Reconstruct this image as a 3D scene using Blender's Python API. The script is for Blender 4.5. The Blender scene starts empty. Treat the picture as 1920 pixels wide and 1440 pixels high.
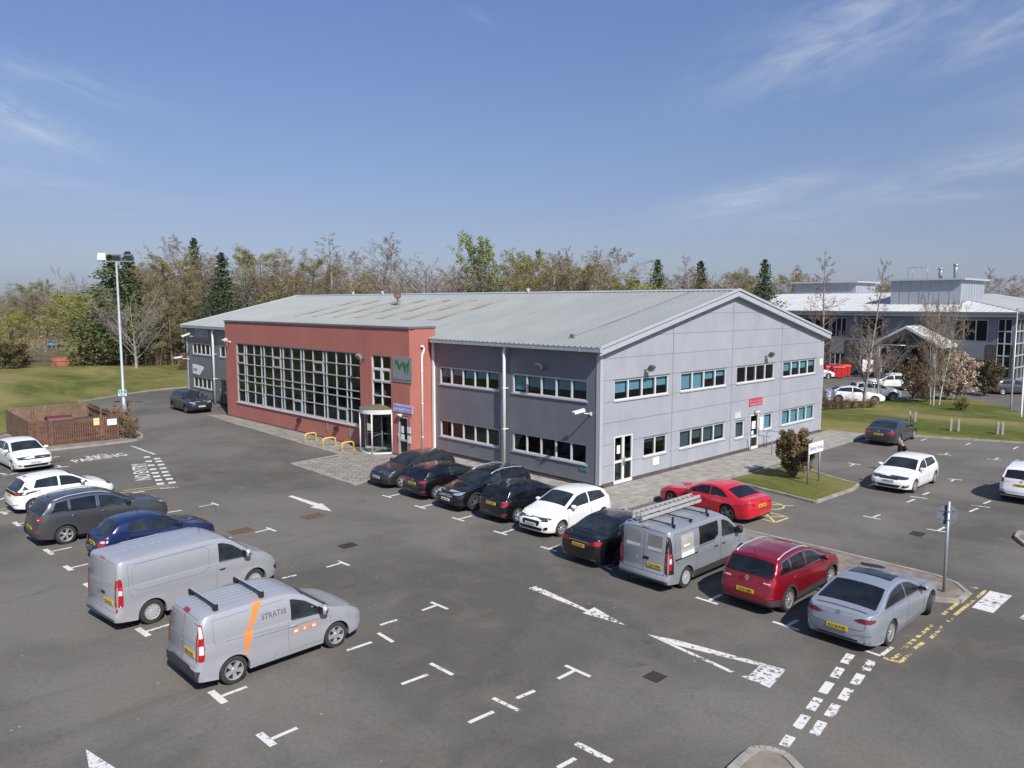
import bpy, bmesh, math, random
from mathutils import Vector, Matrix
from mathutils.bvhtree import BVHTree
R = math.radians
sc = bpy.context.scene
COL = sc.collection
random.seed(7)
# ------------------------------------------------------------------ camera
CAM = Vector((-26.876, -22.315, 8.651))
YAW, PITCH, FPX = R(43.704), R(6.052), 1440.49
cam_data = bpy.data.cameras.new('camera')
cam = bpy.data.objects.new('camera', cam_data)
COL.objects.link(cam)
cam.location = CAM
cam.rotation_euler = (math.pi / 2 - PITCH, 0, -YAW)
cam_data.sensor_width = 36
cam_data.lens = 36 * FPX / 1920
cam_data.clip_start = 0.1
cam_data.clip_end = 40000
sc.camera = cam
FW = Vector((math.sin(YAW) * math.cos(PITCH), math.cos(YAW) * math.cos(PITCH), -math.sin(PITCH)))
RT = Vector((math.cos(YAW), -math.sin(YAW), 0))
UP = RT.cross(FW)
def ray(u, v):
 return FW + RT * ((u - 960) / FPX) - UP * ((v - 720) / FPX)
def G(u, v, z=0.0):
 """survey point: where the sight line through photo pixel (u, v) meets height z"""
 d = ray(u, v)
 p = CAM + d * ((z - CAM.z) / d.z)
 return Vector((p.x, p.y, z))
def ON(u, v, axis, val):
 d = ray(u, v)
 return CAM + d * ((val - CAM[axis]) / d[axis])
def AT(u, depth):
 """ground point under photo column u at a given depth along the view"""
 d = FW.copy(); d.z = 0; d.normalize()
 p = CAM + d * depth + RT * ((u - 960) / FPX * depth * math.cos(PITCH))
 return Vector((p.x, p.y, 0))
def top_z(v, depth):
 """height that shows at photo row v at a given (horizontal) depth"""
 a = math.atan((720 - v) / FPX) - PITCH
 return CAM.z + depth * math.tan(a)
# ------------------------------------------------------------------ light
SUN = Vector((-0.33, -1.0, 1.0)).normalized()
SUN_EL = math.asin(SUN.z)
SUN_AZ = math.atan2(SUN.x, SUN.y)          # from +Y towards +X
sun_d = bpy.data.lights.new('sun', 'SUN')
sun_d.energy = 4.6
sun_d.angle = R(0.53)
sun_d.color = (1.0, 0.955, 0.89)
sun_o = bpy.data.objects.new('sun', sun_d)
COL.objects.link(sun_o)
sun_o.rotation_euler = SUN.to_track_quat('Z', 'Y').to_euler()
world = bpy.data.worlds.new('World')
sc.world = world
world.use_nodes = True
wn, wl = world.node_tree.nodes, world.node_tree.links
wn.clear()
w_out = wn.new('ShaderNodeOutputWorld')
w_bg = wn.new('ShaderNodeBackground')
sky = wn.new('ShaderNodeTexSky')
sky.sky_type = 'NISHITA'
sky.sun_disc = False
sky.sun_elevation = SUN_EL
sky.sun_rotation = SUN_AZ
sky.altitude = 60
sky.air_density = 1.0
sky.dust_density = 0.6
sky.ozone_density = 2.2
w_bg.inputs['Strength'].default_value = 0.105
def wnode(t, **kw):
 n = wn.new(t)
 for k, v in kw.items():
  setattr(n, k, v)
 return n
def wmath(op, a, b=0.0, c=None):
 n = wnode('ShaderNodeMath', operation=op)
 for i, v in enumerate((a, b) if c is None else (a, b, c)):
  if isinstance(v, (int, float)):
   n.inputs[i].default_value = v
  else:
   wl.new(v, n.inputs[i])
 return n.outputs[0]
def build_sky():
 """the clear spring sky, a touch deeper than the model's, with wisps of cirrus at fixed bearings"""
 tc = wnode('ShaderNodeTexCoord').outputs['Generated']
 sep = wnode('ShaderNodeSeparateXYZ'); wl.new(tc, sep.inputs[0])
 ramp = wnode('ShaderNodeValToRGB')
 er = ramp.color_ramp
 stops = ((0.0, (.50, .565, .80)), (.05, (.575, .585, .76)), (.10, (.63, .60, .745)), (.178, (.70, .69, .82)), (.34, (.79, .83, 1.03)), (1.0, (.85, .92, 1.08)))
 while len(er.elements) < len(stops):
  er.elements.new(0.5)
 for e, (t, c) in zip(er.elements, stops):
  e.position = t; e.color = (*[x / 1.09 for x in c], 1)
 wl.new(sep.outputs['Z'], ramp.inputs[0])
 g = wnode('ShaderNodeMix', data_type='RGBA', blend_type='MULTIPLY')
 g.inputs[0].default_value = 1
 wl.new(sky.outputs[0], g.inputs[6]); wl.new(ramp.outputs[0], g.inputs[7])
 total = None
 for i, (u, v, du, dv, ln, wd, st) in enumerate(CLOUDS):
  c = ray(u, v).normalized()
  a1 = (ray(u + du, v + dv) - ray(u, v)).normalized()
  a1 = (a1 - c * a1.dot(c)).normalized(); a2 = c.cross(a1)
  q = []
  for ax, s in ((a1, ln / FPX), (a2, wd / FPX)):
   d = wnode('ShaderNodeVectorMath', operation='DOT_PRODUCT')
   d.inputs[1].default_value = ax
   wl.new(tc, d.inputs[0])
   q.append(wmath('DIVIDE', d.outputs['Value'], s))
  front = wnode('ShaderNodeVectorMath', operation='DOT_PRODUCT'); front.inputs[1].default_value = c
  wl.new(tc, front.inputs[0])
  cv = wnode('ShaderNodeCombineXYZ')
  wl.new(wmath('MULTIPLY', q[0], 1.1), cv.inputs[0]); wl.new(wmath('MULTIPLY', q[1], 1.1), cv.inputs[1]); cv.inputs[2].default_value = i * 3.7
  n1 = wnode('ShaderNodeTexNoise'); n1.inputs['Scale'].default_value = 1.5; n1.inputs['Detail'].default_value = 5
  n1.inputs['Roughness'].default_value = .62; n1.inputs['Distortion'].default_value = 0.6
  wl.new(cv.outputs[0], n1.inputs['Vector'])
  r = wmath('ADD', wmath('MULTIPLY', q[0], q[0]), wmath('MULTIPLY', q[1], q[1]))
  fall = wmath('POWER', 2.718, wmath('MULTIPLY', r, -1.1))
  nz = wnode('ShaderNodeMapRange'); nz.inputs[1].default_value = .30; nz.inputs[2].default_value = .75
  wl.new(n1.outputs['Fac'], nz.inputs[0])
  m = wmath('MULTIPLY', wmath('MULTIPLY', fall, nz.outputs[0]), st)
  m = wmath('MULTIPLY', m, wmath('GREATER_THAN', front.outputs['Value'], 0.0))
  total = m if total is None else wmath('ADD', total, m)
 total = wmath('MINIMUM', total, 0.75)
 mix = wnode('ShaderNodeMix', data_type='RGBA')
 mix.inputs[7].default_value = (5.6, 6.0, 6.7, 1)
 wl.new(total, mix.inputs[0])
 wl.new(g.outputs[2], mix.inputs[6])
 wl.new(mix.outputs[2], w_bg.inputs['Color'])
CLOUDS = ((1600, 55, 1, -.40, 200, 62, .55), (1405, 368, 1, -.22, 150, 24, .5), (25, 222, 1, .42, 110, 30, .5), (60, 135, 1, .30, 170, 26, .26), (30, 335, 1, .10, 130, 14, .30),
  (1860, 305, 1, -.2, 130, 20, .34), (1760, 370, 1, -.05, 90, 11, .28), (1890, 55, 1, -.5, 120, 34, .36), (1500, 408, 1, -.1, 150, 28, .24), (1640, 355, 1, -.2, 80, 14, .22),
  (900, 30, 1, .5, 30, 10, .12), (300, 385, 1, 0, 220, 30, .10), (-400, 180, 1, .2, 260, 70, .5), (2300, 160, 1, -.2, 260, 80, .5))
build_sky()
wl.new(w_bg.outputs[0], w_out.inputs[0])
sc.view_settings.view_transform = 'Standard'
sc.view_settings.look = 'None'
sc.view_settings.exposure = 0.30
sc.view_settings.gamma = 1
sc.view_settings.use_curve_mapping = False
sc.render.engine = 'CYCLES'
sc.cycles.use_denoising = True
sc.cycles.max_bounces = 6
sc.cycles.transparent_max_bounces = 10
sc.cycles.caustics_reflective = False
sc.cycles.caustics_refractive = False
sc.cycles.sample_clamp_indirect = 6
# ------------------------------------------------------------------ materials
MATS = {}
class NT:
 def __init__(self, name):
  self.m = bpy.data.materials.new(name)
  self.m.use_nodes = True
  self.t = self.m.node_tree
  self.n, self.l = self.t.nodes, self.t.links
  self.b = self.n['Principled BSDF']
  self.out = self.n['Material Output']
 def node(self, t, **kw):
  x = self.n.new(t)
  for k, v in kw.items():
   setattr(x, k, v)
  return x
 def coord(self, which='Object'):
  return self.node('ShaderNodeTexCoord').outputs[which]
 def world_pos(self):
  return self.node('ShaderNodeNewGeometry').outputs['Position']
 def mapping(self, vec, scale=(1, 1, 1), rot=(0, 0, 0), loc=(0, 0, 0)):
  m = self.node('ShaderNodeMapping')
  m.inputs['Scale'].default_value = scale
  m.inputs['Rotation'].default_value = rot
  m.inputs['Location'].default_value = loc
  self.l.new(vec, m.inputs[0])
  return m.outputs[0]
 def noise(self, vec, scale, detail=4, rough=0.55, dist=0.0):
  x = self.node('ShaderNodeTexNoise')
  x.inputs['Scale'].default_value = scale
  x.inputs['Detail'].default_value = detail
  x.inputs['Roughness'].default_value = rough
  x.inputs['Distortion'].default_value = dist
  self.l.new(vec, x.inputs['Vector'])
  return x.outputs['Fac']
 def rng(self, fac, a, b, c=0.0, d=1.0):
  x = self.node('ShaderNodeMapRange')
  for i, v in enumerate((a, b, c, d)):
   x.inputs[i + 1].default_value = v
  self.l.new(fac, x.inputs[0])
  return x.outputs[0]
 def mix(self, fac, a, b, blend='MIX'):
  x = self.node('ShaderNodeMix', data_type='RGBA', blend_type=blend)
  for sock, v in ((0, fac), (6, a), (7, b)):
   if isinstance(v, (int, float)):
    x.inputs[sock].default_value = v
   elif isinstance(v, tuple):
    x.inputs[sock].default_value = (*v[:3], 1)
   else:
    self.l.new(v, x.inputs[sock])
  return x.outputs[2]
 def math(self, op, a, b=0.0):
  x = self.node('ShaderNodeMath', operation=op)
  for i, v in enumerate((a, b)):
   if isinstance(v, (int, float)):
    x.inputs[i].default_value = v
   else:
    self.l.new(v, x.inputs[i])
  return x.outputs[0]
 def bump(self, h, strength=0.3, dist=0.02):
  x = self.node('ShaderNodeBump')
  x.inputs['Strength'].default_value = strength
  x.inputs['Distance'].default_value = dist
  self.l.new(h, x.inputs['Height'])
  self.l.new(x.outputs[0], self.b.inputs['Normal'])
 def color(self, c):
  if isinstance(c, tuple):
   self.b.inputs['Base Color'].default_value = (*c[:3], 1)
  else:
   self.l.new(c, self.b.inputs['Base Color'])
 def set(self, **kw):
  for k, v in kw.items():
   s = self.b.inputs[k.replace('_', ' ')]
   if isinstance(v, (int, float)) or isinstance(v, tuple):
    s.default_value = v
   else:
    self.l.new(v, s)
def plain(name, c, rough=0.5, metal=0.0, var=0.12, scale=3.0, coat=0.0, spec=0.5):
 """a base colour with mild procedural variation"""
 if name in MATS:
  return MATS[name]
 t = NT(name)
 f = t.noise(t.coord(), scale, 5, 0.6)
 k = t.rng(f, 0.3, 0.7, 1 - var, 1 + var)
 m = t.node('ShaderNodeVectorMath', operation='SCALE')
 m.inputs[0].default_value = c[:3]
 t.l.new(k, m.inputs['Scale'])
 t.l.new(m.outputs[0], t.b.inputs['Base Color'])
 t.set(Roughness=rough, Metallic=metal, Coat_Weight=coat)
 t.b.inputs['Specular IOR Level'].default_value = spec
 t.b.inputs['Coat Roughness'].default_value = 0.04
 MATS[name] = t.m
 return t.m
def car_paint(name, c, metal=0.0, rough=0.4, coat=0.6):
 if name in MATS:
  return MATS[name]
 t = NT(name)
 f = t.noise(t.coord(), 1.3, 4, 0.6)
 dust = t.rng(f, 0.45, 0.8, 0.0, 0.03)
 t.color(t.mix(dust, tuple(c), (0.24, 0.22, 0.19)))
 t.set(Metallic=metal, Roughness=rough, Coat_Weight=coat)
 t.b.inputs['Coat Roughness'].default_value = 0.05
 t.b.inputs['Coat IOR'].default_value = 1.5
 MATS[name] = t.m
 return t.m
def emissive(name, c, s=1.0):
 t = NT(name); t.color(c); return t.m
def dark_glass(name='car_glass', c=(0.012, 0.016, 0.018)):
 if name in MATS:
  return MATS[name]
 t = NT(name)
 f = t.noise(t.coord(), 2.2, 3, 0.5)
 t.color(t.mix(t.rng(f, 0.35, 0.7), c, (c[0] * 2.6, c[1] * 2.6, c[2] * 2.6)))
 t.set(Roughness=0.04)
 t.b.inputs['Specular IOR Level'].default_value = 0.55
 MATS[name] = t.m
 return t.m
def window_glass(name='window_glass', tint=(0.55, 0.62, 0.62), refl=1.0):
 """clear pane: see-through with a mirror coat that grows at grazing angles"""
 if name in MATS:
  return MATS[name]
 t = NT(name)
 t.n.remove(t.b)
 tr = t.node('ShaderNodeBsdfTransparent'); tr.inputs[0].default_value = (*tint, 1)
 gl = t.node('ShaderNodeBsdfGlossy'); gl.inputs['Roughness'].default_value = 0.015
 gl.inputs['Color'].default_value = (0.9, 0.95, 0.95, 1)
 fr = t.node('ShaderNodeFresnel')       # a thin pane: same coat from either side
 t.l.new(t.rng(t.node('ShaderNodeNewGeometry').outputs['Backfacing'], 0, 1, 1.55, 1 / 1.55), fr.inputs['IOR'])
 k = t.math('MULTIPLY', fr.outputs[0], refl)
 mx = t.node('ShaderNodeMixShader')
 t.l.new(k, mx.inputs[0]); t.l.new(tr.outputs[0], mx.inputs[1]); t.l.new(gl.outputs[0], mx.inputs[2])
 t.l.new(mx.outputs[0], t.out.inputs[0])
 MATS[name] = t.m
 return t.m
def worn_paint(name, c, thr=0.42, scale=9.0, soft=0.04):
 """road paint that has flaked off in places so the asphalt shows through"""
 if name in MATS:
  return MATS[name]
 t = NT(name)
 p = t.world_pos()
 f = t.noise(p, scale, 6, 0.68)
 f2 = t.noise(p, 0.9, 2, 0.5)
 s = t.math('ADD', f, t.rng(f2, 0.3, 0.7, -0.09, 0.09))
 a = t.rng(s, thr - soft, thr + soft, 0.0, 1.0)
 g = t.noise(p, 30, 3, 0.6)
 t.color(t.mix(t.rng(g, 0.3, 0.8), c, tuple(x * 0.78 for x in c)))
 t.set(Roughness=0.75, Alpha=a)
 MATS[name] = t.m
 return t.m
# ------------------------------------------------------------------ mesh builder
class MB:
 def __init__(self):
  self.v, self.f, self.mi, self.sm = [], [], [], []
  self.cur, self.smooth = 0, False
 def vert(self, p):
  self.v.append((p[0], p[1], p[2]))
  return len(self.v) - 1
 def face(self, idx):
  self.f.append(tuple(idx)); self.mi.append(self.cur); self.sm.append(self.smooth)
 def poly(self, pts):
  self.face([self.vert(p) for p in pts])
 def box(self, a, b):
  x0, y0, z0 = (min(a[i], b[i]) for i in range(3))
  x1, y1, z1 = (max(a[i], b[i]) for i in range(3))
  i = [self.vert(p) for p in ((x0, y0, z0), (x1, y0, z0), (x1, y1, z0), (x0, y1, z0),
         (x0, y0, z1), (x1, y0, z1), (x1, y1, z1), (x0, y1, z1))]
  for q in ((0, 3, 2, 1), (4, 5, 6, 7), (0, 1, 5, 4), (1, 2, 6, 5), (2, 3, 7, 6), (3, 0, 4, 7)):
   self.face([i[k] for k in q])
 def obox(self, c, ax, ay, az):
  """box from centre and three half-axis vectors"""
  c, ax, ay, az = Vector(c), Vector(ax), Vector(ay), Vector(az)
  i = [self.vert(c + ax * sx + ay * sy + az * sz) for sz in (-1, 1) for sx, sy in ((-1, -1), (1, -1), (1, 1), (-1, 1))]
  for q in ((0, 3, 2, 1), (4, 5, 6, 7), (0, 1, 5, 4), (1, 2, 6, 5), (2, 3, 7, 6), (3, 0, 4, 7)):
   self.face([i[k] for k in q])
 def ring(self, c, ax, ay, r, n):
  return [self.vert(c + ax * (r * math.cos(2 * math.pi * k / n)) + ay * (r * math.sin(2 * math.pi * k / n))) for k in range(n)]
 def tube(self, pts, rad, n=8, cap=True):
  """tube through points; rad a number or one per point"""
  pts = [Vector(p) for p in pts]
  rads = rad if isinstance(rad, (list, tuple)) else [rad] * len(pts)
  prev, sm0 = None, self.smooth
  ref = None
  first = last = None
  for k, p in enumerate(pts):
   if k == 0:
    d = pts[1] - pts[0]
   elif k == len(pts) - 1:
    d = pts[-1] - pts[-2]
   else:
    d = (pts[k + 1] - p).normalized() + (p - pts[k - 1]).normalized()
   if d.length < 1e-9:
    d = Vector((0, 0, 1))
   d.normalize()
   if ref is None:
    ref = Vector((1, 0, 0)) if abs(d.x) < 0.8 else Vector((0, 1, 0))
   ax = (ref - d * ref.dot(d)).normalized()
   ref = ax
   ay = d.cross(ax)
   cur = self.ring(p, ax, ay, rads[k], n)
   if prev:
    self.smooth = True
    for j in range(n):
     self.face((prev[j], prev[(j + 1) % n], cur[(j + 1) % n], cur[j]))
    self.smooth = sm0
   else:
    first = cur
   prev = cur
  if cap:
   self.face(list(reversed(first))); self.face(prev)
 def cyl(self, p0, p1, r, n=12, r1=None):
  self.tube([p0, p1], [r, r if r1 is None else r1], n)
 def lathe(self, prof, n=24, c=(0, 0, 0), axis='z'):
  """prof: (radius, height) points turned about an axis"""
  rows = []
  for r, h in prof:
   row = []
   for k in range(n):
    a = 2 * math.pi * k / n
    p = (r * math.cos(a), r * math.sin(a), h) if axis == 'z' else (r * math.cos(a), h, r * math.sin(a))
    row.append(self.vert((p[0] + c[0], p[1] + c[1], p[2] + c[2])))
   rows.append(row)
  sm0 = self.smooth; self.smooth = True
  for a, b in zip(rows, rows[1:]):
   for k in range(n):
    q = (a[k], a[(k + 1) % n], b[(k + 1) % n], b[k])
    self.face(q if axis == 'z' else tuple(reversed(q)))
  self.smooth = sm0
 def mesh(self, name, mats, sharp=None):
  me = bpy.data.meshes.new(name)
  me.from_pydata(self.v, [], self.f)
  me.polygons.foreach_set('material_index', self.mi)
  me.polygons.foreach_set('use_smooth', self.sm)
  for m in (mats if isinstance(mats, (list, tuple)) else [mats]):
   me.materials.append(m)
  me.update()
  if sharp:
   me.set_sharp_from_angle(angle=R(sharp))
  return me
 def build(self, name, mats, parent=None, sharp=None, loc=None):
  return obj(name, self.mesh(name, mats, sharp), parent, loc)
def obj(name, me, parent=None, loc=None):
 o = bpy.data.objects.new(name, me)
 COL.objects.link(o)
 if parent is not None:
  o.parent = parent
 if loc is not None:
  o.location = loc
 return o
def tag(o, label=None, cat=None, group=None, kind=None):
 for k, v in (('label', label), ('category', cat), ('group', group), ('kind', kind)):
  if v:
   o[k] = v
 return o
def thing(name, label, cat, loc=(0, 0, 0), rz=0.0, group=None):
 o = bpy.data.objects.new(name, None)
 o.empty_display_size = 0.3
 COL.objects.link(o)
 o.location = loc
 o.rotation_euler = (0, 0, rz)
 return tag(o, label, cat, group)
def copy_tree(o, parent=None):
 c = o.copy()
 COL.objects.link(c)
 c.parent = parent
 for ch in [x for x in KIDS.get(o.name, [])]:
  copy_tree(ch, c)
 return c
KIDS = {}
FONT_CURVE = None
def text_polys(s, size=1.0, bold=0.0):
 """lettering as flat polygons: list of (verts, faces) in the XY plane, baseline at 0, centred on x"""
 cu = bpy.data.curves.new('lettering', 'FONT')
 cu.body = s
 cu.size = size
 cu.resolution_u = 3
 cu.align_x = 'CENTER'
 cu.offset = bold
 o = bpy.data.objects.new('lettering', cu)
 COL.objects.link(o)
 dg = bpy.context.evaluated_depsgraph_get()
 dg.update()
 me = bpy.data.meshes.new_from_object(o.evaluated_get(dg))
 vs = [v.co.copy() for v in me.vertices]
 fs = [tuple(p.vertices) for p in me.polygons]
 bpy.data.objects.remove(o)
 bpy.data.curves.remove(cu)
 bpy.data.meshes.remove(me)
 return vs, fs
def add_text(mb, s, origin, ax, ay, size, width=None, bold=0.0):
 """write lettering s into the mesh, baseline centre at origin, along ax, upright along ay"""
 vs, fs = text_polys(s, 1.0, bold)
 if not vs:
  return
 xs = [v.x for v in vs]; ys = [v.y for v in vs]
 w = max(xs) - min(xs); cx = (max(xs) + min(xs)) / 2
 kx = size / 0.7
 if width:
  kx = width / w
 ky = size / 0.7
 origin, ax, ay = Vector(origin), Vector(ax), Vector(ay)
 base = len(mb.v)
 for v in vs:
  mb.vert(origin + ax * ((v.x - cx) * kx) + ay * (v.y * ky))
 for f in fs:
  mb.face([base + i for i in f])
# ------------------------------------------------------------------ site materials
def asphalt_mat():
 t = NT('asphalt')
 p = t.world_pos()
 big = t.noise(p, 0.11, 5, 0.6, 0.4)
 mid = t.noise(p, 0.55, 5, 0.65, 0.6)
 grit = t.noise(p, 38, 3, 0.7)
 chips = t.noise(p, 9, 3, 0.6)
 base = t.mix(t.rng(big, 0.40, 0.60), (0.096, 0.090, 0.080), (0.158, 0.147, 0.130))
 warm = t.mix(t.rng(mid, 0.50, 0.78, 0, 0.75), base, (0.172, 0.146, 0.118))
 dark = t.mix(t.rng(t.noise(t.mapping(p, (0.3, 1, 1)), 0.42, 4, 0.6, 1.0), 0.58, 0.78, 0, 0.6), warm, (0.080, 0.076, 0.069))
 # tyre-polished lanes that run along the rows of bays
 lane = t.noise(t.mapping(p, (0.35, 0.05, 1)), 1.0, 3, 0.5)
 lane = t.mix(t.rng(lane, 0.52, 0.7, 0, 0.35), dark, (0.172, 0.161, 0.144))
 spk = t.math('MULTIPLY', t.rng(grit, 0.25, 0.8, 0.72, 1.32), t.rng(chips, 0.3, 0.72, 0.9, 1.1))
 m = t.node('ShaderNodeVectorMath', operation='SCALE')
 t.l.new(lane, m.inputs[0]); t.l.new(spk, m.inputs['Scale'])
 # scattered pale stone chips
 vo = t.node('ShaderNodeTexVoronoi'); vo.inputs['Scale'].default_value = 1.3
 t.l.new(p, vo.inputs['Vector'])
 fleck = t.rng(vo.outputs['Distance'], 0.025, 0.04, 1, 0)
 # thin cracks
 vc = t.node('ShaderNodeTexVoronoi', feature='DISTANCE_TO_EDGE'); vc.inputs['Scale'].default_value = 0.085
 wob = t.node('ShaderNodeVectorMath', operation='ADD')
 nz = t.node('ShaderNodeTexNoise'); nz.inputs['Scale'].default_value = 0.5; nz.inputs['Detail'].default_value = 6
 t.l.new(p, nz.inputs['Vector'])
 sc3 = t.node('ShaderNodeVectorMath', operation='SCALE'); sc3.inputs['Scale'].default_value = 5.0
 t.l.new(nz.outputs['Color'], sc3.inputs[0]); t.l.new(p, wob.inputs[0]); t.l.new(sc3.outputs[0], wob.inputs[1])
 t.l.new(wob.outputs[0], vc.inputs['Vector'])
 crack = t.rng(vc.outputs['Distance'], 0.0, 0.0028, 0.2, 0)
 blot = t.math('MULTIPLY', t.rng(t.noise(p, 0.28, 5, 0.7, 1.5), 0.60, 0.72), t.rng(t.noise(p, 2.2, 3, 0.6), 0.4, 0.65, 0, 0.55))
 c1 = t.mix(fleck, t.mix(blot, m.outputs[0], (0.050, 0.047, 0.043)), (0.34, 0.32, 0.30))
 t.color(t.mix(crack, c1, (0.035, 0.033, 0.031)))
 t.set(Roughness=0.88)
 t.b.inputs['Specular IOR Level'].default_value = 0.25
 t.bump(grit, 0.35, 0.01)
 return t.m
def grass_mat(name, a, b, dry, dryness=0.5):
 t = NT(name)
 p = t.world_pos()
 big = t.noise(t.mapping(p, (1, 0.45, 1), (0, 0, R(35))), 0.16, 5, 0.62, 0.5)
 mid = t.noise(p, 1.4, 5, 0.65)
 fine = t.noise(p, 14, 4, 0.7)
 c = t.mix(t.rng(mid, 0.3, 0.7), a, b)
 c = t.mix(t.rng(big, 0.40, 0.60, 0, dryness), c, dry)
 k = t.rng(fine, 0.25, 0.75, 0.55, 1.45)
 m = t.node('ShaderNodeVectorMath', operation='SCALE')
 t.l.new(c, m.inputs[0]); t.l.new(k, m.inputs['Scale'])
 t.color(m.outputs[0])
 t.set(Roughness=0.95)
 t.b.inputs['Specular IOR Level'].default_value = 0.1
 t.bump(fine, 0.8, 0.05)
 return t.m
def slab_mat(name, c1, c2, sx, sy, rot=0.0, mortar=0.012):
 t = NT(name)
 p = t.mapping(t.world_pos(), (1, 1, 1), (0, 0, rot))
 br = t.node('ShaderNodeTexBrick')
 br.offset = 0.0 if sx == sy else 0.5
 br.inputs['Scale'].default_value = 1.0
 br.inputs['Brick Width'].default_value = sx
 br.inputs['Row Height'].default_value = sy
 br.inputs['Mortar Size'].default_value = mortar
 br.inputs['Mortar Smooth'].default_value = 0.2
 br.inputs['Color1'].default_value = (*c1, 1)
 br.inputs['Color2'].default_value = (*c2, 1)
 br.inputs['Mortar'].default_value = (c1[0] * 0.38, c1[1] * 0.38, c1[2] * 0.34, 1)
 t.l.new(p, br.inputs['Vector'])
 n = t.noise(t.world_pos(), 1.7, 5, 0.65)
 k = t.rng(n, 0.3, 0.75, 0.68, 1.2)
 m = t.node('ShaderNodeVectorMath', operation='SCALE')
 t.l.new(br.outputs['Color'], m.inputs[0]); t.l.new(k, m.inputs['Scale'])
 t.color(m.outputs[0])
 t.set(Roughness=0.85)
 t.bump(t.noise(t.world_pos(), 22, 3), 0.25, 0.01)
 return t.m
M_ASPH = asphalt_mat()
M_GRASS = grass_mat('lawn_grass', (0.066, 0.088, 0.019), (0.118, 0.130, 0.032), (0.250, 0.210, 0.085), 0.80)
M_MEADOW = grass_mat('rough_grass', (0.085, 0.080, 0.036), (0.125, 0.102, 0.056), (0.165, 0.120, 0.072), 0.9)
M_SLAB = slab_mat('paving_slabs', (0.30, 0.28, 0.245), (0.35, 0.325, 0.28), 0.9, 0.6)
M_SETT = slab_mat('paving_setts', (0.255, 0.235, 0.205), (0.33, 0.305, 0.265), 0.62, 0.42, R(45), 0.02)
M_KERB = plain('kerb_concrete', (0.30, 0.28, 0.25), 0.85, var=0.3, scale=2.2)
M_DIRT = plain('strip_dirt', (0.21, 0.175, 0.145), 0.95, var=0.4, scale=1.6)
M_EARTH = plain('bare_earth', (0.19, 0.145, 0.10), 0.95, var=0.4, scale=0.8)
M_WHITE = worn_paint('white_road_paint', (0.70, 0.69, 0.655), 0.385)
M_WHITE_WORN = worn_paint('white_road_paint_worn', (0.70, 0.69, 0.66), 0.425, 7.5)
M_WHITE_FAINT = worn_paint('white_road_paint_faint', (0.62, 0.61, 0.57), 0.50, 8)
M_YELLOW = worn_paint('yellow_road_paint', (0.66, 0.52, 0.20), 0.50, 6.0)
M_YELLOW2 = worn_paint('yellow_bay_paint', (0.70, 0.58, 0.26), 0.40, 7.0)
def struct(name, mb, mats, label, **kw):
 o = mb.build(name, mats, **kw)
 return tag(o, label, kind='structure')
def sheet(name, pts, z, mat, label):
 mb = MB(); mb.poly([(p[0], p[1], z) for p in pts])
 return struct(name, mb, mat, label)
def lawn(name, pts, z, mat, label, cell=3.0, bumps=0.0, edge=6.0):
 """grass polygon cut in cells; gentle mounds away from its edge"""
 bm = bmesh.new()
 bm.faces.new([bm.verts.new((p[0], p[1], z)) for p in pts])
 xs = [p[0] for p in pts]; ys = [p[1] for p in pts]
 for lo, hi, n in ((min(xs), max(xs), (1, 0, 0)), (min(ys), max(ys), (0, 1, 0))):
  k = lo + cell
  while k < hi:
   bmesh.ops.bisect_plane(bm, geom=bm.verts[:] + bm.edges[:] + bm.faces[:], plane_co=Vector(n) * k, plane_no=n)
   k += cell
 if bumps:
  segs = [(Vector(pts[i][:2]), Vector(pts[(i + 1) % len(pts)][:2])) for i in range(len(pts))]
  for v in bm.verts:
   p = Vector((v.co.x, v.co.y))
   d = 1e9
   for a, b in segs:
    ab = b - a
    t = max(0, min(1, (p - a).dot(ab) / max(ab.length_squared, 1e-9)))
    d = min(d, (p - a - ab * t).length)
   s = min(1, d / edge); s = s * s * (3 - 2 * s)
   h = 0.5 + 0.5 * math.sin(v.co.x * 0.16 + 1.3) * math.cos(v.co.y * 0.13 + v.co.x * 0.05)
   v.co.z += bumps * s * h
 me = bpy.data.meshes.new(name)
 bm.to_mesh(me); bm.free()
 me.materials.append(mat)
 for p in me.polygons:
  p.use_smooth = True
 o = obj(name, me)
 return tag(o, label, kind='structure')
def kerb_line(mb, pts, w=0.125, h=0.11, closed=False, seg=0.9):
 """kerb stones along a line, each with a hairline joint"""
 pts = [Vector((p[0], p[1], 0)) for p in pts]
 if closed:
  pts.append(pts[0])
 for a, b in zip(pts, pts[1:]):
  d = b - a
  L = d.length
  if L < 0.05:
   continue
  d.normalize()
  n = max(1, round(L / seg))
  s = L / n
  nrm = Vector((-d.y, d.x, 0))
  for k in range(n):
   c = a + d * (s * (k + 0.5))
   hh = h + random.uniform(-0.004, 0.004)
   mb.obox(c + Vector((0, 0, hh / 2 - 0.02)), d * (s / 2 - 0.004), nrm * (w / 2), Vector((0, 0, hh / 2 + 0.02)))
def smooth_line(pts, it=2):
 pts = [Vector((p[0], p[1])) for p in pts]
 for _ in range(it):
  out = [pts[0]]
  for a, b in zip(pts, pts[1:]):
   out += [a * 0.75 + b * 0.25, a * 0.25 + b * 0.75]
  out.append(pts[-1])
  pts = out
 return pts
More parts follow.
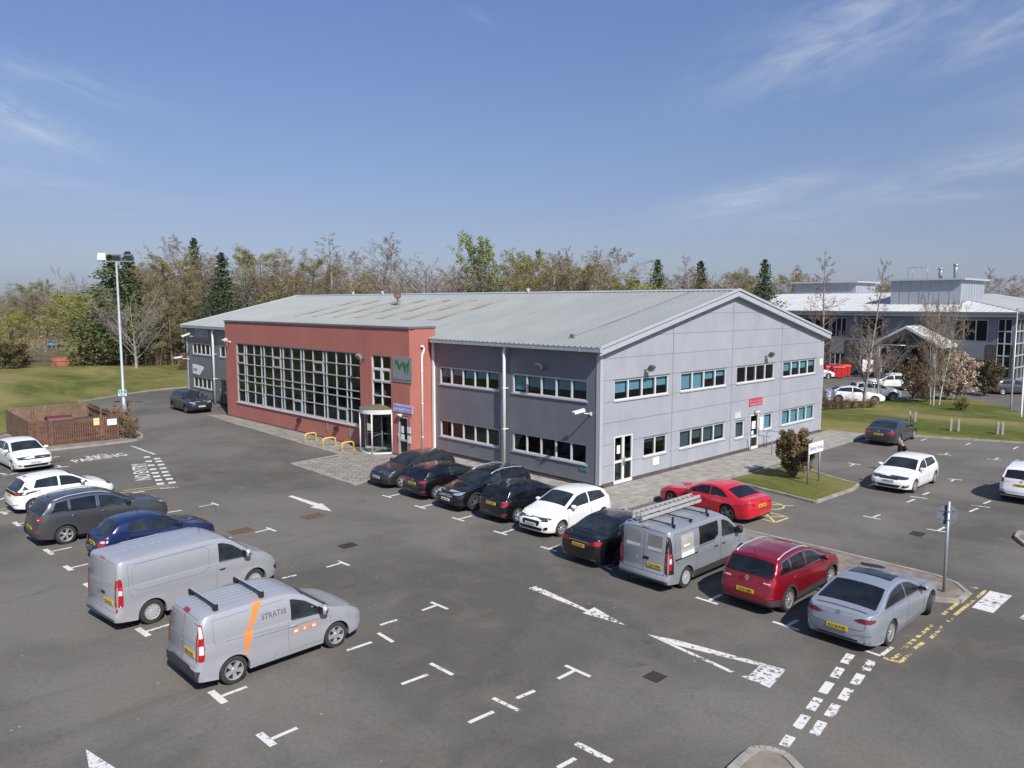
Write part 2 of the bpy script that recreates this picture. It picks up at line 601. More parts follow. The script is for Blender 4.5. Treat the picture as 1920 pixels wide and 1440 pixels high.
# ------------------------------------------------------------------ ground sheets
g = MB()
g.poly([(-15000, -15000, -0.03), (15000, -15000, -0.03), (15000, 15000, -0.03), (-15000, 15000, -0.03)])
struct('ground', g, M_MEADOW, 'rough brown and green ground stretching to the horizon')
sheet('car_park', [(-75, -75), (82, -75), (82, 62), (-75, 62)], 0.0, M_ASPH,
 'grey asphalt car park with worn patches around the office building')
LEFT_EDGE = smooth_line([G(147, 755), G(200, 745.5), G(250, 737.5), G(300, 731), G(357, 726), (9, 56), (30, 55)], 1)
left_lawn = [(p.x, p.y) for p in LEFT_EDGE] + [(60, 57), (60, 78), (22, 84), (-6, 100), (-60, 120), (-120, 60), (-60, 30), (-18.2, 30.2),
           (-17.3, 36.3), (-13.4, 40.5)]
lawn('lawn', left_lawn, 0.07, M_GRASS, 'long green lawn with dry yellow patches beside the bin store and left road', 3.0, 1.15, 13)
RB = [G(1541, 810), G(1610, 818), G(1721, 819.5), G(1820, 825.5), G(1921, 832)]
ext = RB[-1] + (RB[-1] - RB[-2]).normalized() * 12
right_lawn = [(p.x, p.y) for p in RB] + [(ext.x, ext.y), tuple(G(1990, 800)[:2]), tuple(G(1920, 779)[:2]), tuple(G(1880, 762)[:2]), tuple(G(1841, 753)[:2]), tuple(G(1760, 747)[:2]),
          tuple(G(1652, 753)[:2]), tuple(G(1541, 769)[:2]), (27, 14), (24.2, 14), (23.2, -0.3)]
lawn('lawn', right_lawn, 0.08, M_GRASS, 'mown green lawn between the two car parks at the right', 2.5, 0.35, 4)
sl = [G(1362, 902), G(1430, 884), G(1490, 872), G(1532, 889), G(1609, 911), G(1600, 919), G(1528, 944), G(1516, 941)]
sl = [(p.x, p.y) for p in sl]
lawn('lawn', sl, 0.09, M_GRASS, 'small kerbed patch of grass holding the bush and the name sign', 1.5, 0.12, 1.5)
kb = MB()
kerb_line(kb, LEFT_EDGE)
struct('kerb', kb, M_KERB, 'concrete kerb curving along the edge of the left lawn')
kb = MB()
kerb_line(kb, [G(1610, 818)] + RB[2:] + [ext])
struct('kerb', kb, M_KERB, 'concrete kerb along the front of the right lawn')
kb = MB()
kerb_line(kb, sl, closed=True)
struct('kerb', kb, M_KERB, 'concrete kerb round the small grass patch with the bush')
# footpaths
mb = MB(); mb.box((-2.1, -2.65, -0.1), (25.2, -0.02, 0.10))
struct('footpath', mb, M_SLAB, 'pale slabbed footpath along the grey gable wall')
mb = MB(); mb.box((-0.9, 0.0, -0.1), (-0.02, 12.0, 0.09))
struct('footpath', mb, M_KERB, 'narrow concrete strip at the foot of the grey side wall')
kb = MB(); kerb_line(kb, [(-2.16, -2.72), (25.2, -2.72)], h=0.105); kerb_line(kb, [(-2.16, -2.6), (-2.16, -0.1), (-0.95, 0.0), (-0.95, 11.9)], h=0.105)
struct('kerb', kb, M_KERB, 'concrete kerb in front of the slabbed footpath')
ent = [G(545, 870), G(667, 910), G(712, 893), (-1.0, 11.0), (-1.9, 12.2), (-2.28, 35.4), G(389, 778), G(440, 795), G(500, 812), G(570, 833), G(640, 853), G(633, 858)]
mb = MB(); mb.poly([(p[0], p[1], 0.035) for p in ent])
struct('entrance_paving', mb, M_SETT, 'pale block paving in front of the revolving door and along the red wall')
kb = MB(); kerb_line(kb, [G(640, 853), G(545, 870), G(667, 910), G(712, 893)], h=0.045)
kerb_line(kb, [G(389, 778), G(440, 795), G(500, 812), G(570, 833), G(640, 853)], h=0.045)
struct('kerb', kb, M_KERB, 'low concrete edging round the entrance paving')
# the raised strip behind the front row of bays
strip = [(-3.15, -7.6), (-0.9, -7.2), (-0.88, -11.2), (-0.98, -14.6), (-1.25, -15.25), (-1.9, -15.75), (-2.7, -15.75), (-3.05, -15.2)]
mb = MB(); mb.poly([(p[0], p[1], 0.09) for p in strip])
struct('planting_strip', mb, M_DIRT, 'bare brown kerbed strip behind the front row of parked cars')
kb = MB(); kerb_line(kb, strip, closed=True)
struct('kerb', kb, M_KERB, 'pale kerb round the bare brown strip')
# small kerbed islands at the frame edges
isl = smooth_line([G(1370, 1452), G(1412, 1412), G(1428, 1411), G(1455, 1416), G(1476, 1425), G(1500, 1452)], 1)
isl = [(p.x, p.y) for p in isl]
mb = MB(); mb.poly([(p[0], p[1], 0.08) for p in isl + [tuple(G(1500, 1560)[:2]), tuple(G(1330, 1560)[:2])]])
struct('traffic_island', mb, M_DIRT, 'small kerbed island at the bottom edge of the car park')
kb = MB(); kerb_line(kb, isl, w=0.16, seg=0.5)
struct('kerb', kb, M_KERB, 'rounded pale kerb of the bottom island')
isr = [G(1960, 1005), G(1912, 1000), G(1905, 1010), G(1925, 1026), G(1990, 1036), G(2050, 1010)]
mb = MB(); mb.poly([(p[0], p[1], 0.08) for p in isr])
struct('traffic_island', mb, M_DIRT, 'kerbed island end at the right edge of the car park')
kb = MB(); kerb_line(kb, isr, closed=True, seg=0.6)
struct('kerb', kb, M_KERB, 'pale kerb of the island at the right edge')
# bin-store apron
apron = smooth_line([(-18.2, 29.9), (-17.2, 28.75), (-15.5, 28.4), (-13.0, 28.3), (-11.2, 28.3), (-10.3, 29.2), (-9.9, 32), (-10.1, 37), (-11.2, 39.5), (-13.2, 40.2)], 1)
apron = [(p.x, p.y) for p in apron]
mb = MB(); mb.poly([(p[0], p[1], 0.075) for p in apron + [(-17.2, 36.2), (-18.1, 30.4)]])
struct('bin_store_base', mb, M_DIRT, 'bare kerbed ground under the wooden bin store')
kb = MB(); kerb_line(kb, apron)
struct('kerb', kb, M_KERB, 'kerb round the bin store and its shrub')
# far road with the blue car
rd = MB()
ra, rb_ = G(-40, 655), G(175, 650)
d = (rb_ - ra).normalized(); nn = Vector((-d.y, d.x, 0))
p0, p1 = ra - d * 120, rb_ + d * 160
rd.poly([p0 - nn * 5 + Vector((0, 0, 0.02)), p1 - nn * 5 + Vector((0, 0, 0.02)), p1 + nn * 5 + Vector((0, 0, 0.02)), p0 + nn * 5 + Vector((0, 0, 0.02))])
struct('road', rd, M_ASPH, 'grey public road beyond the green fence at the left')
# far blue hills on the horizon
hl = MB()
hl.smooth = True
for (u0, u1, base_v, hv, dist, sd) in ((-900, 700, 565, 26, 9000, 3), (1500, 2900, 565, 12, 9500, 5)):
 rnd = random.Random(sd)
 n = 60
 front, crest, back = [], [], []
 for k in range(n + 1):
  u = u0 + (u1 - u0) * k / n
  p = AT(u, dist)
  t = k / n
  h = (hv / FPX * dist) * (0.55 + 0.28 * math.sin(t * 7.1 + sd) + 0.14 * math.sin(t * 17 + 1) + 0.06 * math.sin(t * 41)) * min(1, 6 * t, 6 * (1 - t))
  q = AT(u, dist * 1.22)
  front.append(hl.vert((p.x, p.y, -5)))
  m = (p + q) / 2
  crest.append(hl.vert((m.x, m.y, max(0, h + 8))))
  back.append(hl.vert((q.x, q.y, -5)))
 for k in range(n):
  hl.face((front[k], front[k + 1], crest[k + 1], crest[k]))
  hl.face((crest[k], crest[k + 1], back[k + 1], back[k]))
struct('hills', hl, plain('hill_moor', (0.10, 0.11, 0.07), 0.95, var=0.3, scale=0.002), 'low hills far off on the horizon, blue with distance')
# ------------------------------------------------------------------ painted markings
ZP = 0.004
def P(mb, pts, z=ZP):
 mb.poly([(p[0], p[1], z) for p in pts])
def stripe(mb, a, b, w=0.1, z=ZP):
 a, b = Vector((a[0], a[1])), Vector((b[0], b[1]))
 d = (b - a).normalized(); n = Vector((-d.y, d.x)) * (w / 2)
 P(mb, (a - n, b - n, b + n, a + n), z)
def tee(mb, a, b, s=None, w=0.1, ws=None):
 """a bay mark: bar from a to b and a stem that runs from the bar to s"""
 a, b = G(*a), G(*b)
 stripe(mb, a, b, w)
 if s:
  s = G(*s)
  d = (b - a).normalized()
  k = (s - a).dot(d); k = max(0.05, min((b - a).length - 0.05, k))
  root = a + d * k
  root += (s - root).normalized() * (w / 2 + 0.004)
  stripe(mb, root, s, ws or w)
mk = MB()
for a, b, s in (((717.5, 928.7), (734, 933.2), (751.7, 925.7)), ((778, 948), (798, 954), (814, 945)),
    ((847.5, 970.5), (870, 977), (885, 967)), ((925.7, 995.7), (950.7, 1003), (963.7, 992.5)),
    ((1014, 1025), (1044, 1034), (1053.7, 1021)), ((1114, 1056), (1147, 1068), (1150, 1057)),
    ((1184, 1080), (1215, 1090), (1225, 1078)),
    ((1305, 1120), (1345.5, 1133), (1352, 1115)), ((1449, 1165.5), (1498, 1181.7), (1495.5, 1162.5))):
 tee(mk, a, b, s, 0.11)
stripe(mk, G(1622, 1220), G(1651, 1229.7), 0.1)
stripe(mk, G(1653, 1228.5), G(1672.5, 1213.7), 0.1)
struct('bay_markings', mk, M_WHITE, 'white T shaped bay marks in front of the row nearest the building')
mk = MB()
for a, b, s in (((396, 942.5), (410, 947.5), (373.7, 950.5)), ((499.7, 989.3), (517.2, 996.2), (478.6, 998.4)),
    ((632.6, 1051.5), (654.7, 1060.3), (612.4, 1063.6)), ((807.8, 1128.9), (839.5, 1142.2), (790.7, 1144.9)),
    ((1060, 1247.8), (1106.7, 1268.9), (1046.2, 1272.9))):
 tee(mk, a, b, s, 0.1)
for a, b in (((314.5, 961), (341, 956.7)), ((330.5, 981.7), (347, 988)), ((423, 1009.8), (434.8, 1007.4)),
   ((528.7, 1084.4), (555.6, 1078.4)), ((547.5, 1101), (570.7, 1111)), ((713, 1172), (745, 1162)), ((709, 1187), (737, 1204)),
   ((650, 1220), (697, 1204)), ((806.9, 1243.8), (848.9, 1265.5)), ((753, 1283), (801.8, 1264.9)), ((924.4, 1308.9), (972.2, 1332.2)),
   ((968.9, 1309.3), (1002.7, 1295.1)), ((878.9, 1355.1), (925.6, 1334.4)), ((1045.6, 1440), (1078.9, 1422.2))):
 stripe(mk, G(*a), G(*b), 0.105)
stripe(mk, G(1080, 1393.5), G(1147, 1428), 0.15)
struct('bay_markings', mk, M_WHITE, 'scattered white bay marks across the open middle of the car park')
mk = MB()
for a, b, s in (((2.8, 960), (12.5, 964.2), (37.5, 955.6)), ((26.4, 979.2), (37.2, 986.4), (59.7, 978)), ((53.5, 1003.8), (60.4, 1007.5), None),
    ((84.3, 1030), (98.9, 1039.9), (134.4, 1026)), ((121.5, 1061.2), (134.2, 1069.4), (165.3, 1057.3)),
    ((159.3, 1093.8), (175.9, 1104.4), (192.5, 1093.8)), ((257.5, 1178.1), (278.6, 1192.6), (318.8, 1170.6)),
    ((321.8, 1233.4), (336, 1244), None), ((394.9, 1296), (421.5, 1318), (462.9, 1287.8)), ((485.5, 1375.4), (513, 1398), (557.4, 1364.8)),
    ):
 tee(mk, a, b, s, 0.16, 0.1)
struct('bay_markings', mk, M_WHITE, 'white T shaped bay marks behind the left row with the two silver vans')
mk = MB()
for a, b in (((103.8, 876.9), (130, 874.4)), ((107.5, 872.5), (113.5, 875.4)), ((0, 887.5), (11, 889.4)), ((3.8, 892.5), (33, 887)),
   ((95, 858), (112, 856)), ((245, 835.5), (290, 852)), ((248, 924.5), (270.7, 921.2)), ((300.2, 916.2), (334, 913.7)), ((0, 937), (9, 933))):
 stripe(mk, G(*a), G(*b), 0.13)
struct('bay_markings', mk, M_WHITE_WORN, 'faded white lines by the bin store and the white hatchbacks')
Z6 = lambda x, y: G(1360 + x / 3.4286, 660 + y / 3.4286)
mk = MB()
for a, b in (((885, 1053), (998, 1077)), ((950, 1063), (995, 1045)), ((1295, 1138), (1420, 1158)), ((1368, 1148), (1412, 1125)),
   ((1188, 928), (1298, 943)), ((1165, 967), (1217, 947)), ((1270, 918), (1310, 903)), ((1583, 985), (1703, 1000)),
   ((1570, 1027), (1623, 1005)), ((1662, 975), (1705, 957)), ((1365, 657), (1452, 664)), ((1412, 658), (1430, 650)),
   ((1680, 688), (1773, 697)), ((1733, 690), (1757, 681)), ((1430, 815), (1523, 824)), ((1450, 832), (1472, 820)),
   ((790, 713), (870, 726)), ((800, 733), (828, 721)), ((1258, 569), (1295, 558)), ((1545, 598), (1577, 585)),
   ((1852, 624), (1882, 609)), ((605, 803), (645, 789)), ((850, 585), (890, 588)), ((920, 860), (955, 847))):
 stripe(mk, Z6(*a), Z6(*b), 0.1)
struct('bay_markings', mk, M_WHITE, 'thin white bay marks in the right hand car park round the white hatchback')
# arrows
mk = MB()
Z3 = lambda x, y: G(660 + x / 4, 800 + y / 4)
Z4 = lambda x, y: G(1040 + x / 4, 860 + y / 4)
P(mk, [Z3(1323, 1213), Z3(1385, 1195), Z4(256, 1136), Z4(298, 1115), Z4(530, 1250), Z4(205, 1157), Z4(238, 1147)])
struct('arrow_marking', mk, M_WHITE_WORN, 'large worn white arrow painted across the middle of the car park')
mk = MB()
Z7 = lambda x, y: G(400 + x / 4, 580 + y / 4)
P(mk, [G(540, 930.5), G(548, 929.2), G(598, 944.8), G(604, 944), G(622.5, 959), G(581, 951.2), G(590, 949)])
struct('arrow_marking', mk, M_WHITE, 'small white arrow on the asphalt before the red entrance block')
mk = MB()
P(mk, [G(161, 1405), G(216, 1440), G(240, 1470), G(200, 1462), G(205, 1500), G(190, 1500), G(185, 1466), G(172, 1470)])
struct('arrow_marking', mk, M_WHITE_WORN, 'white arrow head at the bottom left edge')
mk = MB()
Z9 = lambda x, y: G(1160 + x / 4.8, 1140 + y / 4.8)
P(mk, [Z9(260, 238), Z9(560, 298), Z9(1505, 555), Z9(1265, 520), Z9(520, 335), Z9(400, 290)])
P(mk, [Z9(260, 238), Z9(398, 291), Z9(515, 336), Z9(1040, 572), Z9(1008, 584), Z9(560, 380)])
P(mk, [Z9(1267, 522), Z9(1505, 557), Z9(1360, 720), Z9(1100, 615), Z9(1170, 610)])
struct('give_way_triangle', mk, M_WHITE_WORN, 'hollow white give way triangle painted on the asphalt')
# give-way blocks at the exit
mk = MB()
for k in range(9):
 for row, y0 in ((0, -15.0), (1, -15.5)):
  x = -8.55 - 0.885 * k - (0.0 if row == 0 else -0.02)
  y = y0 - 0.135 * k * (1.0 if row == 0 else 0.72)
  if row == 1 and k in (5,):
   continue
  c = Vector((x, y)); d = Vector((-0.99, -0.15)); n = Vector((0.15, -0.99))
  l, w = 0.305, 0.10
  if k > 4:
   l *= 0.72
  P(mk, [c - d * l - n * w, c + d * l - n * w, c + d * l + n * w, c - d * l + n * w])
struct('give_way_line', mk, worn_paint('white_block_paint', (0.72, 0.71, 0.68), 0.44, 6.0), 'two rows of broken white give way blocks at the exit')
mk = MB()
for pts in ([(1102, 548), (1115, 580), (1133, 610), (1148, 640), (1163, 667), (1176, 693), (1190, 720), (1203, 748)],
   [(1178, 560), (1192, 580), (1208, 605), (1222, 632), (1238, 660), (1250, 685), (1270, 712), (1290, 740)]):
 w = [G(x / 4, 720 + y / 4) for x, y in pts]
 d = (w[-1] - w[0]).normalized(); n = Vector((-d.y, d.x, 0))
 for c in w:
  P(mk, [c - d * 0.2 - n * 0.16, c + d * 0.2 - n * 0.16, c + d * 0.2 + n * 0.16, c - d * 0.2 + n * 0.16])
struct('give_way_line', mk, M_WHITE, 'two rows of white give way blocks across the left lane')
mk = MB()
Z5 = lambda x, y: G(1560 + x / 5.333, 1000 + y / 5.333)
P(mk, [Z5(1580, 575), Z5(1800, 625), Z5(1610, 798), Z5(1397, 742)])
P(mk, [Z5(1875, 848), Z5(1990, 885), Z5(2180, 740), Z5(2060, 690)])
struct('crossing_blocks', mk, M_WHITE_WORN, 'wide worn white painted blocks by the double yellow lines')
mk = MB()
for a, b in (((1540, 572), (1228, 818)), ((1195, 850), (1160, 884)), ((1110, 930), (985, 1050)), ((915, 1092), (800, 1165)), ((790, 1195), (690, 1285)),
   ((1395, 590), (1110, 812)), ((1010, 915), (850, 1040)), ((830, 1060), (705, 1160)), ((680, 1210), (590, 1260))):
 stripe(mk, Z5(*a), Z5(*b), 0.1)
stripe(mk, Z5(515, 1245), Z5(690, 1293), 0.13, ZP + 0.002)
stripe(mk, Z5(1385, 538), Z5(1460, 552), 0.11, ZP + 0.002)
struct('yellow_lines', mk, M_YELLOW, 'worn double yellow lines beside the silver fastback')
mk = MB()
for a, b in (((-40, 961), (38, 949.5)), ((-40, 966), (38, 953.5)), ((231, 923.5), (327, 911.5)), ((231, 920), (320, 908.5)), ((38, 951), (231, 923))):
 stripe(mk, G(*a), G(*b), 0.07)
struct('yellow_lines', mk, M_YELLOW2, 'thin yellow lines beside the white black tailed hatchback')
mk = MB()
for a, b in (((1570, 395), (1755, 440)), ((1753, 444), (1657, 478)), ((1650, 478), (1480, 432)), ((1570, 400), (1650, 474)), ((1540, 436), (1740, 436))):
 stripe(mk, Z4(*a), Z4(*b), 0.085)
prev = None
for k in range(19):
 a = math.pi * (0.05 + 1.5 * k / 18)
 p = Z4(1605, 352) + Vector((math.sin(a - 0.2) * 0.62, math.cos(a - 0.2) * 0.62, 0))
 if prev is not None:
  stripe(mk, prev, p, 0.08)
 prev = p
stripe(mk, Z4(1600, 345), Z4(1690, 345), 0.08); stripe(mk, Z4(1700, 352), Z4(1790, 352), 0.08)
struct('disabled_bay_marking', mk, M_YELLOW2, 'yellow wheelchair symbol and hatching behind the red coupe')
mk = MB()
o_, ax_ = G(278, 882.5), (G(273, 868) - G(283, 897))
axl = ax_.normalized()
up_ = Vector((-axl.y, axl.x, 0))
if up_.dot(G(250, 885) - G(280, 885)) < 0:
 up_ = -up_
add_text(mk, 'NO ENTRY', (o_.x, o_.y, ZP), axl, up_, 0.70, ax_.length * 1.05, 0.012)
struct('no_entry_lettering', mk, M_WHITE, 'white NO ENTRY lettering painted by the give way blocks')
mk = MB()
a_, b_ = G(143, 867.5), G(241, 853.5)
ax_ = (b_ - a_); axl = ax_.normalized(); up_ = Vector((-axl.y, axl.x, 0))
m_ = (a_ + b_) / 2
add_text(mk, 'PARKING', (m_.x, m_.y, ZP), axl, up_, 0.95, ax_.length, 0.012)
m2 = G(187, 856.5)
add_text(mk, 'NO', (m2.x, m2.y, ZP), axl, up_, 0.75, 1.0, 0.012)
struct('no_parking_lettering', mk, M_WHITE, 'faded white NO PARKING lettering in front of the bin store')
# iron covers let into the asphalt
M_IRON = plain('cast_iron', (0.045, 0.032, 0.026), 0.75, 0.3, var=0.4, scale=12)
M_IRON_RUST = plain('rusty_iron', (0.13, 0.08, 0.055), 0.85, 0.1, var=0.4, scale=9)
def drain(u, v, w, l, label, rust=False, grate=True, rot=0.0):
 p = G(u, v)
 r = thing('drain_cover', label, 'drain cover', p, rot, 'iron covers in the asphalt')
 mb = MB()
 mb.box((-l / 2, -w / 2, -0.02), (l / 2, w / 2, 0.008))
 mb.build('cover_plate', M_IRON_RUST if rust else M_IRON, r)
 mb = MB()
 if grate:
  n = 7
  for k in range(n):
   x = -l / 2 + l * (k + 0.5) / n
   mb.box((x - l / n * 0.28, -w / 2 + 0.04, 0.008), (x + l / n * 0.28, w / 2 - 0.04, 0.018))
 else:
  for k in range(5):
   for j in range(4):
    x = -l / 2 + l * (k + 0.5) / 5; y = -w / 2 + w * (j + 0.5) / 4
    mb.box((x - 0.03, y - 0.03, 0.008), (x + 0.03, y + 0.03, 0.014))
 mb.build('grate' if grate else 'tread', M_IRON_RUST if rust else plain('iron_bar', (0.10, 0.085, 0.075), 0.6, 0.5), r)
drain(1228, 1269, 0.40, 0.44, 'iron gully grate in the asphalt below the give way triangle')
drain(652, 1023, 0.5, 0.6, 'dark iron cover on open asphalt near the middle bay mark', grate=False)
drain(587, 968, 0.65, 0.85, 'rusty brown cover just below the small white arrow', True, False)
drain(452, 996, 0.65, 0.85, 'rusty brown cover beside the blue hatchback', True, False)
drain(1720, 1001, 0.45, 0.6, 'iron gully grate in the right car park by the road sign')
drain(358, 899, 0.5, 0.65, 'small rusty cover near the left give way blocks', True, False)
drain(1689, 844.5, 0.7, 0.9, 'flat rusty cover beside the dark grey saloon', True, False)
# ------------------------------------------------------------------ main building
def cladding_mat(name, c, var=0.07):
 """silver composite panels: faint stains that run down from the joints"""
 t = NT(name)
 p = t.world_pos()
 streak = t.noise(t.mapping(p, (1.1, 1.1, 0.5)), 1.0, 5, 0.6)
 cloud = t.noise(p, 0.55, 4, 0.55)
 k = t.math('MULTIPLY', t.rng(streak, 0.3, 0.72, 1 - var, 1 + var * 0.6), t.rng(cloud, 0.3, 0.7, 1 - var, 1 + var))
 m = t.node('ShaderNodeVectorMath', operation='SCALE')
 m.inputs[0].default_value = c
 t.l.new(k, m.inputs['Scale'])
 t.color(m.outputs[0])
 t.set(Roughness=0.46, Metallic=0.15)
 return t.m
def render_mat():
 t = NT('red_render')
 p = t.world_pos()
 streak = t.noise(t.mapping(p, (3.5, 3.5, 0.22)), 1.0, 5, 0.65)
 cloud = t.noise(p, 0.4, 4, 0.6)
 grain = t.noise(p, 45, 3, 0.6)
 c = t.mix(t.rng(cloud, 0.35, 0.7), (0.425, 0.158, 0.126), (0.475, 0.182, 0.142))
 c = t.mix(t.rng(streak, 0.50, 0.80, 0, 0.40), c, (0.32, 0.13, 0.11))
 t.color(c)
 t.set(Roughness=0.9)
 t.b.inputs['Specular IOR Level'].default_value = 0.2
 t.bump(grain, 0.3, 0.01)
 return t.m
def roof_mat(name, c):
 t = NT(name)
 p = t.world_pos()
 a = t.noise(t.mapping(p, (0.25, 1.8, 1)), 0.8, 4, 0.6)
 b = t.noise(p, 0.22, 4, 0.6)
 k = t.math('MULTIPLY', t.rng(a, 0.3, 0.7, 0.93, 1.05), t.rng(b, 0.3, 0.7, 0.94, 1.05))
 m = t.node('ShaderNodeVectorMath', operation='SCALE')
 m.inputs[0].default_value = c
 t.l.new(k, m.inputs['Scale'])
 t.color(m.outputs[0])
 t.set(Roughness=0.55, Metallic=0.0)
 return t.m
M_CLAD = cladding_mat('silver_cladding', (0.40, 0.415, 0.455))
M_CLAD_SHADED = cladding_mat('silver_cladding_shaded', (0.185, 0.195, 0.22))  # silver panels darkened: the side wall's shade is put into the base colour
M_JOINT = plain('panel_joint', (0.16, 0.165, 0.18), 0.7)
M_TRIM = plain('silver_trim', (0.50, 0.52, 0.55), 0.4, 0.2, var=0.05)
M_GUTTER = plain('gutter_grey', (0.36, 0.40, 0.42), 0.45, 0.1, var=0.06)
M_ROOF = roof_mat('roof_sheet', (0.275, 0.292, 0.280))
M_RENDER = render_mat()
M_CAP = plain('coping_grey', (0.17, 0.175, 0.185), 0.5, 0.2)
M_FRAME = plain('white_frame', (0.66, 0.665, 0.66), 0.4, var=0.05)
M_FRAME_GREY = plain('silver_frame', (0.45, 0.47, 0.50), 0.4, 0.1, var=0.05)
M_FRAME_GASKET = plain('black_gasket', (0.05, 0.05, 0.055), 0.7)
M_BLIND = plain('blue_blind', (0.30, 0.60, 0.76), 0.8, var=0.06)
M_BLIND_DIM = plain('slate_blind', (0.11, 0.17, 0.20), 0.8, var=0.1)
M_GLASS = window_glass()
M_GLASS_DK = window_glass('tinted_glass', (0.42, 0.50, 0.50), 0.9)
M_INT = plain('office_interior', (0.09, 0.085, 0.08), 0.9)
M_PLINTH = slab_mat('plinth_brick', (0.105, 0.085, 0.085), (0.13, 0.10, 0.10), 0.22, 0.075)
M_PIPE = plain('white_pipe', (0.78, 0.78, 0.77), 0.4, var=0.05)
M_BLACK = plain('black_plastic', (0.02, 0.02, 0.021), 0.5)
M_STEEL = plain('galvanised_steel', (0.36, 0.375, 0.39), 0.45, 0.5, var=0.12, scale=5)
M_YEL = plain('yellow_gloss', (0.72, 0.47, 0.09), 0.4)
M_ROOFLIGHT = plain('aged_rooflight', (0.37, 0.32, 0.235), 0.6, var=0.18, scale=1.5)
M_RUST = plain('rusty_dish', (0.12, 0.06, 0.045), 0.8, var=0.4, scale=6)
M_PAPER = plain('white_notice', (0.78, 0.79, 0.78), 0.7)
M_TEXT_BLUE = plain('sign_blue', (0.05, 0.05, 0.30), 0.5)
M_TEXT_GREEN = plain('sign_green', (0.035, 0.15, 0.04), 0.5)
M_TEXT_DARK = plain('sign_dark', (0.06, 0.065, 0.075), 0.5)
M_TEXT_WHITE = plain('sign_white', (0.80, 0.80, 0.80), 0.5)
class Frame:
 """a vertical plane: s runs along it, z is height, off is distance in front of it"""
 def __init__(self, o, e, flip=False):
  self.o = Vector((o[0], o[1], 0))
  d = Vector((e[0] - o[0], e[1] - o[1], 0))
  self.len = d.length
  self.t = d.normalized()
  self.n = Vector((self.t.y, -self.t.x, 0)) * (-1 if flip else 1)
 def p(self, s, z, off=0.0):
  return self.o + self.t * s + self.n * off + Vector((0, 0, z))
 def hit(self, u, v):
  d = ray(u, v)
  k = (self.o - CAM).dot(self.n) / d.dot(self.n)
  q = CAM + d * k
  return (q - self.o).dot(self.t), q.z
 def box(self, mb, s0, s1, z0, z1, o0, o1):
  c = self.p((s0 + s1) / 2, (z0 + z1) / 2, (o0 + o1) / 2)
  mb.obox(c, self.t * ((s1 - s0) / 2), self.n * ((o1 - o0) / 2), Vector((0, 0, (z1 - z0) / 2)))
def wall_cells(mb, fr, s0, s1, z0, z1, holes, reveal=0.12):
 """a wall face with rectangular openings and their reveals"""
 ss = sorted({s0, s1, *[h[0] for h in holes], *[h[1] for h in holes]})
 zs = sorted({z0, z1, *[h[2] for h in holes], *[h[3] for h in holes]})
 ss = [s for s in ss if s0 <= s <= s1]; zs = [z for z in zs if z0 <= z <= z1]
 for a, b in zip(ss, ss[1:]):
  for c, d in zip(zs, zs[1:]):
   m, k = (a + b) / 2, (c + d) / 2
   if any(h[0] < m < h[1] and h[2] < k < h[3] for h in holes):
    continue
   mb.poly([fr.p(a, c), fr.p(b, c), fr.p(b, d), fr.p(a, d)])
 for h in holes:
  a, b, c, d = h
  r = -reveal
  mb.poly([fr.p(a, c), fr.p(b, c), fr.p(b, c, r), fr.p(a, c, r)])
  mb.poly([fr.p(a, d), fr.p(b, d), fr.p(b, d, r), fr.p(a, d, r)])
  mb.poly([fr.p(a, c), fr.p(a, d), fr.p(a, d, r), fr.p(a, c, r)])
  mb.poly([fr.p(b, c), fr.p(b, d), fr.p(b, d, r), fr.p(b, c, r)])
def facing(mb, fr, s0, s1, z0, z1, off):
 """a rectangle on the frame whose normal points outwards"""
 q = [fr.p(s0, z0, off), fr.p(s1, z0, off), fr.p(s1, z1, off), fr.p(s0, z1, off)]
 if (q[1] - q[0]).cross(q[2] - q[0]).dot(fr.n) < 0:
  q.reverse()
 mb.poly(q)
def window(parent, fr, s0, s1, z0, z1, panes=4, blinds=None, frame_mat=None, glass=None, rec=0.07, fw=0.065, sill=True, blind_mat=None, splits=None):
 """one window: frame part with pane, sill and blinds as its sub-parts; blinds = drop fraction per pane"""
 fm = frame_mat or M_FRAME
 mb = MB()
 xs = splits or [s0 + (s1 - s0) * k / panes for k in range(panes + 1)]
 fr.box(mb, s0, s1, z0, z0 + fw, -rec - 0.05, -rec + 0.045)
 fr.box(mb, s0, s1, z1 - fw, z1, -rec - 0.05, -rec + 0.045)
 for k, x in enumerate(xs):
  w = fw if k in (0, len(xs) - 1) else fw * 1.35
  a = x if k == 0 else (x - w if k == len(xs) - 1 else x - w / 2)
  fr.box(mb, a, a + w, z0 + fw, z1 - fw, -rec - 0.048, -rec + 0.04)
 w_ = mb.build('window', [fm], parent)
 mb = MB()
 facing(mb, fr, s0, s1, z0, z1, -rec)
 mb.build('pane', [glass or M_GLASS], w_)
 if sill:
  mb = MB()
  fr.box(mb, s0 - 0.05, s1 + 0.05, z0 - 0.06, z0 - 0.002, -rec, 0.055)
  mb.build('sill', [M_FRAME_GREY], w_)
 # the black lintel gap above
 mb = MB()
 fr.box(mb, s0 - 0.03, s1 + 0.03, z1 + 0.001, z1 + 0.04, -0.02, 0.02)
 mb.build('head_flashing', [M_CAP], w_)
 if blinds:
  mb = MB()
  for k, f in enumerate(blinds):
   if f <= 0:
    continue
   a, b = xs[k] + 0.06, xs[k + 1] - 0.06
   zt = z1 - 0.03
   mb.poly([fr.p(a, zt, -rec - 0.11), fr.p(b, zt, -rec - 0.11), fr.p(b, zt - (z1 - z0) * f, -rec - 0.11), fr.p(a, zt - (z1 - z0) * f, -rec - 0.11)])
  mb.build('blind', [blind_mat or M_BLIND], w_)
 return w_
W_, L_, ZE = 22.73, 48.6, 6.55
RX, RZ, SL = 11.36, 9.33, (9.33 - 6.62) / 11.71
FG = Frame((0, 0), (W_, 0))                      # gable, faces -Y
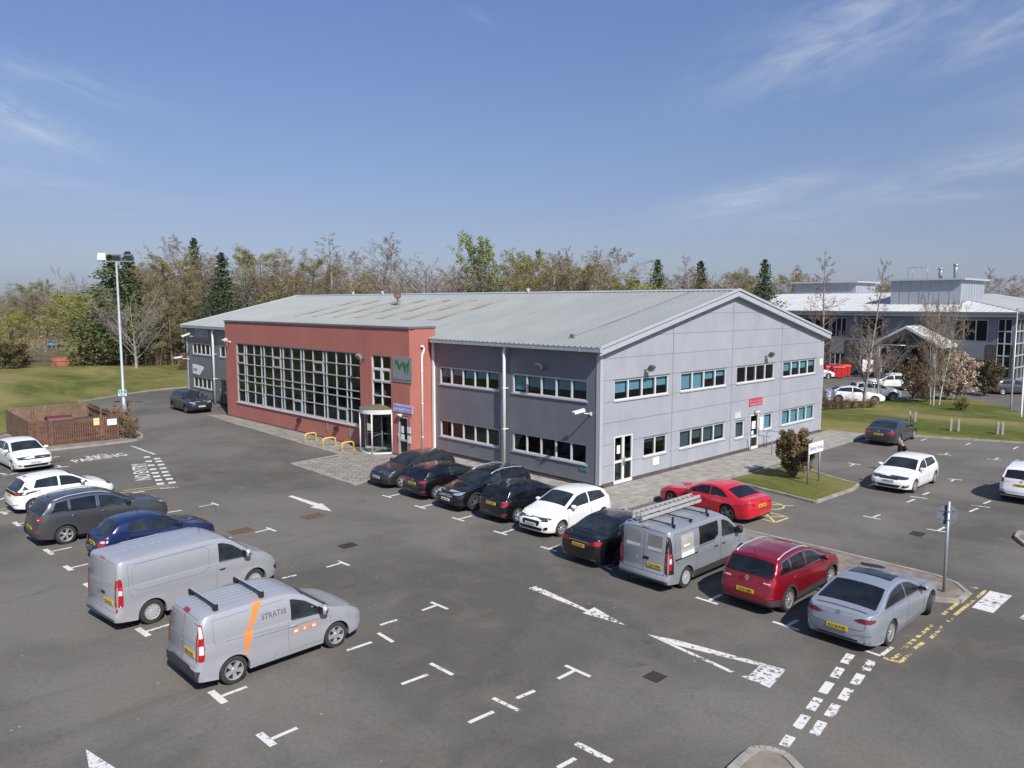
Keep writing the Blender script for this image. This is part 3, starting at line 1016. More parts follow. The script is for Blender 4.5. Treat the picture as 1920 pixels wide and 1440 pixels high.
FS = Frame((0, 0), (0, L_), flip=True)           # long side, faces -X
assert FG.n.y < 0 and FS.n.x < 0
A_, B_ = (-1.87, 12.0), (-2.27, 35.0)
FR = Frame(A_, B_, flip=True)                    # red entrance front
assert FR.n.x < 0
bld = thing('office_building', 'long silver clad office building with shallow grey green roof and red rendered entrance block', 'office building')
ZS = (1.12, 2.07, 4.10, 5.07)
# openings
gw = []     # gable: (s0, s1, z0, z1, panes, blinds, blind material)
def gs(u, v=720):
 return FG.hit(u, v)[0]
gA = (FG.hit(1151.5, 752)[0], FG.hit(1253.5, 738)[0])
gB = (FG.hit(1276, 735)[0], FG.hit(1361.5, 721)[0])
gC = (FG.hit(1381, 718)[0], FG.hit(1451.5, 708)[0])
gD = (FG.hit(1468, 706)[0], FG.hit(1529, 698)[0])
gw += [(*gA, ZS[2], ZS[3], 4, (0.62, 0.55, 0.58, 0.50), M_BLIND), (*gB, ZS[2], ZS[3], 4, (0.86, 0.95, 0.48, 0.40), M_BLIND),
 (*gC, ZS[2], ZS[3], 4, None, None), (*gD, ZS[2], ZS[3], 4, (0.60, 0.48, 0.52, 0.45), M_BLIND)]
gw += [(FG.hit(1206, 855)[0], FG.hit(1250, 845)[0], ZS[0], ZS[1], 2, (0.25, 0.3), M_BLIND_DIM),
 (*gB, ZS[0], ZS[1], 4, (0.9, 0.6, 0.85, 0.8), M_BLIND_DIM),
 (FG.hit(1379, 800)[0], FG.hit(1395.5, 800)[0], ZS[0] - 0.15, ZS[1] - 0.12, 1, (0.9,), M_BLIND_DIM),
 (FG.hit(1432.5, 790)[0], FG.hit(1448, 788)[0], ZS[0], ZS[1], 1, (0.95,), M_BLIND),
 (FG.hit(1466, 785)[0], FG.hit(1526, 780)[0], ZS[0], ZS[1], 4, (0.97, 0.93, 0.95, 0.9), M_BLIND)]
gd1 = (FG.hit(1151, 870)[0], FG.hit(1186, 870)[0], 0.12, 2.42)
gd2 = (FG.hit(1406, 810)[0], FG.hit(1422, 810)[0], 0.12, 2.18)
fwin = []
F1 = (FS.hit(1100.8, 753)[0], FS.hit(961.2, 737)[0])
F2 = (FS.hit(936.3, 732)[0], FS.hit(825, 720)[0])
F3 = (FS.hit(401, 666)[0], FS.hit(361.2, 662)[0])
F4 = (36.4, FS.hit(412, 660)[0])
for (a, b), bl, bl2 in ((F1, (0.5, 0.55, 0.62, 0.58, 0.80), None), (F2, (0.42, 0.45, 0.5, 0.4, 0.55), None), (F3, None, None), (F4, None, None)):
 fwin.append((a, b, ZS[2], ZS[3], 5, bl, M_BLIND))
 if (a, b) != F4:
  fwin.append((a, b, ZS[0], ZS[1], 5, bl2, None))
fdoor = (FS.hit(425, 735)[0], FS.hit(414, 735)[0], 0.15, 2.2)
mb = MB()
gh = [w[:4] for w in gw] + [gd1, gd2]
wall_cells(mb, FG, 0, W_, 0.28, ZE, gh)
mb.poly([FG.p(0, ZE), FG.p(W_, ZE), FG.p(W_, ZE + 0.02), FG.p(RX, RZ - 0.12), FG.p(0, ZE + 0.02)])
# joints
mb.cur = 1
for z in (1.10, 2.09, 3.1, 4.08, 5.09, 6.1, 7.1, 8.1):
 s0, s1 = 0.0, W_
 if z > ZE:
  k = (z - ZE) / (RZ - 0.12 - ZE)
  s0, s1 = RX * k, W_ - (W_ - RX) * k
 cuts = sorted([(h[0], h[1]) for h in gh if h[2] < z < h[3] or abs(z - h[2]) < 0.03 or abs(z - h[3]) < 0.03])
 x = s0
 for a, b in cuts + [(s1, s1)]:
  if a - x > 0.05:
   FG.box(mb, x, a, z - 0.011, z + 0.011, -0.01, 0.0025)
  x = max(x, b)
for s in (5.68, RX, 17.05):
 top = ZE + (RZ - 0.12 - ZE) * (s / RX if s <= RX else (W_ - s) / (W_ - RX))
 FG.box(mb, s - 0.018, s + 0.018, 0.28, top - 0.02, -0.01, 0.004)
mb.build('gable_wall', [M_CLAD, M_JOINT], bld)
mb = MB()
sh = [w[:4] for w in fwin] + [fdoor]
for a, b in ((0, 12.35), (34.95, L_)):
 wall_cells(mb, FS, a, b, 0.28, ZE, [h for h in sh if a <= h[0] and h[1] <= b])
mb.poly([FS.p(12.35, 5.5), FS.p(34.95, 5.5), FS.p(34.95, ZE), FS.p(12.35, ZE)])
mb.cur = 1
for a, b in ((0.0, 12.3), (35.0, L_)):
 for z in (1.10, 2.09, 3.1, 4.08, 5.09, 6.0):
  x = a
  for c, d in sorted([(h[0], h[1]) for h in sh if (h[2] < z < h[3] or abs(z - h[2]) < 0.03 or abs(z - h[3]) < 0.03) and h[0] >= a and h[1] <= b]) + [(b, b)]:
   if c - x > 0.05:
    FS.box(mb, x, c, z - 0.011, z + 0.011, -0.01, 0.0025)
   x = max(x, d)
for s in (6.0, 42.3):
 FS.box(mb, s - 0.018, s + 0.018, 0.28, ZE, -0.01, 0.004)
mb.build('side_wall', [M_CLAD_SHADED, M_JOINT], bld)
mb = MB()
mb.poly([(0, L_, 0), (W_, L_, 0), (W_, L_, ZE), (RX, L_, RZ - 0.12), (0, L_, ZE)])
mb.poly([(W_, 0, 0), (W_, L_, 0), (W_, L_, ZE), (W_, 0, ZE)])
mb.build('rear_wall', [M_CLAD], bld)
for fr, a, b in ((FG, 0.03, gd1[0]), (FG, gd1[1], gd2[0]), (FG, gd2[1], W_ - 0.03), (FS, 0.0, 12.35), (FS, 34.95, fdoor[0]), (FS, fdoor[1], L_)):
 mb = MB(); fr.box(mb, a, b, 0, 0.28, -0.3, -0.032); mb.build('brick_plinth', [M_PLINTH], bld)
mb = MB()
mb.box((-0.035, -0.03, 0.26), (0.16, 0.0, ZE)); mb.box((-0.03, -0.001, 0.26), (-0.001, 0.2, ZE))
mb.build('corner_trim', [M_TRIM], bld)
for a, b in (((W_ - 0.14, -0.03, 0.26), (W_ + 0.03, 0.0, ZE)), ((-0.03, L_ - 0.16, 0.26), (0.0, L_ + 0.02, ZE))):
 mb = MB(); mb.box(a, b); mb.build('corner_trim', [M_TRIM], bld)
# interior seen through the glass
mb = MB()
mb.box((0.25, 0.25, 0.0), (W_ - 0.2, L_ - 0.2, 0.06))
mb.box((0.25, 0.25, 3.05), (W_ - 0.2, L_ - 0.2, 3.30))
mb.box((0.25, 0.25, 6.1), (W_ - 0.2, L_ - 0.2, 6.15))
mb.box((5.2, 5.0, 0.06), (5.35, L_ - 0.3, 6.1)); mb.box((5.2, 5.0, 0.06), (W_ - 0.3, 5.15, 6.1))
rnd = random.Random(5)
for z in (0.06, 3.3):
 for k in range(9):      # desks and cabinets behind the windows
  y = 1.0 + k * 1.25
  mb.box((1.0, y, z), (1.8, y + 1.0, z + 0.74)); mb.box((1.2, y + 0.3, z + 0.74), (1.26, y + 0.8, z + 1.15))
 for k in range(16):
  x = 1.0 + k * 1.3
  mb.box((x, 1.0, z), (x + 1.0, 1.7, z + 0.74)); mb.box((x + 0.3, 1.3, z + 0.74), (x + 0.8, 1.36, z + 1.15))
mb.build('interior', [M_INT], bld)
for w in gw:
 window(bld, FG, *w[:5], blinds=w[5], blind_mat=w[6])
for w in fwin:
 window(bld, FS, *w[:5], blinds=w[5], blind_mat=w[6])
def glazed_door(parent, fr, o, leaves, mat, rails=(0.5,), name='door', stuck=()):
 s0, s1, z0, z1 = o
 d = MB(); rec = 0.06; fw = 0.085
 fr.box(d, s0, s1, z1 - fw, z1, -rec - 0.04, -rec + 0.05)
 n = leaves
 for k in range(n):
  a, b = s0 + (s1 - s0) * k / n, s0 + (s1 - s0) * (k + 1) / n
  fr.box(d, a, a + fw, z0, z1 - fw, -rec - 0.035, -rec + 0.045)
  fr.box(d, b - fw, b, z0, z1 - fw, -rec - 0.035, -rec + 0.045)
  fr.box(d, a + fw, b - fw, z0, z0 + 0.16, -rec - 0.03, -rec + 0.04)
  for r in rails:
   zz = z0 + (z1 - z0) * r
   fr.box(d, a + fw, b - fw, zz - 0.06, zz + 0.06, -rec - 0.03, -rec + 0.04)
 o_ = d.build(name, [mat], parent)
 g_ = MB()
 facing(g_, fr, s0, s1, z0, z1, -rec)
 g_.build('pane', [M_GLASS], o_)
 h_ = MB()
 m = (s0 + s1) / 2 if n == 2 else s1 - fw * 0.5
 for q in ((-0.11, 0.11) if n == 2 else (0,)):
  h_.tube([fr.p(m + q * 0.5, z0 + 0.85, 0.05), fr.p(m + q * 0.5, z0 + 1.25, 0.05)], 0.018, 6)
 h_.build('handle', [M_STEEL], o_)
 if stuck:
  s_ = MB()
  for a, b, c, d2 in stuck:
   s_.poly([fr.p(a, c, -rec + 0.004), fr.p(b, c, -rec + 0.004), fr.p(b, d2, -rec + 0.004), fr.p(a, d2, -rec + 0.004)])
  s_.build('notice', [M_PAPER], o_)
 return o_
glazed_door(bld, FG, gd1, 2, M_FRAME, (0.46,), stuck=((gd1[0] + 0.28, gd1[0] + 0.52, 1.55, 1.95),))
glazed_door(bld, FG, gd2, 1, M_FRAME, (0.36,), stuck=((gd2[0] + 0.3, gd2[0] + 0.72, 1.3, 1.75), (gd2[0] + 0.28, gd2[0] + 0.52, 0.95, 1.2)))
glazed_door(bld, FS, fdoor, 1, plain('dark_door', (0.06, 0.075, 0.09), 0.5), (0.4,), stuck=((fdoor[0] + 0.2, fdoor[0] + 0.5, 0.9, 1.2),))
# profiled roof
YA, YB = -0.34, L_ + 0.34
def rz(x):
 return 6.62 + SL * (x + 0.35) if x <= RX else 6.62 + SL * (2 * RX + 0.35 - x)
def roof_sheet(mb, x0, x1, y0, y1, pitch=0.333, h=0.030):
 n = int((y1 - y0) / pitch)
 pitch = (y1 - y0) / n
 ys = []
 for k in range(n):
  y = y0 + k * pitch
  ys += [(y, 0), (y + pitch * 0.62, 0), (y + pitch * 0.72, h), (y + pitch * 0.90, h)]
 ys.append((y1, 0))
 a = [mb.vert((x0, y, rz(x0) + q)) for y, q in ys]
 b = [mb.vert((x1, y, rz(x1) + q)) for y, q in ys]
 for k in range(len(ys) - 1):
  mb.face((a[k], a[k + 1], b[k + 1], b[k]) if x0 < RX and x1 > x0 else (a[k + 1], a[k], b[k], b[k + 1]))
mb = MB()
roof_sheet(mb, -0.33, RX, YA, YB)
roof_sheet(mb, W_ + 0.33, RX, YA, YB)
mb.poly([(-0.33, YA, rz(-0.33) - 0.05), (RX, YA, RZ - 0.05), (RX, YB, RZ - 0.05), (-0.33, YB, rz(-0.33) - 0.05)])
mb.poly([(W_ + 0.33, YA, rz(-0.33) - 0.05), (RX, YA, RZ - 0.05), (RX, YB, RZ - 0.05), (W_ + 0.33, YB, rz(-0.33) - 0.05)])
roof = mb.build('roof', [M_ROOF], bld)
mb = MB()
for sx in (-1, 1):
 x0 = RX + sx * 0.28
 z0 = rz(x0) + 0.05
 mb.poly([(RX, YA, RZ + 0.075), (x0, YA, z0), (x0, YB, z0), (RX, YB, RZ + 0.075)] if sx > 0 else [(RX, YA, RZ + 0.075), (RX, YB, RZ + 0.075), (x0, YB, z0), (x0, YA, z0)])
mb.build('ridge_cap', [M_TRIM], roof)
for y in (YA - 0.02, YB - 0.06):
 mb = MB()
 for sx in (-1, 1):
  a = Vector((RX + sx * (RX + 0.40), y + 0.05, rz(-0.35) - 0.02)); b = Vector((RX, y + 0.05, RZ + 0.0))
  d = (b - a)
  up = Vector((0, 0, 1))
  for o0, o1, yy, th in ((-0.03, 0.10, 0.0, 0.10), (-0.33, -0.05, 0.03, 0.05)):
   c = (a + b) / 2 + up * ((o0 + o1) / 2) + Vector((0, yy, 0))
   mb.obox(c, d / 2, Vector((0, th / 2, 0)), up * ((o1 - o0) / 2))
 mb.build('verge_trim', [M_TRIM], roof)
mb = MB()
mb.poly([(-0.33, -0.3, rz(-0.33) - 0.32), (RX, -0.3, RZ - 0.32), (RX, 0.0, RZ - 0.32), (-0.33, 0.0, rz(-0.33) - 0.32)])
mb.poly([(W_ + 0.33, -0.3, rz(-0.33) - 0.32), (RX, -0.3, RZ - 0.32), (RX, 0.0, RZ - 0.32), (W_ + 0.33, 0.0, rz(-0.33) - 0.32)])
mb.poly([(-0.36, -0.3, 6.45), (0.0, -0.3, 6.45), (0, L_, 6.45), (-0.36, L_, 6.45)])
mb.build('soffit', [M_TRIM], roof)
for y0, y1 in ((YA, 12.0), (35.05, YB)):
 mb = MB()
 for x in (-0.46,):
  mb.box((x, y0, 6.43), (x + 0.02, y1, 6.62)); mb.box((x + 0.022, y0, 6.43), (x + 0.14, y1, 6.45))
  mb.box((x - 0.012, y0, 6.605), (x - 0.001, y1, 6.635))
 k = y0 + 1.2
 while k < y1:
  mb.box((-0.475, k, 6.42), (-0.461, k + 0.09, 6.60)); k += 3.0
 mb.box((-0.47, y0 - 0.015, 6.42), (-0.3, y0 - 0.002, 6.66))
 mb.build('gutter', [M_GUTTER], bld)
for k in range(7):
 y = 16.65 + 2.98 * k
 mb = MB()
 x0, x1 = 3.55, 9.15
 zz = 0.036
 wd = 0.40
 mb.poly([(x0, y + 0.35 - wd, rz(x0) + zz), (x1, y - 0.3 - wd, rz(x1) + zz), (x1, y - 0.3 + wd, rz(x1) + zz), (x0, y + 0.35 + wd, rz(x0) + zz)])
 mb.build('rooflight', [M_ROOFLIGHT], roof)
# lightning tape along the roof
mb = MB()
mb.tube([(1.0, 2.6, rz(1) + 0.08), (4.5, 2.5, rz(4.5) + 0.07), (RX - 0.4, 2.4, rz(RX - 0.4) + 0.07)], 0.012, 4)
mb.box((0.9, 2.52, rz(1) + 0.03), (1.06, 2.7, rz(1) + 0.2))
mb.build('roof_cable', [M_CAP], roof)
for (u, v) in ((664, 553.5), (716, 553), (840, 551), (992, 550)):
 pass
def downpipe(x, y, z0, z1, r=0.09, joints=(2.2, 4.3)):
 mb = MB()
 mb.tube([(x + 0.18, y, z1 + 0.05), (x + 0.05, y, z1 - 0.05), (x, y, z1 - 0.22), (x, y, z0)], r, 12)
 for z in joints:
  mb.tube([(x, y, z - 0.03), (x, y, z + 0.03)], r + 0.018, 12)
  mb.box((x, y - 0.03, z - 0.02), (0.0, y + 0.03, z + 0.02))
 mb.build('downpipe', [M_PIPE], bld)
downpipe(-0.27, FS.hit(947, 760)[0] - 0.22, 0.1, 6.42, 0.085)
downpipe(-0.27, FS.hit(405, 690)[0] - 0.2, 0.1, 6.42, 0.095)
mb = MB(); mb.box((-0.12, 12.12, 0.1), (-0.005, 12.28, 6.42)); mb.build('downpipe', [M_PIPE], bld)
# ------------------------------------------------------------------ red entrance block
ZR = 7.22
cw = [FR.hit(673.7, 662.5), FR.hit(442.5, 642.5), FR.hit(446, 751), FR.hit(677.5, 800)]
cs0, cs1 = (cw[0][0] + cw[3][0]) / 2, (cw[1][0] + cw[2][0]) / 2
cz0, cz1 = (cw[2][1] + cw[3][1]) / 2, (cw[0][1] + cw[1][1]) / 2
ew = [FR.hit(732, 667.5), FR.hit(696.7, 665), FR.hit(697, 767), FR.hit(734, 772)]
es0, es1 = (ew[0][0] + ew[3][0]) / 2, (ew[1][0] + ew[2][0]) / 2
ez0, ez1 = (ew[2][1] + ew[3][1]) / 2, (ew[0][1] + ew[1][1]) / 2
rs0, rs1 = FR.hit(735.5, 800)[0], FR.hit(688, 800)[0]        # revolving door opening
ds0, ds1 = FR.hit(765, 800)[0], FR.hit(747, 800)[0]           # side door
mb = MB()
wall_cells(mb, FR, 0, FR.len, 0.05, ZR, [(cs0, cs1, cz0, cz1), (es0, es1, ez0, ez1), (rs0, rs1, 0.05, 2.5), (ds0, ds1, 0.05, 2.35)], 0.22)
a3, b3 = Vector((*A_, 0)), Vector((0.28, 12.45, 0))
c3, d3 = Vector((*B_, 0)), Vector((0.28, 35.0, 0))
up = Vector((0, 0, 1))
mb.poly([b3 + up * 0.05, a3 + up * 0.05, a3 + up * ZR, b3 + up * ZR])
mb.poly([c3 + up * 0.05, d3 + up * 0.05, d3 + up * ZR, c3 + up * ZR])
mb.poly([d3 + up * 5.5, b3 + up * 5.5, b3 + up * ZR, d3 + up * ZR])
red = mb.build('entrance_block', [M_RENDER], bld)
mb = MB()
FR.box(mb, -0.05, FR.len + 0.05, ZR, ZR + 0.10, -0.30, 0.06)
rf = Frame(A_, (0.28, 12.45)); rn = 1 if rf.n.y < 0 else -1
rf.box(mb, 0.25, rf.len + 0.02, ZR, ZR + 0.098, -0.28 * rn, 0.05 * rn)
mb.poly([FR.p(0.1, ZR - 0.02, -0.25), FR.p(FR.len, ZR - 0.02, -0.25), Vector((0.3, 35, ZR - 0.02)), Vector((0.3, 12.5, ZR - 0.02))])
mb.build('coping', [M_CAP], red)
mb = MB()
FR.box(mb, 0.02, rs0, 0.0, 0.12, -0.2, 0.012); FR.box(mb, rs1, FR.len - 0.02, 0.0, 0.12, -0.2, 0.012)
mb.build('base_course', [plain('base_dark', (0.10, 0.085, 0.08), 0.9)], red)
# hall behind the glass wall
mb = MB()
mb.box((-1.55, 12.6, 0.0), (3.9, 34.8, 0.05)); mb.box((3.9, 12.6, 0.05), (4.0, 34.8, 5.5))
mb.box((0.3, 14.0, 3.0), (3.9, 34.6, 3.22)); mb.box((-1.5, 12.6, 5.95), (3.9, 34.8, 6.0))
for y in (17.2, 21.5, 25.9, 30.2):
 mb.tube([(-0.9, y, 0.05), (-0.9, y, 5.95)], 0.11, 10)
mb.build('entrance_hall', [plain('hall_interior', (0.15, 0.145, 0.14), 0.8)], red)
mb = MB()
for k in range(26):
 y = 17.0 + k * 0.68
 if k % 5 in (1, 2) or k > 20:
  mb.poly([(-1.25, y, 0.3), (-1.25, y + 0.55, 0.3), (-1.25, y + 0.55, 2.6), (-1.25, y, 2.6)])
mb.build('curtain', [plain('teal_curtain', (0.10, 0.17, 0.17), 0.9)], red)
# glass wall with its uneven mullions
ox = [170, 225, 240, 297, 350, 372, 435, 495, 515, 580, 648, 668, 738, 815, 838, 912, 988, 1018, 1095]
ss = [FR.hit(400 + x / 4, 580 + (250 + 80 * (x - 170) / 925) / 4)[0] for x in ox]
k0, k1 = ss[0], ss[-1]
ss = [cs1 + (x - k0) / (k1 - k0) * (cs0 - cs1) for x in ss]
hz = [0, 0.174, 0.345, 0.53, 0.635, 0.80, 1.0]
hz = [cz1 - (cz1 - cz0) * h for h in hz]
mb = MB()
for k, s in enumerate(ss):
 w = 0.05 if k in (0, len(ss) - 1) else 0.032
 a = s - w if k < len(ss) - 1 else s
 if k == 0:
  a = s - w
 elif k == len(ss) - 1:
  a = s
 else:
  a = s - w / 2
 FR.box(mb, a, a + w, cz0, cz1, -0.16, -0.04)
for k, z in enumerate(hz):
 w = 0.06 if k in (0, 6) else 0.055
 z_ = min(max(z - w / 2, cz0), cz1 - w)
 FR.box(mb, cs0 + 0.001, cs1 - 0.001, z_, z_ + w, -0.158, -0.045)
for (c, r) in ((0, 1), (6, 1), (12, 1), (4, 5), (9, 5), (15, 5)):
 a, b = ss[c + 1], ss[c]
 z1_, z0_ = hz[r], hz[r + 1]
 for q in ((a + 0.02, b - 0.02, z1_ - 0.11, z1_ - 0.02), (a + 0.02, b - 0.02, z0_ + 0.02, z0_ + 0.11)):
  FR.box(mb, *q, -0.12, -0.03)
 for q in ((a + 0.021, a + 0.11), (b - 0.11, b - 0.021)):
  FR.box(mb, *q, z0_ + 0.11, z1_ - 0.11, -0.12, -0.03)
gwall = mb.build('glass_wall', [M_FRAME_GREY], red)
mb = MB()
facing(mb, FR, cs0, cs1, cz0, cz1, -0.1)
mb.build('pane', [M_GLASS_DK], gwall)
mb = MB(); FR.box(mb, cs0 - 0.05, cs1 + 0.05, cz0 - 0.1, cz0 - 0.002, -0.1, 0.07); mb.build('sill', [M_FRAME], gwall)
# the tall window over the door
mb = MB()
em = (es0 + es1) / 2
rows = [ez1, ez1 - (ez1 - ez0) * 0.24, ez1 - (ez1 - ez0) * 0.485, ez1 - (ez1 - ez0) * 0.74, ez0]
for a, w in ((es0, 0.06), (em - 0.035, 0.07), (es1 - 0.06, 0.06)):
 FR.box(mb, a, a + w, ez0, ez1, -0.16, -0.04)
for k, z in enumerate(rows):
 z_ = min(max(z - 0.03, ez0), ez1 - 0.06)
 FR.box(mb, es0 + 0.001, es1 - 0.001, z_, z_ + 0.06, -0.158, -0.045)
for a, b in ((es0 + 0.06, em - 0.035), (em + 0.035, es1 - 0.06)):
 for q in ((a, b, rows[1] - 0.12, rows[1] - 0.03), (a, b, rows[2] + 0.03, rows[2] + 0.12)):
  FR.box(mb, *q, -0.12, -0.03)
 for q in ((a, a + 0.08), (b - 0.08, b)):
  FR.box(mb, *q, rows[2] + 0.12, rows[1] - 0.12, -0.12, -0.03)
ewin = mb.build('window', [M_FRAME], red)
mb = MB(); facing(mb, FR, es0, es1, ez0, ez1, -0.1); mb.build('pane', [M_GLASS_DK], ewin)
mb = MB(); FR.box(mb, es0 - 0.05, es1 + 0.05, ez0 - 0.1, ez0 - 0.002, -0.1, 0.07); mb.build('sill', [M_FRAME], ewin)
# revolving door drum
rc = (rs0 + rs1) / 2
rr = (rs1 - rs0) / 2 - 0.02
cen = FR.p(rc, 0, -0.18)
ft, fn = FR.t, FR.n
def drum(mb, r, z0, z1, a0=-10, a1=190, n=22, thick=0.0):
 pr = None
 for k in range(n + 1):
  a = R(a0 + (a1 - a0) * k / n)
  p = cen + ft * (r * math.cos(a)) + fn * (r * math.sin(a))
  if pr is not None:
   mb.poly([pr + up * z0, p + up * z0, p + up * z1, pr + up * z1])
  pr = p
mb = MB()
drum(mb, rr, 2.34, 2.62); drum(mb, rr, 0.05, 0.16)
for a in (8, 62, 118, 172):
 p = cen + ft * (rr * math.cos(R(a))) + fn * (rr * math.sin(R(a)))
 mb.tube([p + up * 0.05, p + up * 2.36], 0.045, 8)
rv = mb.build('revolving_door', [M_FRAME], red)
for a, b in ((8, 62), (118, 172)):
 mb = MB(); drum(mb, rr - 0.01, 0.16, 2.34, a, b, 8); mb.build('pane', [M_GLASS], rv)
mb = MB()
pts = [cen + ft * ((rr + 0.03) * math.cos(R(-5 + 190 * k / 22))) + fn * ((rr + 0.03) * math.sin(R(-5 + 190 * k / 22))) + up * 2.62 for k in range(23)]
top = cen + up * 2.80
for p, q in zip(pts, pts[1:]):
 mb.poly([p, q, top])
mb.build('drum_roof', [plain('mossy_felt', (0.15, 0.12, 0.075), 0.95, var=0.45, scale=9)], rv)
mb = MB()
for a in (25, 115, 205, 295):
 d = ft * math.cos(R(a)) + fn * math.sin(R(a))
 for z0, z1 in ((0.12, 0.24), (2.2, 2.32)):
  mb.obox(cen + d * (rr * 0.46) + up * ((z0 + z1) / 2), d * (rr * 0.46), d.cross(up) * 0.02, up * ((z1 - z0) / 2))
 mb.obox(cen + d * (rr * 0.9) + up * 1.22, d * 0.03, d.cross(up) * 0.025, up * 1.0)
 mb.obox(cen + d * (rr * 0.5) + up * 1.05, d * (rr * 0.36), d.cross(up) * 0.012, up * 0.02)
mb.tube([cen + up * 0.1, cen + up * 2.34], 0.05, 8)
mb.build('door_wing', [M_FRAME], rv)
mb = MB()
pp = cen + ft * (rr * 0.35 * -1) + fn * (rr * 0.955)
mb.obox(pp + up * 1.62, ft * 0.16, fn * 0.004, up * 0.2)
mb.build('notice', [plain('lime_notice', (0.62, 0.72, 0.40), 0.7)], rv)
mb = MB()
mb.box((-1.85, 12.6, 0.02), (2.0, 18.0, 0.055)); mb.poly([(2.0, 12.6, 0.05), (2.0, 18, 0.05), (2.0, 18, 3), (2.0, 12.6, 3)])
mb.build('lobby', [plain('lobby_interior', (0.085, 0.08, 0.075), 0.8)], red)
dr = glazed_door(red, FR, (ds0, ds1, 0.06, 2.3), 1, M_FRAME_GREY, (0.40,), stuck=((ds0 + 0.45, ds0 + 0.70, 1.35, 1.75), (ds0 + 0.4, ds0 + 0.72, 1.0, 1.28)))
# soil pipe with a swan neck on the return
rp = rf.p(rf.hit(789, 700)[0], 0, 0.09 * rn)
mb = MB()
e = rf.t
mb.tube([rp + up * 0.05, rp + up * 5.55, rp + up * 5.78 + e * 0.05, rp + up * 5.92 + e * 0.16, rp + up * 6.12 + e * 0.18, rp + up * 6.24 + e * 0.08, rp + up * 6.2 - e * 0.06], 0.06, 10)
for z in (1.1, 3.0, 4.8):
 mb.tube([rp + up * (z - 0.03), rp + up * (z + 0.03)], 0.072, 10)
mb.build('soil_pipe', [M_PIPE], red)
# small vents and grilles low on the red wall
for u, v, w, h in ((613.5, 801, 0.2, 0.55), (655.5, 811, 0.2, 0.55)):
 s, z = FR.hit(u, v)
 mb = MB(); FR.box(mb, s - w / 2, s + w / 2, z - h / 2, z + h / 2, 0, 0.02)
 for k in range(6):
  FR.box(mb, s - w / 2 + 0.02, s + w / 2 - 0.02, z - h / 2 + 0.04 + k * 0.085, z - h / 2 + 0.08 + k * 0.085, 0.02, 0.035)
 mb.build('wall_vent', [M_STEEL], red)
# ------------------------------------------------------------------ things fixed to the walls
def floodlight(fr, u, v, label, mat=None, size=0.165, group='floodlights on the walls'):
 s, z = fr.hit(u, v)
 r = thing('floodlight', label, 'floodlight', fr.p(s, z, 0), 0, group)
 base = fr.p(s, z, 0)
 L = lambda ds, dz, o: fr.t * ds + up * dz + fr.n * o
 mb = MB(); mb.tube([L(0, -0.12, 0.0), L(0, -0.1, 0.12), L(0, 0.0, 0.28)], 0.025, 8); mb.obox(L(0, -0.12, 0.02), fr.t * 0.06, fr.n * 0.02, up * 0.06)
 mb.build('bracket', [M_CAP], r)
 mb = MB()
 tilt = (fr.n * 0.8 - up * 0.6).normalized(); ty = fr.t.cross(tilt).normalized()
 c = L(0, 0.02, 0.38)
 mb.obox(c, fr.t * size, ty * (size * 0.78), tilt * 0.07)
 mb.obox(c + tilt * 0.08, fr.t * (size * 1.1), ty * (size * 0.88), tilt * 0.014)
 for k in range(5):
  mb.obox(c - tilt * 0.085, fr.t * 0.008, ty * (size * 0.7), tilt * 0.03) if k == 0 else mb.obox(c - tilt * 0.085 + fr.t * ((k - 2.5) * size * 0.35), fr.t * 0.008, ty * (size * 0.7), tilt * 0.03)
 h = mb.build('lamp_head', [mat or plain('lamp_grey', (0.11, 0.11, 0.115), 0.5, 0.4)], r)
 mb = MB(); mb.obox(c + tilt * 0.098, fr.t * size * 0.9, ty * (size * 0.68), tilt * 0.003)
 mb.build('lens', [dark_glass('lamp_lens', (0.10, 0.10, 0.10))], h)
 return r
floodlight(FS, 1020, 687, 'grey floodlight on the shaded side wall above the five pane upper window')
floodlight(FG, 1209, 690, 'grey floodlight on the sunlit gable near the front corner')
floodlight(FG, 1435, 665, 'grey floodlight on the sunlit gable under the ridge, the farther one')
floodlight(FR, 683, 668, 'silver floodlight on the red wall beside the glass wall', plain('lamp_silver', (0.45, 0.46, 0.46), 0.4, 0.5))
for u, v, lb in ((563, 787.5, 'small black uplighter low on the red wall, left one'), (633, 803, 'small black uplighter low on the red wall nearer the revolving door')):
 s, z = FR.hit(u, v)
 r = thing('wall_light', lb, 'wall light', FR.p(s, z, 0), 0, 'black lights low on the red wall')
 mb = MB(); mb.obox(FR.n * 0.09, FR.t * 0.13, FR.n * 0.09, up * 0.12); mb.obox(FR.n * 0.2 - up * 0.02, FR.t * 0.11, FR.n * 0.03, up * 0.09)
 mb.build('lamp_body', [M_BLACK], r)
def cctv(fr, s, z, label, arm=0.5, side=0.6, tilt=-0.25, long=0.42):
 r = thing('security_camera', label, 'camera', fr.p(s, z, 0), 0, 'white security cameras')
 mb = MB()
 mb.obox(fr.n * 0.02, fr.t * 0.06, fr.n * 0.02, up * 0.08)
 mb.tube([fr.n * 0.02, fr.n * arm * 0.6 + up * 0.05, fr.n * arm + up * 0.12], 0.03, 8)
 mb.build('bracket', [M_PIPE], r)
 d = (fr.t * side + fr.n * 0.8 + up * tilt).normalized()
 sd = d.cross(up).normalized(); u2 = sd.cross(d)
 c = fr.n * arm + up * 0.2 + d * 0.12
 mb = MB(); mb.obox(c, d * long * 0.6, sd * 0.07, u2 * 0.06); mb.obox(c + u2 * 0.075 + d * 0.05, d * long * 0.68, sd * 0.09, u2 * 0.012)
 b = mb.build('camera_body', [M_PIPE], r)
 mb = MB(); mb.tube([c + d * long * 0.6, c + d * (long * 0.6 + 0.01)], 0.045, 10)
 mb.build('lens', [M_BLACK], b)
 return r
s, z = FS.hit(1108, 776)
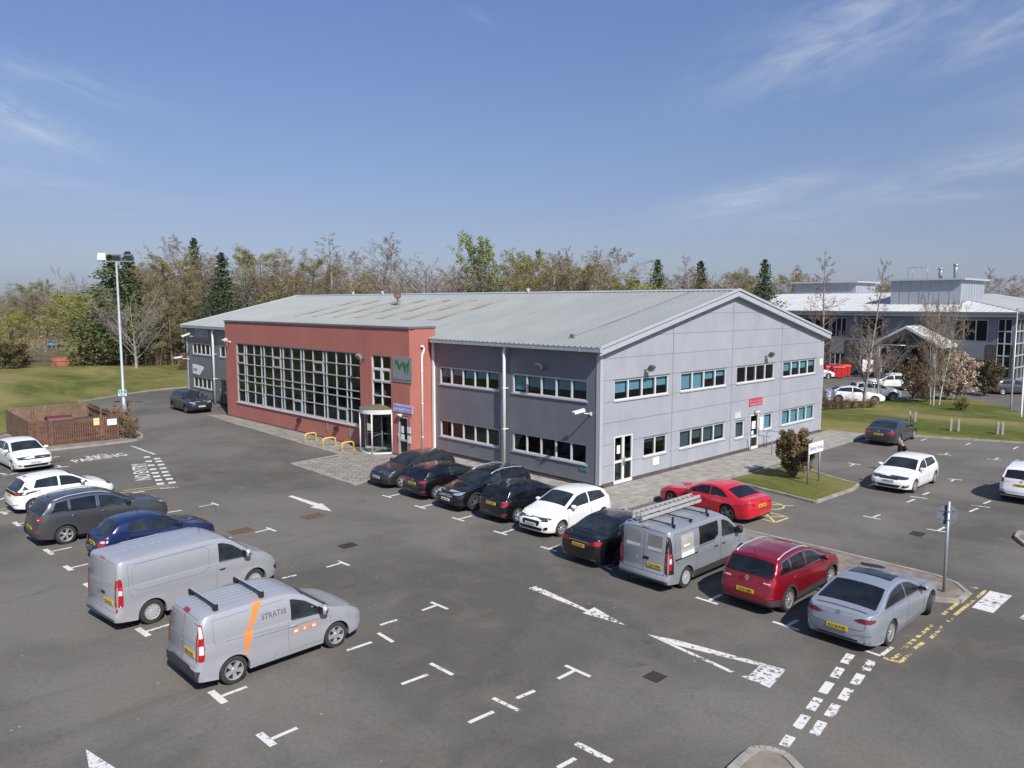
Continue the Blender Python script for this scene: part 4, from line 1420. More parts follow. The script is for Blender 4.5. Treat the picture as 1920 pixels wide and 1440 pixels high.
cctv(FS, s, z, 'white security camera on a bracket at the front corner of the shaded wall', 0.62, 0.55, -0.25, 0.42)
s, z = FS.hit(366, 631)
cctv(FS, s, z, 'white security camera beside the orange striped sign at the far end', 0.7, 0.7, -0.4, 0.6)
s, z = FS.hit(353.5, 673)
cctv(FS, s, z, 'white security camera sticking out from the far rear corner', 0.8, 0.9, -0.2, 0.6)
s, z = FR.hit(431.5, 641)
cctv(FR, s, z, 'tiny white camera high on the left end of the red wall', 0.3, -0.3, -0.3, 0.3)
def wall_sign(fr, u0, v0, u1, v1, name, label, mat, lines=(), thick=0.03, extra=None, rows=None):
 """a flat sign on a wall between two photo corners; lines = (text, z fraction, height fraction, width fraction, material)"""
 s0, z1 = fr.hit(u0, v0); s1, z0 = fr.hit(u1, v1)
 if s0 > s1:
  s0, s1 = s1, s0
 if z0 > z1:
  z0, z1 = z1, z0
 c = fr.p((s0 + s1) / 2, (z0 + z1) / 2, 0)
 r = thing(name, label, 'sign', c)
 hw, hh = (s1 - s0) / 2, (z1 - z0) / 2
 mb = MB(); mb.obox(fr.n * (thick / 2 + 0.002), fr.t * hw, fr.n * (thick / 2), up * hh)
 for a in (-1, 1):
  for b in (-1, 1):
   mb.obox(fr.n * (thick + 0.006) + fr.t * (a * (hw - 0.05)) + up * (b * (hh - 0.05)), fr.t * 0.012, fr.n * 0.004, up * 0.012)
 mb.build('sign_board', [mat], r)
 # lettering reads left to right for someone facing the wall
 right = up.cross(fr.n)
 for k, (txt, zc, hgt, wid, m) in enumerate(lines):
  mb = MB()
  add_text(mb, txt, fr.n * (thick + 0.006) + up * (hh * zc), right, up, hh * 2 * hgt * 0.7, hw * 2 * wid, 0.008)
  mb.build('lettering', [m], r)
 if extra:
  extra(r, fr, right, hw, hh, thick)
 return r
def zigzag(r, fr, right, hw, hh, thick):
 mb = MB()
 q = lambda x, y, k=0: fr.n * (thick + 0.006 + k * 0.0015) + right * ((x - 997) / 167 * hw) + up * (-(y - 472) / 228 * hh)
 for k, pts in enumerate(([(880, 280), (905, 300), (885, 400), (868, 425)], [(885, 330), (915, 300), (975, 430), (945, 490)], [(945, 490), (930, 420), (1005, 330), (1025, 350)],
       [(1000, 335), (1040, 330), (1062, 490), (1040, 525)], [(1040, 525), (1030, 450), (1070, 355), (1100, 350)],
       [(1060, 360), (1095, 400), (1130, 260), (1122, 330)], [(1095, 330), (1130, 262), (1112, 470), (1088, 565)])):
  mb.poly([q(x, y, k) for x, y in pts])
 mb.build('emblem', [M_TEXT_GREEN], r)
wall_sign(FR, 736.5, 668.5, 773.2, 719, 'business_sign', 'square grey sign with green zigzag emblem high on the red block', plain('sign_grey', (0.25, 0.26, 0.27), 0.5),
  (('Business Centre', -0.90, 0.16, 0.92, M_TEXT_GREEN),), extra=zigzag)
wall_sign(FR, 737.8, 756, 774.6, 776.5, 'name_sign', 'lilac Ellismuir House sign with blue lettering above the side door', plain('sign_lilac', (0.50, 0.50, 0.74), 0.5),
  (('Ellismuir House', 0.08, 0.42, 0.92, M_TEXT_BLUE), ('Suites 1, 3-8 and 16', -0.78, 0.30, 0.82, M_TEXT_BLUE)))
wall_sign(FG, 1404.5, 748, 1428.5, 757.8, 'name_sign', 'faded red sign with pale lettering over the gable door', plain('sign_red', (0.42, 0.055, 0.085), 0.6),
  (('Ellismuir House', 0.02, 0.36, 0.94, plain('sign_pink', (0.62, 0.30, 0.30), 0.6)), ('Suites 2, 10-15', -0.80, 0.36, 0.86, plain('sign_pale', (0.72, 0.50, 0.50), 0.6))))
def arc_logo(r, fr, right, hw, hh, thick):
 mb = MB()
 o = fr.n * (thick + 0.006)
 mb.poly([o - right * hw * 0.98 - up * hh * 0.98, o + right * hw * 0.98 - up * hh * 0.98, o + right * hw * 0.98 - up * hh * 0.62, o - right * hw * 0.98 - up * hh * 0.62])
 mb.build('orange_band', [plain('sign_orange', (0.55, 0.17, 0.06), 0.5)], r)
 mb = MB()
 pr = None
 for k in range(13):
  a = R(25 + 130 * k / 12)
  p = o - right * (hw * 0.45) + right * (hw * 0.36 * math.cos(a)) + up * (hh * (0.02 + 0.50 * math.sin(a)))
  if pr is not None:
   mb.poly([pr, p, p + up * hh * 0.09, pr + up * hh * 0.09])
  pr = p
 for k in range(3):
  y = hh * (0.46 - 0.32 * k)
  mb.poly([o + right * hw * 0.16 + up * y, o + right * hw * 0.85 + up * y, o + right * hw * 0.85 + up * (y + hh * 0.13), o + right * hw * 0.16 + up * (y + hh * 0.13)])
 mb.build('emblem', [plain('sign_slate', (0.16, 0.19, 0.24), 0.5)], r)
wall_sign(FS, 365.5, 615.5, 391, 636.5, 'company_sign', 'grey sign with an arc emblem and orange lower band at the far end', plain('sign_bluegrey', (0.30, 0.34, 0.40), 0.5), extra=arc_logo)
# the white shield-shaped board below it
s0, z1 = FS.hit(362, 684); s1, z0 = FS.hit(382, 703)
s0, s1 = min(s0, s1), max(s0, s1)
r = thing('company_sign', 'white sign with a slanted right edge between the far end windows', 'sign', FS.p((s0 + s1) / 2, (z0 + z1) / 2, 0))
hw, hh = (s1 - s0) / 2, (z1 - z0) / 2 + 0.1
rt_ = up.cross(FS.n)
mb = MB()
out = [(-1, 0.95), (-0.2, 0.9), (1, 0.7), (0.93, 0.1), (0.6, -0.55), (0.35, -0.95), (-0.3, -0.85), (-1, -0.75)]
mb.poly([FS.n * 0.05 + rt_ * x * hw + up * y * hh for x, y in out])
for (a, b), (c, d) in zip(out, out[1:] + out[:1]):
 mb.poly([FS.n * 0.05 + rt_ * a * hw + up * b * hh, FS.n * 0.05 + rt_ * c * hw + up * d * hh, rt_ * c * hw + up * d * hh, rt_ * a * hw + up * b * hh])
mb.build('sign_board', [M_PAPER], r)
mb = MB(); o = FS.n * 0.056
for y, a, b in ((0.05, -0.85, -0.1), (-0.22, -0.85, -0.15)):
 mb.poly([o + rt_ * a * hw + up * y * hh, o + rt_ * b * hw + up * y * hh, o + rt_ * b * hw + up * (y + 0.14) * hh, o + rt_ * a * hw + up * (y + 0.14) * hh])
mb.build('lettering', [M_TEXT_DARK], r)
for fr, u0, v0, u1, v1, nm, lb, m in (
  (FG, 1224, 858, 1234.5, 870, 'notice_board', 'plain white notice under the two pane window on the gable', M_PAPER),
  (FG, 1377, 775, 1388, 783, 'wall_plate', 'pale square plate above the small gable window', plain('pale_plate', (0.55, 0.54, 0.52), 0.6)),
  (FG, 1424.5, 783, 1429.5, 806, 'notice_board', 'tall white notice beside the gable door', M_PAPER),
  (FG, 1537, 673, 1541, 684, 'alarm_box', 'white alarm box at the far edge of the gable', M_PAPER),
  (FS, 883, 835, 892.5, 838, 'bay_plate', 'small green bay plate under the lower window left of the downpipe', None),
  (FS, 1007, 858, 1019, 863, 'bay_plate', 'small green bay plate under the middle of the front lower window', None),
  (FS, 1087, 875, 1101, 884, 'bay_plate', 'white and green bay plate nearest the front corner', None),
  (FR, 764, 800.5, 770.5, 813, 'notice_board', 'pale notice on the red wall right of the side door', plain('notice_grey', (0.62, 0.64, 0.66), 0.6)),
  (FR, 764.5, 817, 770.8, 832, 'notice_board', 'pale lower notice on the red wall right of the side door', plain('notice_grey', (0.62, 0.64, 0.66), 0.6))):
 gm = plain('plate_green', (0.06, 0.22, 0.15), 0.5)
 wall_sign(fr, u0, v0, u1, v1, nm, lb, m or gm)
for fr, u, v, lb in ((FG, 1417, 772, 'small cream bulkhead lamp over the gable door'), (FR, 751, 778, 'cream bulkhead lamp over the red side door')):
 s, z = fr.hit(u, v)
 r = thing('bulkhead_light', lb, 'wall light', fr.p(s, z, 0), 0)
 mb = MB(); mb.smooth = True
 mb.obox(fr.n * 0.03, fr.t * 0.2, fr.n * 0.03, up * 0.1)
 mb.build('lamp_base', [M_CAP], r)
 mb = MB(); mb.tube([fr.n * 0.11 - fr.t * 0.19, fr.n * 0.11 + fr.t * 0.19], 0.075, 12)
 mb.build('diffuser', [plain('cream_diffuser', (0.70, 0.66, 0.50), 0.4)], r)
# satellite dish on the roof
dx, dy = 7.7, 26.6
dz = rz(dx)
r = thing('satellite_dish', 'rusty brown satellite dish standing on the roof between the rooflights', 'satellite dish', (dx, dy, dz))
fd = Vector((-0.35, -0.9, 0.28)).normalized(); sd = fd.cross(up).normalized(); u2 = sd.cross(fd)
mb = MB(); mb.smooth = True
rows = []
for i in range(6):
 rr_ = 0.30 * i / 5
 rows.append([mb.vert(Vector((0, 0, 0.72)) + sd * rr_ * math.cos(2 * math.pi * k / 20) + u2 * rr_ * 1.08 * math.sin(2 * math.pi * k / 20) + fd * (0.06 * (i / 5) ** 2)) for k in range(20)])
for a, b in zip(rows, rows[1:]):
 for k in range(20):
  mb.face((a[k], a[(k + 1) % 20], b[(k + 1) % 20], b[k]))
dish = mb.build('dish', [M_RUST], r)
mb = MB(); mb.tube([Vector((0, 0, 0.45)), Vector((0, 0, 0.35)) + fd * 0.25, Vector((0, 0, 0.55)) + fd * 0.40], 0.02, 6)
mb.obox(Vector((0, 0, 0.58)) + fd * 0.4, fd * 0.07, sd * 0.04, u2 * 0.04); mb.build('feed_arm', [M_CAP], r)
mb = MB(); mb.tube([(0, 0, 0.0), (0, 0, 0.75)], 0.03, 8); mb.tube([(0, 0, 0.5), (0.45, 0.2, 0.12)], 0.02, 6); mb.box((-0.28, -0.28, 0.0), (0.28, 0.28, 0.07))
mb.build('mount', [M_CAP], r)
for k, (u, v) in enumerate(((664, 554), (719, 554), (992, 551))):
 p = ON(u, v, 0, RX)
 r = thing('roof_vent', ('small white roof vent on the far part of the ridge', 'small white roof vent on the ridge left of the dish', 'small pale roof vent on the ridge above the entrance end')[k],
   'roof vent', (RX - 0.1, p.y, RZ + 0.06), 0, 'vents along the ridge')
 mb = MB(); mb.tube([(0, 0, 0), (0, 0, 0.16)], 0.09, 10); mb.tube([(0, 0, 0.16), (0, 0, 0.22)], 0.14, 10); mb.build('cowl', [M_PIPE], r)
# ------------------------------------------------------------------ vehicles
M_CARGLASS = dark_glass()
M_TINT = dark_glass('privacy_glass', (0.006, 0.007, 0.009))
M_TYRE = plain('tyre_rubber', (0.030, 0.029, 0.028), 0.85, var=0.25, scale=6)
M_ALLOY = plain('alloy', (0.52, 0.53, 0.54), 0.35, 0.6, var=0.08, scale=8)
M_ALLOY_DK = plain('dark_alloy', (0.16, 0.16, 0.165), 0.4, 0.6, var=0.1, scale=8)
M_HUBCAP = plain('hub_cap', (0.42, 0.43, 0.44), 0.45, 0.2, var=0.1, scale=8)
M_WELL = plain('wheel_well', (0.008, 0.008, 0.008), 0.95)
M_PLASTIC = plain('grained_plastic', (0.040, 0.041, 0.043), 0.65, var=0.15, scale=5)
M_GRILLE = plain('grille_black', (0.013, 0.013, 0.014), 0.5)
M_CHROME = plain('chrome', (0.70, 0.71, 0.72), 0.12, 1.0, var=0.04)
M_SILVER_BAR = plain('rail_silver', (0.58, 0.60, 0.63), 0.3, 0.5, var=0.04)
M_SEAM = plain('panel_gap', (0.012, 0.012, 0.012), 0.8)
M_HEADLIGHT = plain('headlamp_clear', (0.40, 0.43, 0.47), 0.06, 0.25, var=0.5, scale=9, coat=1.0)
M_HEADLIGHT_DK = plain('headlamp_dark', (0.05, 0.055, 0.07), 0.06, 0.1, var=0.6, scale=9, coat=1.0)
M_TAIL = plain('tail_red', (0.36, 0.008, 0.014), 0.10, 0.0, var=0.3, scale=14, coat=1.0)
M_TAIL_WHITE = plain('lamp_white', (0.62, 0.60, 0.60), 0.15, var=0.2, coat=1.0)
M_AMBER = plain('lamp_amber', (0.55, 0.20, 0.04), 0.2, coat=0.8)
M_PLATE_Y = plain('plate_yellow', (0.66, 0.47, 0.03), 0.4, var=0.04)
M_PLATE_W = plain('plate_white', (0.74, 0.74, 0.72), 0.4, var=0.04)
M_PLATE_TXT = plain('plate_letters', (0.012, 0.012, 0.012), 0.5)
def lerp_pts(pts, x):
 if x <= pts[0][0]:
  return pts[0][1]
 for (a, va), (b, vb) in zip(pts, pts[1:]):
  if x <= b:
   return va + (vb - va) * (x - a) / max(b - a, 1e-9)
 return pts[-1][1]
def smooth_pts(pts, x, w=0.10):
 return sum(lerp_pts(pts, x + w * k) * c for k, c in ((-1, 1), (-0.6, 2), (-0.25, 3), (0, 3), (0.25, 3), (0.6, 2), (1, 1))) / 15
def convex_cut(poly, p, q):
 """keep the part of a 2-D polygon left of the line p->q"""
 out = []
 f = lambda a: (q[0] - p[0]) * (a[1] - p[1]) - (q[1] - p[1]) * (a[0] - p[0])
 for a, b in zip(poly, poly[1:] + poly[:1]):
  fa, fb = f(a), f(b)
  if fa >= 0:
   out.append(a)
  if (fa >= 0) != (fb >= 0):
   t = fa / (fa - fb)
   out.append((a[0] + (b[0] - a[0]) * t, a[1] + (b[1] - a[1]) * t))
 return out
def rounded(poly, r):
 """round off the corners of a 2-D polygon"""
 out = []
 n = len(poly)
 for i in range(n):
  a, b, c = (Vector(poly[i - 1]), Vector(poly[i]), Vector(poly[(i + 1) % n]))
  la, lc = (a - b).length, (c - b).length
  if la < 1e-6 or lc < 1e-6:
   continue
  k = min(r, la * 0.45, lc * 0.45)
  p, q = b + (a - b).normalized() * k, b + (c - b).normalized() * k
  for t in (0, 0.33, 0.67, 1):
   v = p * (1 - t) ** 2 + b * (2 * t * (1 - t)) + q * t * t
   out.append((v.x, v.y))
 return out
class Shell:
 """car body lofted from a side profile; d is distance back from the front bumper, car points along +x"""
 def __init__(self, S):
  self.S = S
  self.L, self.W = S['L'], S['W']
  self.x0 = S['L'] / 2
  self.wf, self.wr = S['fo'], S['fo'] + S['wb']
  self.r, self.ra = S['r'], S['r'] + S.get('gap', 0.045)
  self.build()
 def X(self, d):
  return self.x0 - d
 def top(self, d):
  return smooth_pts(self.S['top'], d, self.S.get('sm', 0.09))
 def belt(self, d):
  return smooth_pts(self.S['belt'], d, 0.12)
 def plan(self, d):
  S = self.S
  a = lerp_pts(S.get('nose', [(0, 0.60), (0.05, 0.74), (0.13, 0.85), (0.27, 0.93), (0.5, 0.98), (0.8, 1.0)]), d)
  b = lerp_pts(S.get('tail', [(0, 0.72), (0.05, 0.83), (0.13, 0.90), (0.3, 0.955), (0.6, 0.985), (1.0, 1.0)]), self.L - d)
  return min(a, b)
 def sill(self, d):
  S = self.S
  z = S.get('sill', 0.19)
  z += 0.05 * max(0, 1 - d / 0.5) + 0.07 * max(0, 1 - (self.L - d) / 0.5)
  for c in (self.wf, self.wr):
   if abs(d - c) < self.ra:
    z = max(z, self.r + math.sqrt(self.ra ** 2 - (d - c) ** 2))
  return z
 def zb(self, d):
  return min(self.belt(d), self.top(d) - 0.012)
 def side_y(self, d, z):
  hw = self.W / 2 * self.plan(d)
  b = self.belt(d)
  t = (z - 0.2) / max(b - 0.2, 0.1)
  f = lerp_pts(self.S.get('side', [(0, 0.940), (0.10, 0.968), (0.28, 0.983), (0.50, 0.990), (0.66, 1.0), (0.74, 0.998), (0.86, 0.984), (1.0, 0.955)]), t)
  # wheel arches swell a little
  for c in (self.wf, self.wr):
   q = math.hypot(d - c, z - self.r)
   if q < self.ra + 0.16:
    f += 0.012 * (1 - max(0, q - self.ra) / 0.16)
  return hw * min(f, 1.008)
 def edge(self, d):
  """height and half-width of the roof edge at d"""
  S = self.S
  zt, zb = self.top(d), self.zb(d)
  gh = zt - zb
  c = min(S.get('crown', 0.055), gh * 0.45)
  ze = zt - c
  ysh = self.side_y(d, zb)
  ins = min(S.get('inset', 0.045), gh * 0.25)
  ye = ysh - ins - S.get('tumble', 0.40) * max(0, ze - zb)
  return ze, max(ye, 0.25), ysh - ins, zb, zt
 def section(self, d):
  ze, ye, ys, zb, zt = self.edge(d)
  z0 = min(self.sill(d), zb - 0.02)
  pts = [(self.side_y(d, z0) - 0.10, z0), (self.side_y(d, z0), z0)]
  for t in (0.08, 0.2, 0.34, 0.48, 0.6, 0.7, 0.8, 0.9, 1.0):
   z = z0 + (zb - z0) * t
   pts.append((self.side_y(d, z), z))
  for t in (0.0, 0.25, 0.5, 0.75, 0.93):
   bul = 0.035 * math.sin(math.pi * t) * min(1, (ze - zb) / 0.4)
   pts.append((ys + (ye - ys) * t + bul, zb + 0.004 + (ze - zb) * t))
  n = self.S.get('roofexp', 2.6)
  for t in (1.0, 0.96, 0.88, 0.74, 0.56, 0.36, 0.18, 0.0):
   pts.append((ye * t * 0.992, ze + (zt - ze) * (1 - t ** n) + (0.0 if t < 1 else 0.002)))
  return pts
 def warp(self, d, z):
  """lean of nose and tail in side view"""
  S = self.S
  e = 0.55
  if d < e:
   d = d + lerp_pts(S['front'], z) * (1 - d / e)
  elif d > self.L - e:
   d = d - lerp_pts(S['rear'], z) * (1 - (self.L - d) / e)
  return d
 def build(self):
  L = self.L
  ds = {0, 0.03, 0.07, 0.13, 0.2, 0.27, 0.36, L, L - 0.03, L - 0.07, L - 0.13, L - 0.2, L - 0.27, L - 0.36}
  k = 0.45
  while k < L - 0.4:
   ds.add(round(k, 3)); k += 0.085
  for c in (self.wf, self.wr):
   for a in range(0, 181, 12):
    ds.add(c - self.ra * math.cos(R(a)))
   ds.add(c - self.ra - 0.006); ds.add(c + self.ra + 0.006)
  ds = sorted(d for d in ds if 0 <= d <= L)
  q = [ds[0]]
  for d in ds[1:]:
   if d - q[-1] > 0.004:
    q.append(d)
  ds = q
  mb = MB(); mb.smooth = True
  rows = []
  for d in ds:
   sec = self.section(d)
   row_r = [mb.vert((self.X(self.warp(d, z)), -y, z)) for y, z in sec]
   row_l = [mb.vert((self.X(self.warp(d, z)), y, z)) for y, z in sec[:-1]]
   rows.append(row_r + list(reversed(row_l)))
  for a, b in zip(rows, rows[1:]):
   for k in range(len(a) - 1):
    mb.face((a[k], b[k], b[k + 1], a[k + 1]))
  n = len(rows[0])
  for row, flip in ((rows[0], False), (rows[-1], True)):
   for k in range(n // 2):
    f = (row[k], row[k + 1], row[n - 2 - k], row[n - 1 - k])
    if len(set(f)) < 4:
     f = tuple(dict.fromkeys(f))
    if len(f) >= 3:
     mb.face(tuple(reversed(f)) if flip else f)
  self.mb = mb
  self.bvh = BVHTree.FromPolygons([Vector(v) for v in mb.v], mb.f)
 # -------- surface patches
 def cast(self, a, b, mode):
  if mode == 'R':
   o, d = Vector((self.X(a), -3, b)), Vector((0, 1, 0))
  elif mode == 'L':
   o, d = Vector((self.X(a), 3, b)), Vector((0, -1, 0))
  elif mode == 'T':
   o, d = Vector((self.X(a), b, 4)), Vector((0, 0, -1))
  elif mode == 'F':
   o, d = Vector((6, a, b)), Vector((-1, 0, 0))
  else:
   o, d = Vector((-6, a, b)), Vector((1, 0, 0))
  p, n, i, _ = self.bvh.ray_cast(o, d)
  if p is None:
   p, n, i, _ = self.bvh.find_nearest(o + d * 3 if mode in 'RL' else o + d * 5)
  if n.dot(d) > 0:
   n = -n
  return p, n
 def patch(self, mb, poly, mode, off=0.004, cell=0.09, r=0.0):
  if len(poly) < 3:
   return
  if r:
   poly = rounded(poly, r)
  bm = bmesh.new()
  try:
   bm.faces.new([bm.verts.new((x, y, 0)) for x, y in poly])
  except ValueError:
   bm.free(); return
  for i, nrm in ((0, (1, 0, 0)), (1, (0, 1, 0))):
   lo, hi = min(p[i] for p in poly), max(p[i] for p in poly)
   k = math.ceil(lo / cell) * cell
   while k < hi:
    bmesh.ops.bisect_plane(bm, geom=bm.verts[:] + bm.edges[:] + bm.faces[:], plane_co=Vector(nrm) * k, plane_no=nrm)
    k += cell
  bmesh.ops.triangulate(bm, faces=bm.faces[:])
  idx = {}
  for v in bm.verts:
   p, n = self.cast(v.co.x, v.co.y, mode)
   idx[v] = mb.vert(p + n * off)
  sm0 = mb.smooth; mb.smooth = True
  for f in bm.faces:
   q = [idx[v] for v in f.verts]
   a, b, c = (Vector(mb.v[i]) for i in q[:3])
   nn = (b - a).cross(c - a)
   want = {'R': (0, -1, 0), 'L': (0, 1, 0), 'T': (0, 0, 1), 'F': (1, 0, 0), 'B': (-1, 0, 0)}[mode]
   mb.face(q if nn.dot(Vector(want)) > 0 else list(reversed(q)))
  mb.smooth = sm0
  bm.free()
 def strip(self, mb, pts, mode, w=0.011, off=0.0025, step=0.08):
  """thin line drawn on the surface"""
  P_ = []
  for (a, b), (c, d) in zip(pts, pts[1:]):
   n = max(1, int(math.hypot(c - a, d - b) / step))
   for k in range(n):
    P_.append((a + (c - a) * k / n, b + (d - b) * k / n))
  P_.append(pts[-1])
  prev = None
  for i, (a, b) in enumerate(P_):
   q = P_[min(i + 1, len(P_) - 1)]; p = P_[max(i - 1, 0)]
   t = Vector((q[0] - p[0], q[1] - p[1]))
   if t.length < 1e-9:
    continue
   t.normalize()
   nx, ny = -t.y * w / 2, t.x * w / 2
   h1, n1 = self.cast(a + nx, b + ny, mode)
   h2, n2 = self.cast(a - nx, b - ny, mode)
   cur = (mb.vert(h1 + n1 * off), mb.vert(h2 + n2 * off))
   if prev and (Vector(mb.v[cur[0]]) - Vector(mb.v[prev[0]])).length < 0.5:
    mb.face((prev[0], prev[1], cur[1], cur[0]))
   prev = cur
WHEELS = {}
def wheel_meshes(r, style, width, rim_mat):
 key = (round(r, 3), style, width, rim_mat.name)
 if key in WHEELS:
  return WHEELS[key]
 rr = r * (0.69 if style != 'steel' else 0.64)
 w = width / 2
 t = MB(); t.smooth = True
 t.lathe([(rr * 0.98, -w * 0.75), (rr + 0.012, -w * 0.98), (r * 0.86, -w), (r * 0.96, -w * 0.86), (r, -w * 0.55), (r, w * 0.55), (r * 0.96, w * 0.86), (r * 0.86, w), (rr + 0.012, w * 0.98), (rr * 0.98, w * 0.75)], 30, axis='y')
 tyre = t.mesh('tyre', [M_TYRE], 35)
 m = MB(); m.smooth = True
 m.lathe([(rr * 1.0, w * 0.80), (rr * 0.975, w * 0.97), (rr * 0.90, w * 0.90), (rr * 0.88, w * 0.35)], 30, axis='y')
 m.smooth = False
 m.cur = 1
 m.lathe([(rr * 0.90, w * 0.30), (0.02, w * 0.26)], 24, axis='y')
 m.cur = 0
 n = {'five': 5, 'twin': 5, 'multi': 10, 'steel': 12, 'turbine': 10, 'seven': 7}[style]
 for k in range(n):
  a = 2 * math.pi * k / n + 0.3
  for da in ((-0.16, 0.16) if style == 'twin' else (0,)):
   c, s = math.cos(a + da), math.sin(a + da)
   rad = Vector((c, 0, s)); tan = Vector((-s, 0, c))
   skew = tan * (0.05 if style == 'turbine' else 0.0)
   hw0, hw1 = {'five': (0.038, 0.052), 'twin': (0.017, 0.019), 'multi': (0.014, 0.017), 'steel': (0.026, 0.036), 'turbine': (0.014, 0.026), 'seven': (0.024, 0.026)}[style]
   p0, p1 = rad * 0.045, rad * (rr * 0.90) + skew
   y0, y1 = w * 0.88, w * 0.86
   A = [p0 - tan * hw0 + Vector((0, y0, 0)), p0 + tan * hw0 + Vector((0, y0, 0)), p1 + tan * hw1 + Vector((0, y1, 0)), p1 - tan * hw1 + Vector((0, y1, 0))]
   Bq = [v - Vector((0, 0.05, 0)) for v in A]
   m.poly(list(reversed(A)))
   for i in range(4):
    m.poly([A[i], A[(i + 1) % 4], Bq[(i + 1) % 4], Bq[i]])
 m.smooth = True
 m.lathe([(0.075, w * 0.80), (0.06, w * 0.95), (0.0, w * 0.98)], 16, axis='y')
 rim = m.mesh('rim', [rim_mat, M_WELL if style != 'steel' else M_PLASTIC], 30)
 WHEELS[key] = (tyre, rim)
 return WHEELS[key]
def vehicle(S, label, cat, loc, heading, paint, group=None, name='parked_car', rear_plate=None, front_plate=None, steer=0.0):
 """build one vehicle; S holds its proportions and trim"""
 sh = Shell(S)
 L, W, X = sh.L, sh.W, sh.X
 root = thing(name, label, cat, (loc[0], loc[1], 0.0), heading, group)
 g = lambda k, d=None: S.get(k, d)
 glass = g('glass', M_CARGLASS)
 rglass = g('rear_glass', glass)
 # ---- body, with shut lines and creases in the same mesh
 mb = sh.mb
 mb.cur = 1
 wf, wr, ra = sh.wf, sh.wr, sh.ra
 zsill = g('sill', 0.19)
 for d, zt_ in g('shuts', []):
  for m in 'RL':
   sh.strip(mb, [(d, sh.belt(d) - 0.01), (d + 0.02, (sh.belt(d) + zsill) * 0.55), (d, zsill + 0.10)], m)
 if g('shuts'):
  d0, d1 = S['shuts'][0][0], S['shuts'][-1][0]
  for m in 'RL':
   sh.strip(mb, [(d0, zsill + 0.10), (d1, zsill + 0.10)], m)
 for seam, mode in g('seams', []):
  for mm in (mode if mode in ('T', 'F', 'B') else 'RL'):
   sh.strip(mb, seam, mm)
   if mode in ('T', 'F', 'B') and any((b if mode == 'T' else a) != 0 for a, b in seam) and g('mirror_seams', True):
    sh.strip(mb, [((a, -b) if mode == 'T' else (-a, b)) for a, b in seam], mm)
 mb.cur = 0
 body = mb.build('body', [paint, g('seam_mat', M_SEAM)], root, sharp=42)
 # ---- dark floor and wheel wells
 u = MB()
 u.box((X(0.25), -W / 2 + 0.27, 0.17), (X(L - 0.25), W / 2 - 0.27, sh.belt(L / 2) - 0.25))
 u.box((X(0.18), -W / 2 * 0.8, 0.20), (X(0.6), W / 2 * 0.8, 0.34))
 u.box((X(L - 0.55), -W / 2 * 0.82, 0.24), (X(L - 0.16), W / 2 * 0.82, 0.36))
 u.box((X(wf + ra + 0.05), -W / 2 + 0.1, 0.17), (X(wr - ra - 0.05), W / 2 - 0.1, 0.3))
 u.build('underbody', [M_WELL], root)
 # ---- wheels
 tyre, rim = wheel_meshes(sh.r, g('wheel', 'multi'), g('tyre_w', 0.21), g('rim_mat', M_ALLOY))
 for d, front in ((wf, True), (wr, False)):
  for s in (-1, 1):
   y = s * (W / 2 * 0.985 - g('tyre_w', 0.21) / 2 - 0.012)
   w_ = obj('wheel', tyre, root, (X(d), y, sh.r))
   rz_ = (0 if s > 0 else math.pi) + (steer if front else 0)
   w_.rotation_euler = (0, random.uniform(0, 6), 0)
   w_.rotation_euler = (0, 0, rz_)
   o = obj('rim', rim, w_)
   o.rotation_euler = (0, random.uniform(0, 6.28), 0)
 # ---- glass
 nm = 'side_window'
 for wi in g('windows', []):
  d0, d1 = wi['d']
  lo, hi = wi.get('lo', 0.028), wi.get('hi', 0.055)
  n = 14
  low, high = [], []
  for k in range(n + 1):
   d = d0 + (d1 - d0) * k / n
   ze, ye, ys, zb, zt = sh.edge(d)
   zl = wi.get('zlo') or zb + lo
   zh = wi.get('zhi') or ze - hi
   zh = min(zh, ze - hi)
   if zh - zl > 0.015:
    low.append((d, zl)); high.append((d, zh))
  if len(low) < 3:
   continue
  poly = low + list(reversed(high))
  for p, q in wi.get('cut', []):
   poly = convex_cut(poly, p, q)
  for m in ('R', 'L') if wi.get('both', True) else ('R',):
   w_ = MB(); sh.patch(w_, poly, m, 0.005, 0.10, wi.get('round', 0.0))
   if not w_.f:
    continue
   o = w_.build(nm, [wi.get('mat') or (rglass if wi.get('rear') else glass)], root)
   if g('chrome_dlo'):
    t_ = MB()
    pl = poly + poly[:1]
    sh.strip(t_, pl, m, 0.022, 0.008)
    t_.build('window_trim', [M_CHROME], o)
 for key, mat in (('windscreen', glass), ('rear_window', rglass)):
  ws = g(key)
  if not ws:
   continue
  d0, d1 = ws['d']
  pts_l, pts_r = [], []
  if ws.get('mode', 'T') == 'T':
   n = 12
   for k in range(n + 1):
    d = d0 + (d1 - d0) * k / n
    y = max(0.2, sh.edge(d)[1] - ws.get('in', 0.06))
    pts_r.append((d, -y)); pts_l.append((d, y))
   mode = 'T'
  else:
   z0, z1 = ws['z']
   y0, y1 = ws['y']
   pts_r = [(-y0, z0), (-y1, z1)]; pts_l = [(y0, z0), (y1, z1)]
   mode = ws['mode']
  w_ = MB(); sh.patch(w_, pts_r + list(reversed(pts_l)), mode, 0.005, 0.09, ws.get('round', 0.07))
  gl = w_.build(key, [mat], root)
  if key == 'windscreen':
   w2 = MB()
   for y0 in (-0.42, 0.12):
    sh.strip(w2, [(d0 + 0.04, y0), (d0 + 0.09, y0 + 0.52)], 'T', 0.018, 0.016)
   w2.build('wiper', [M_BLACK], gl)
  elif g('rear_wiper'):
   w2 = MB()
   sh.strip(w2, g('rear_wiper'), ws.get('mode', 'T'), 0.02, 0.016)
   w2.build('wiper', [M_BLACK], gl)
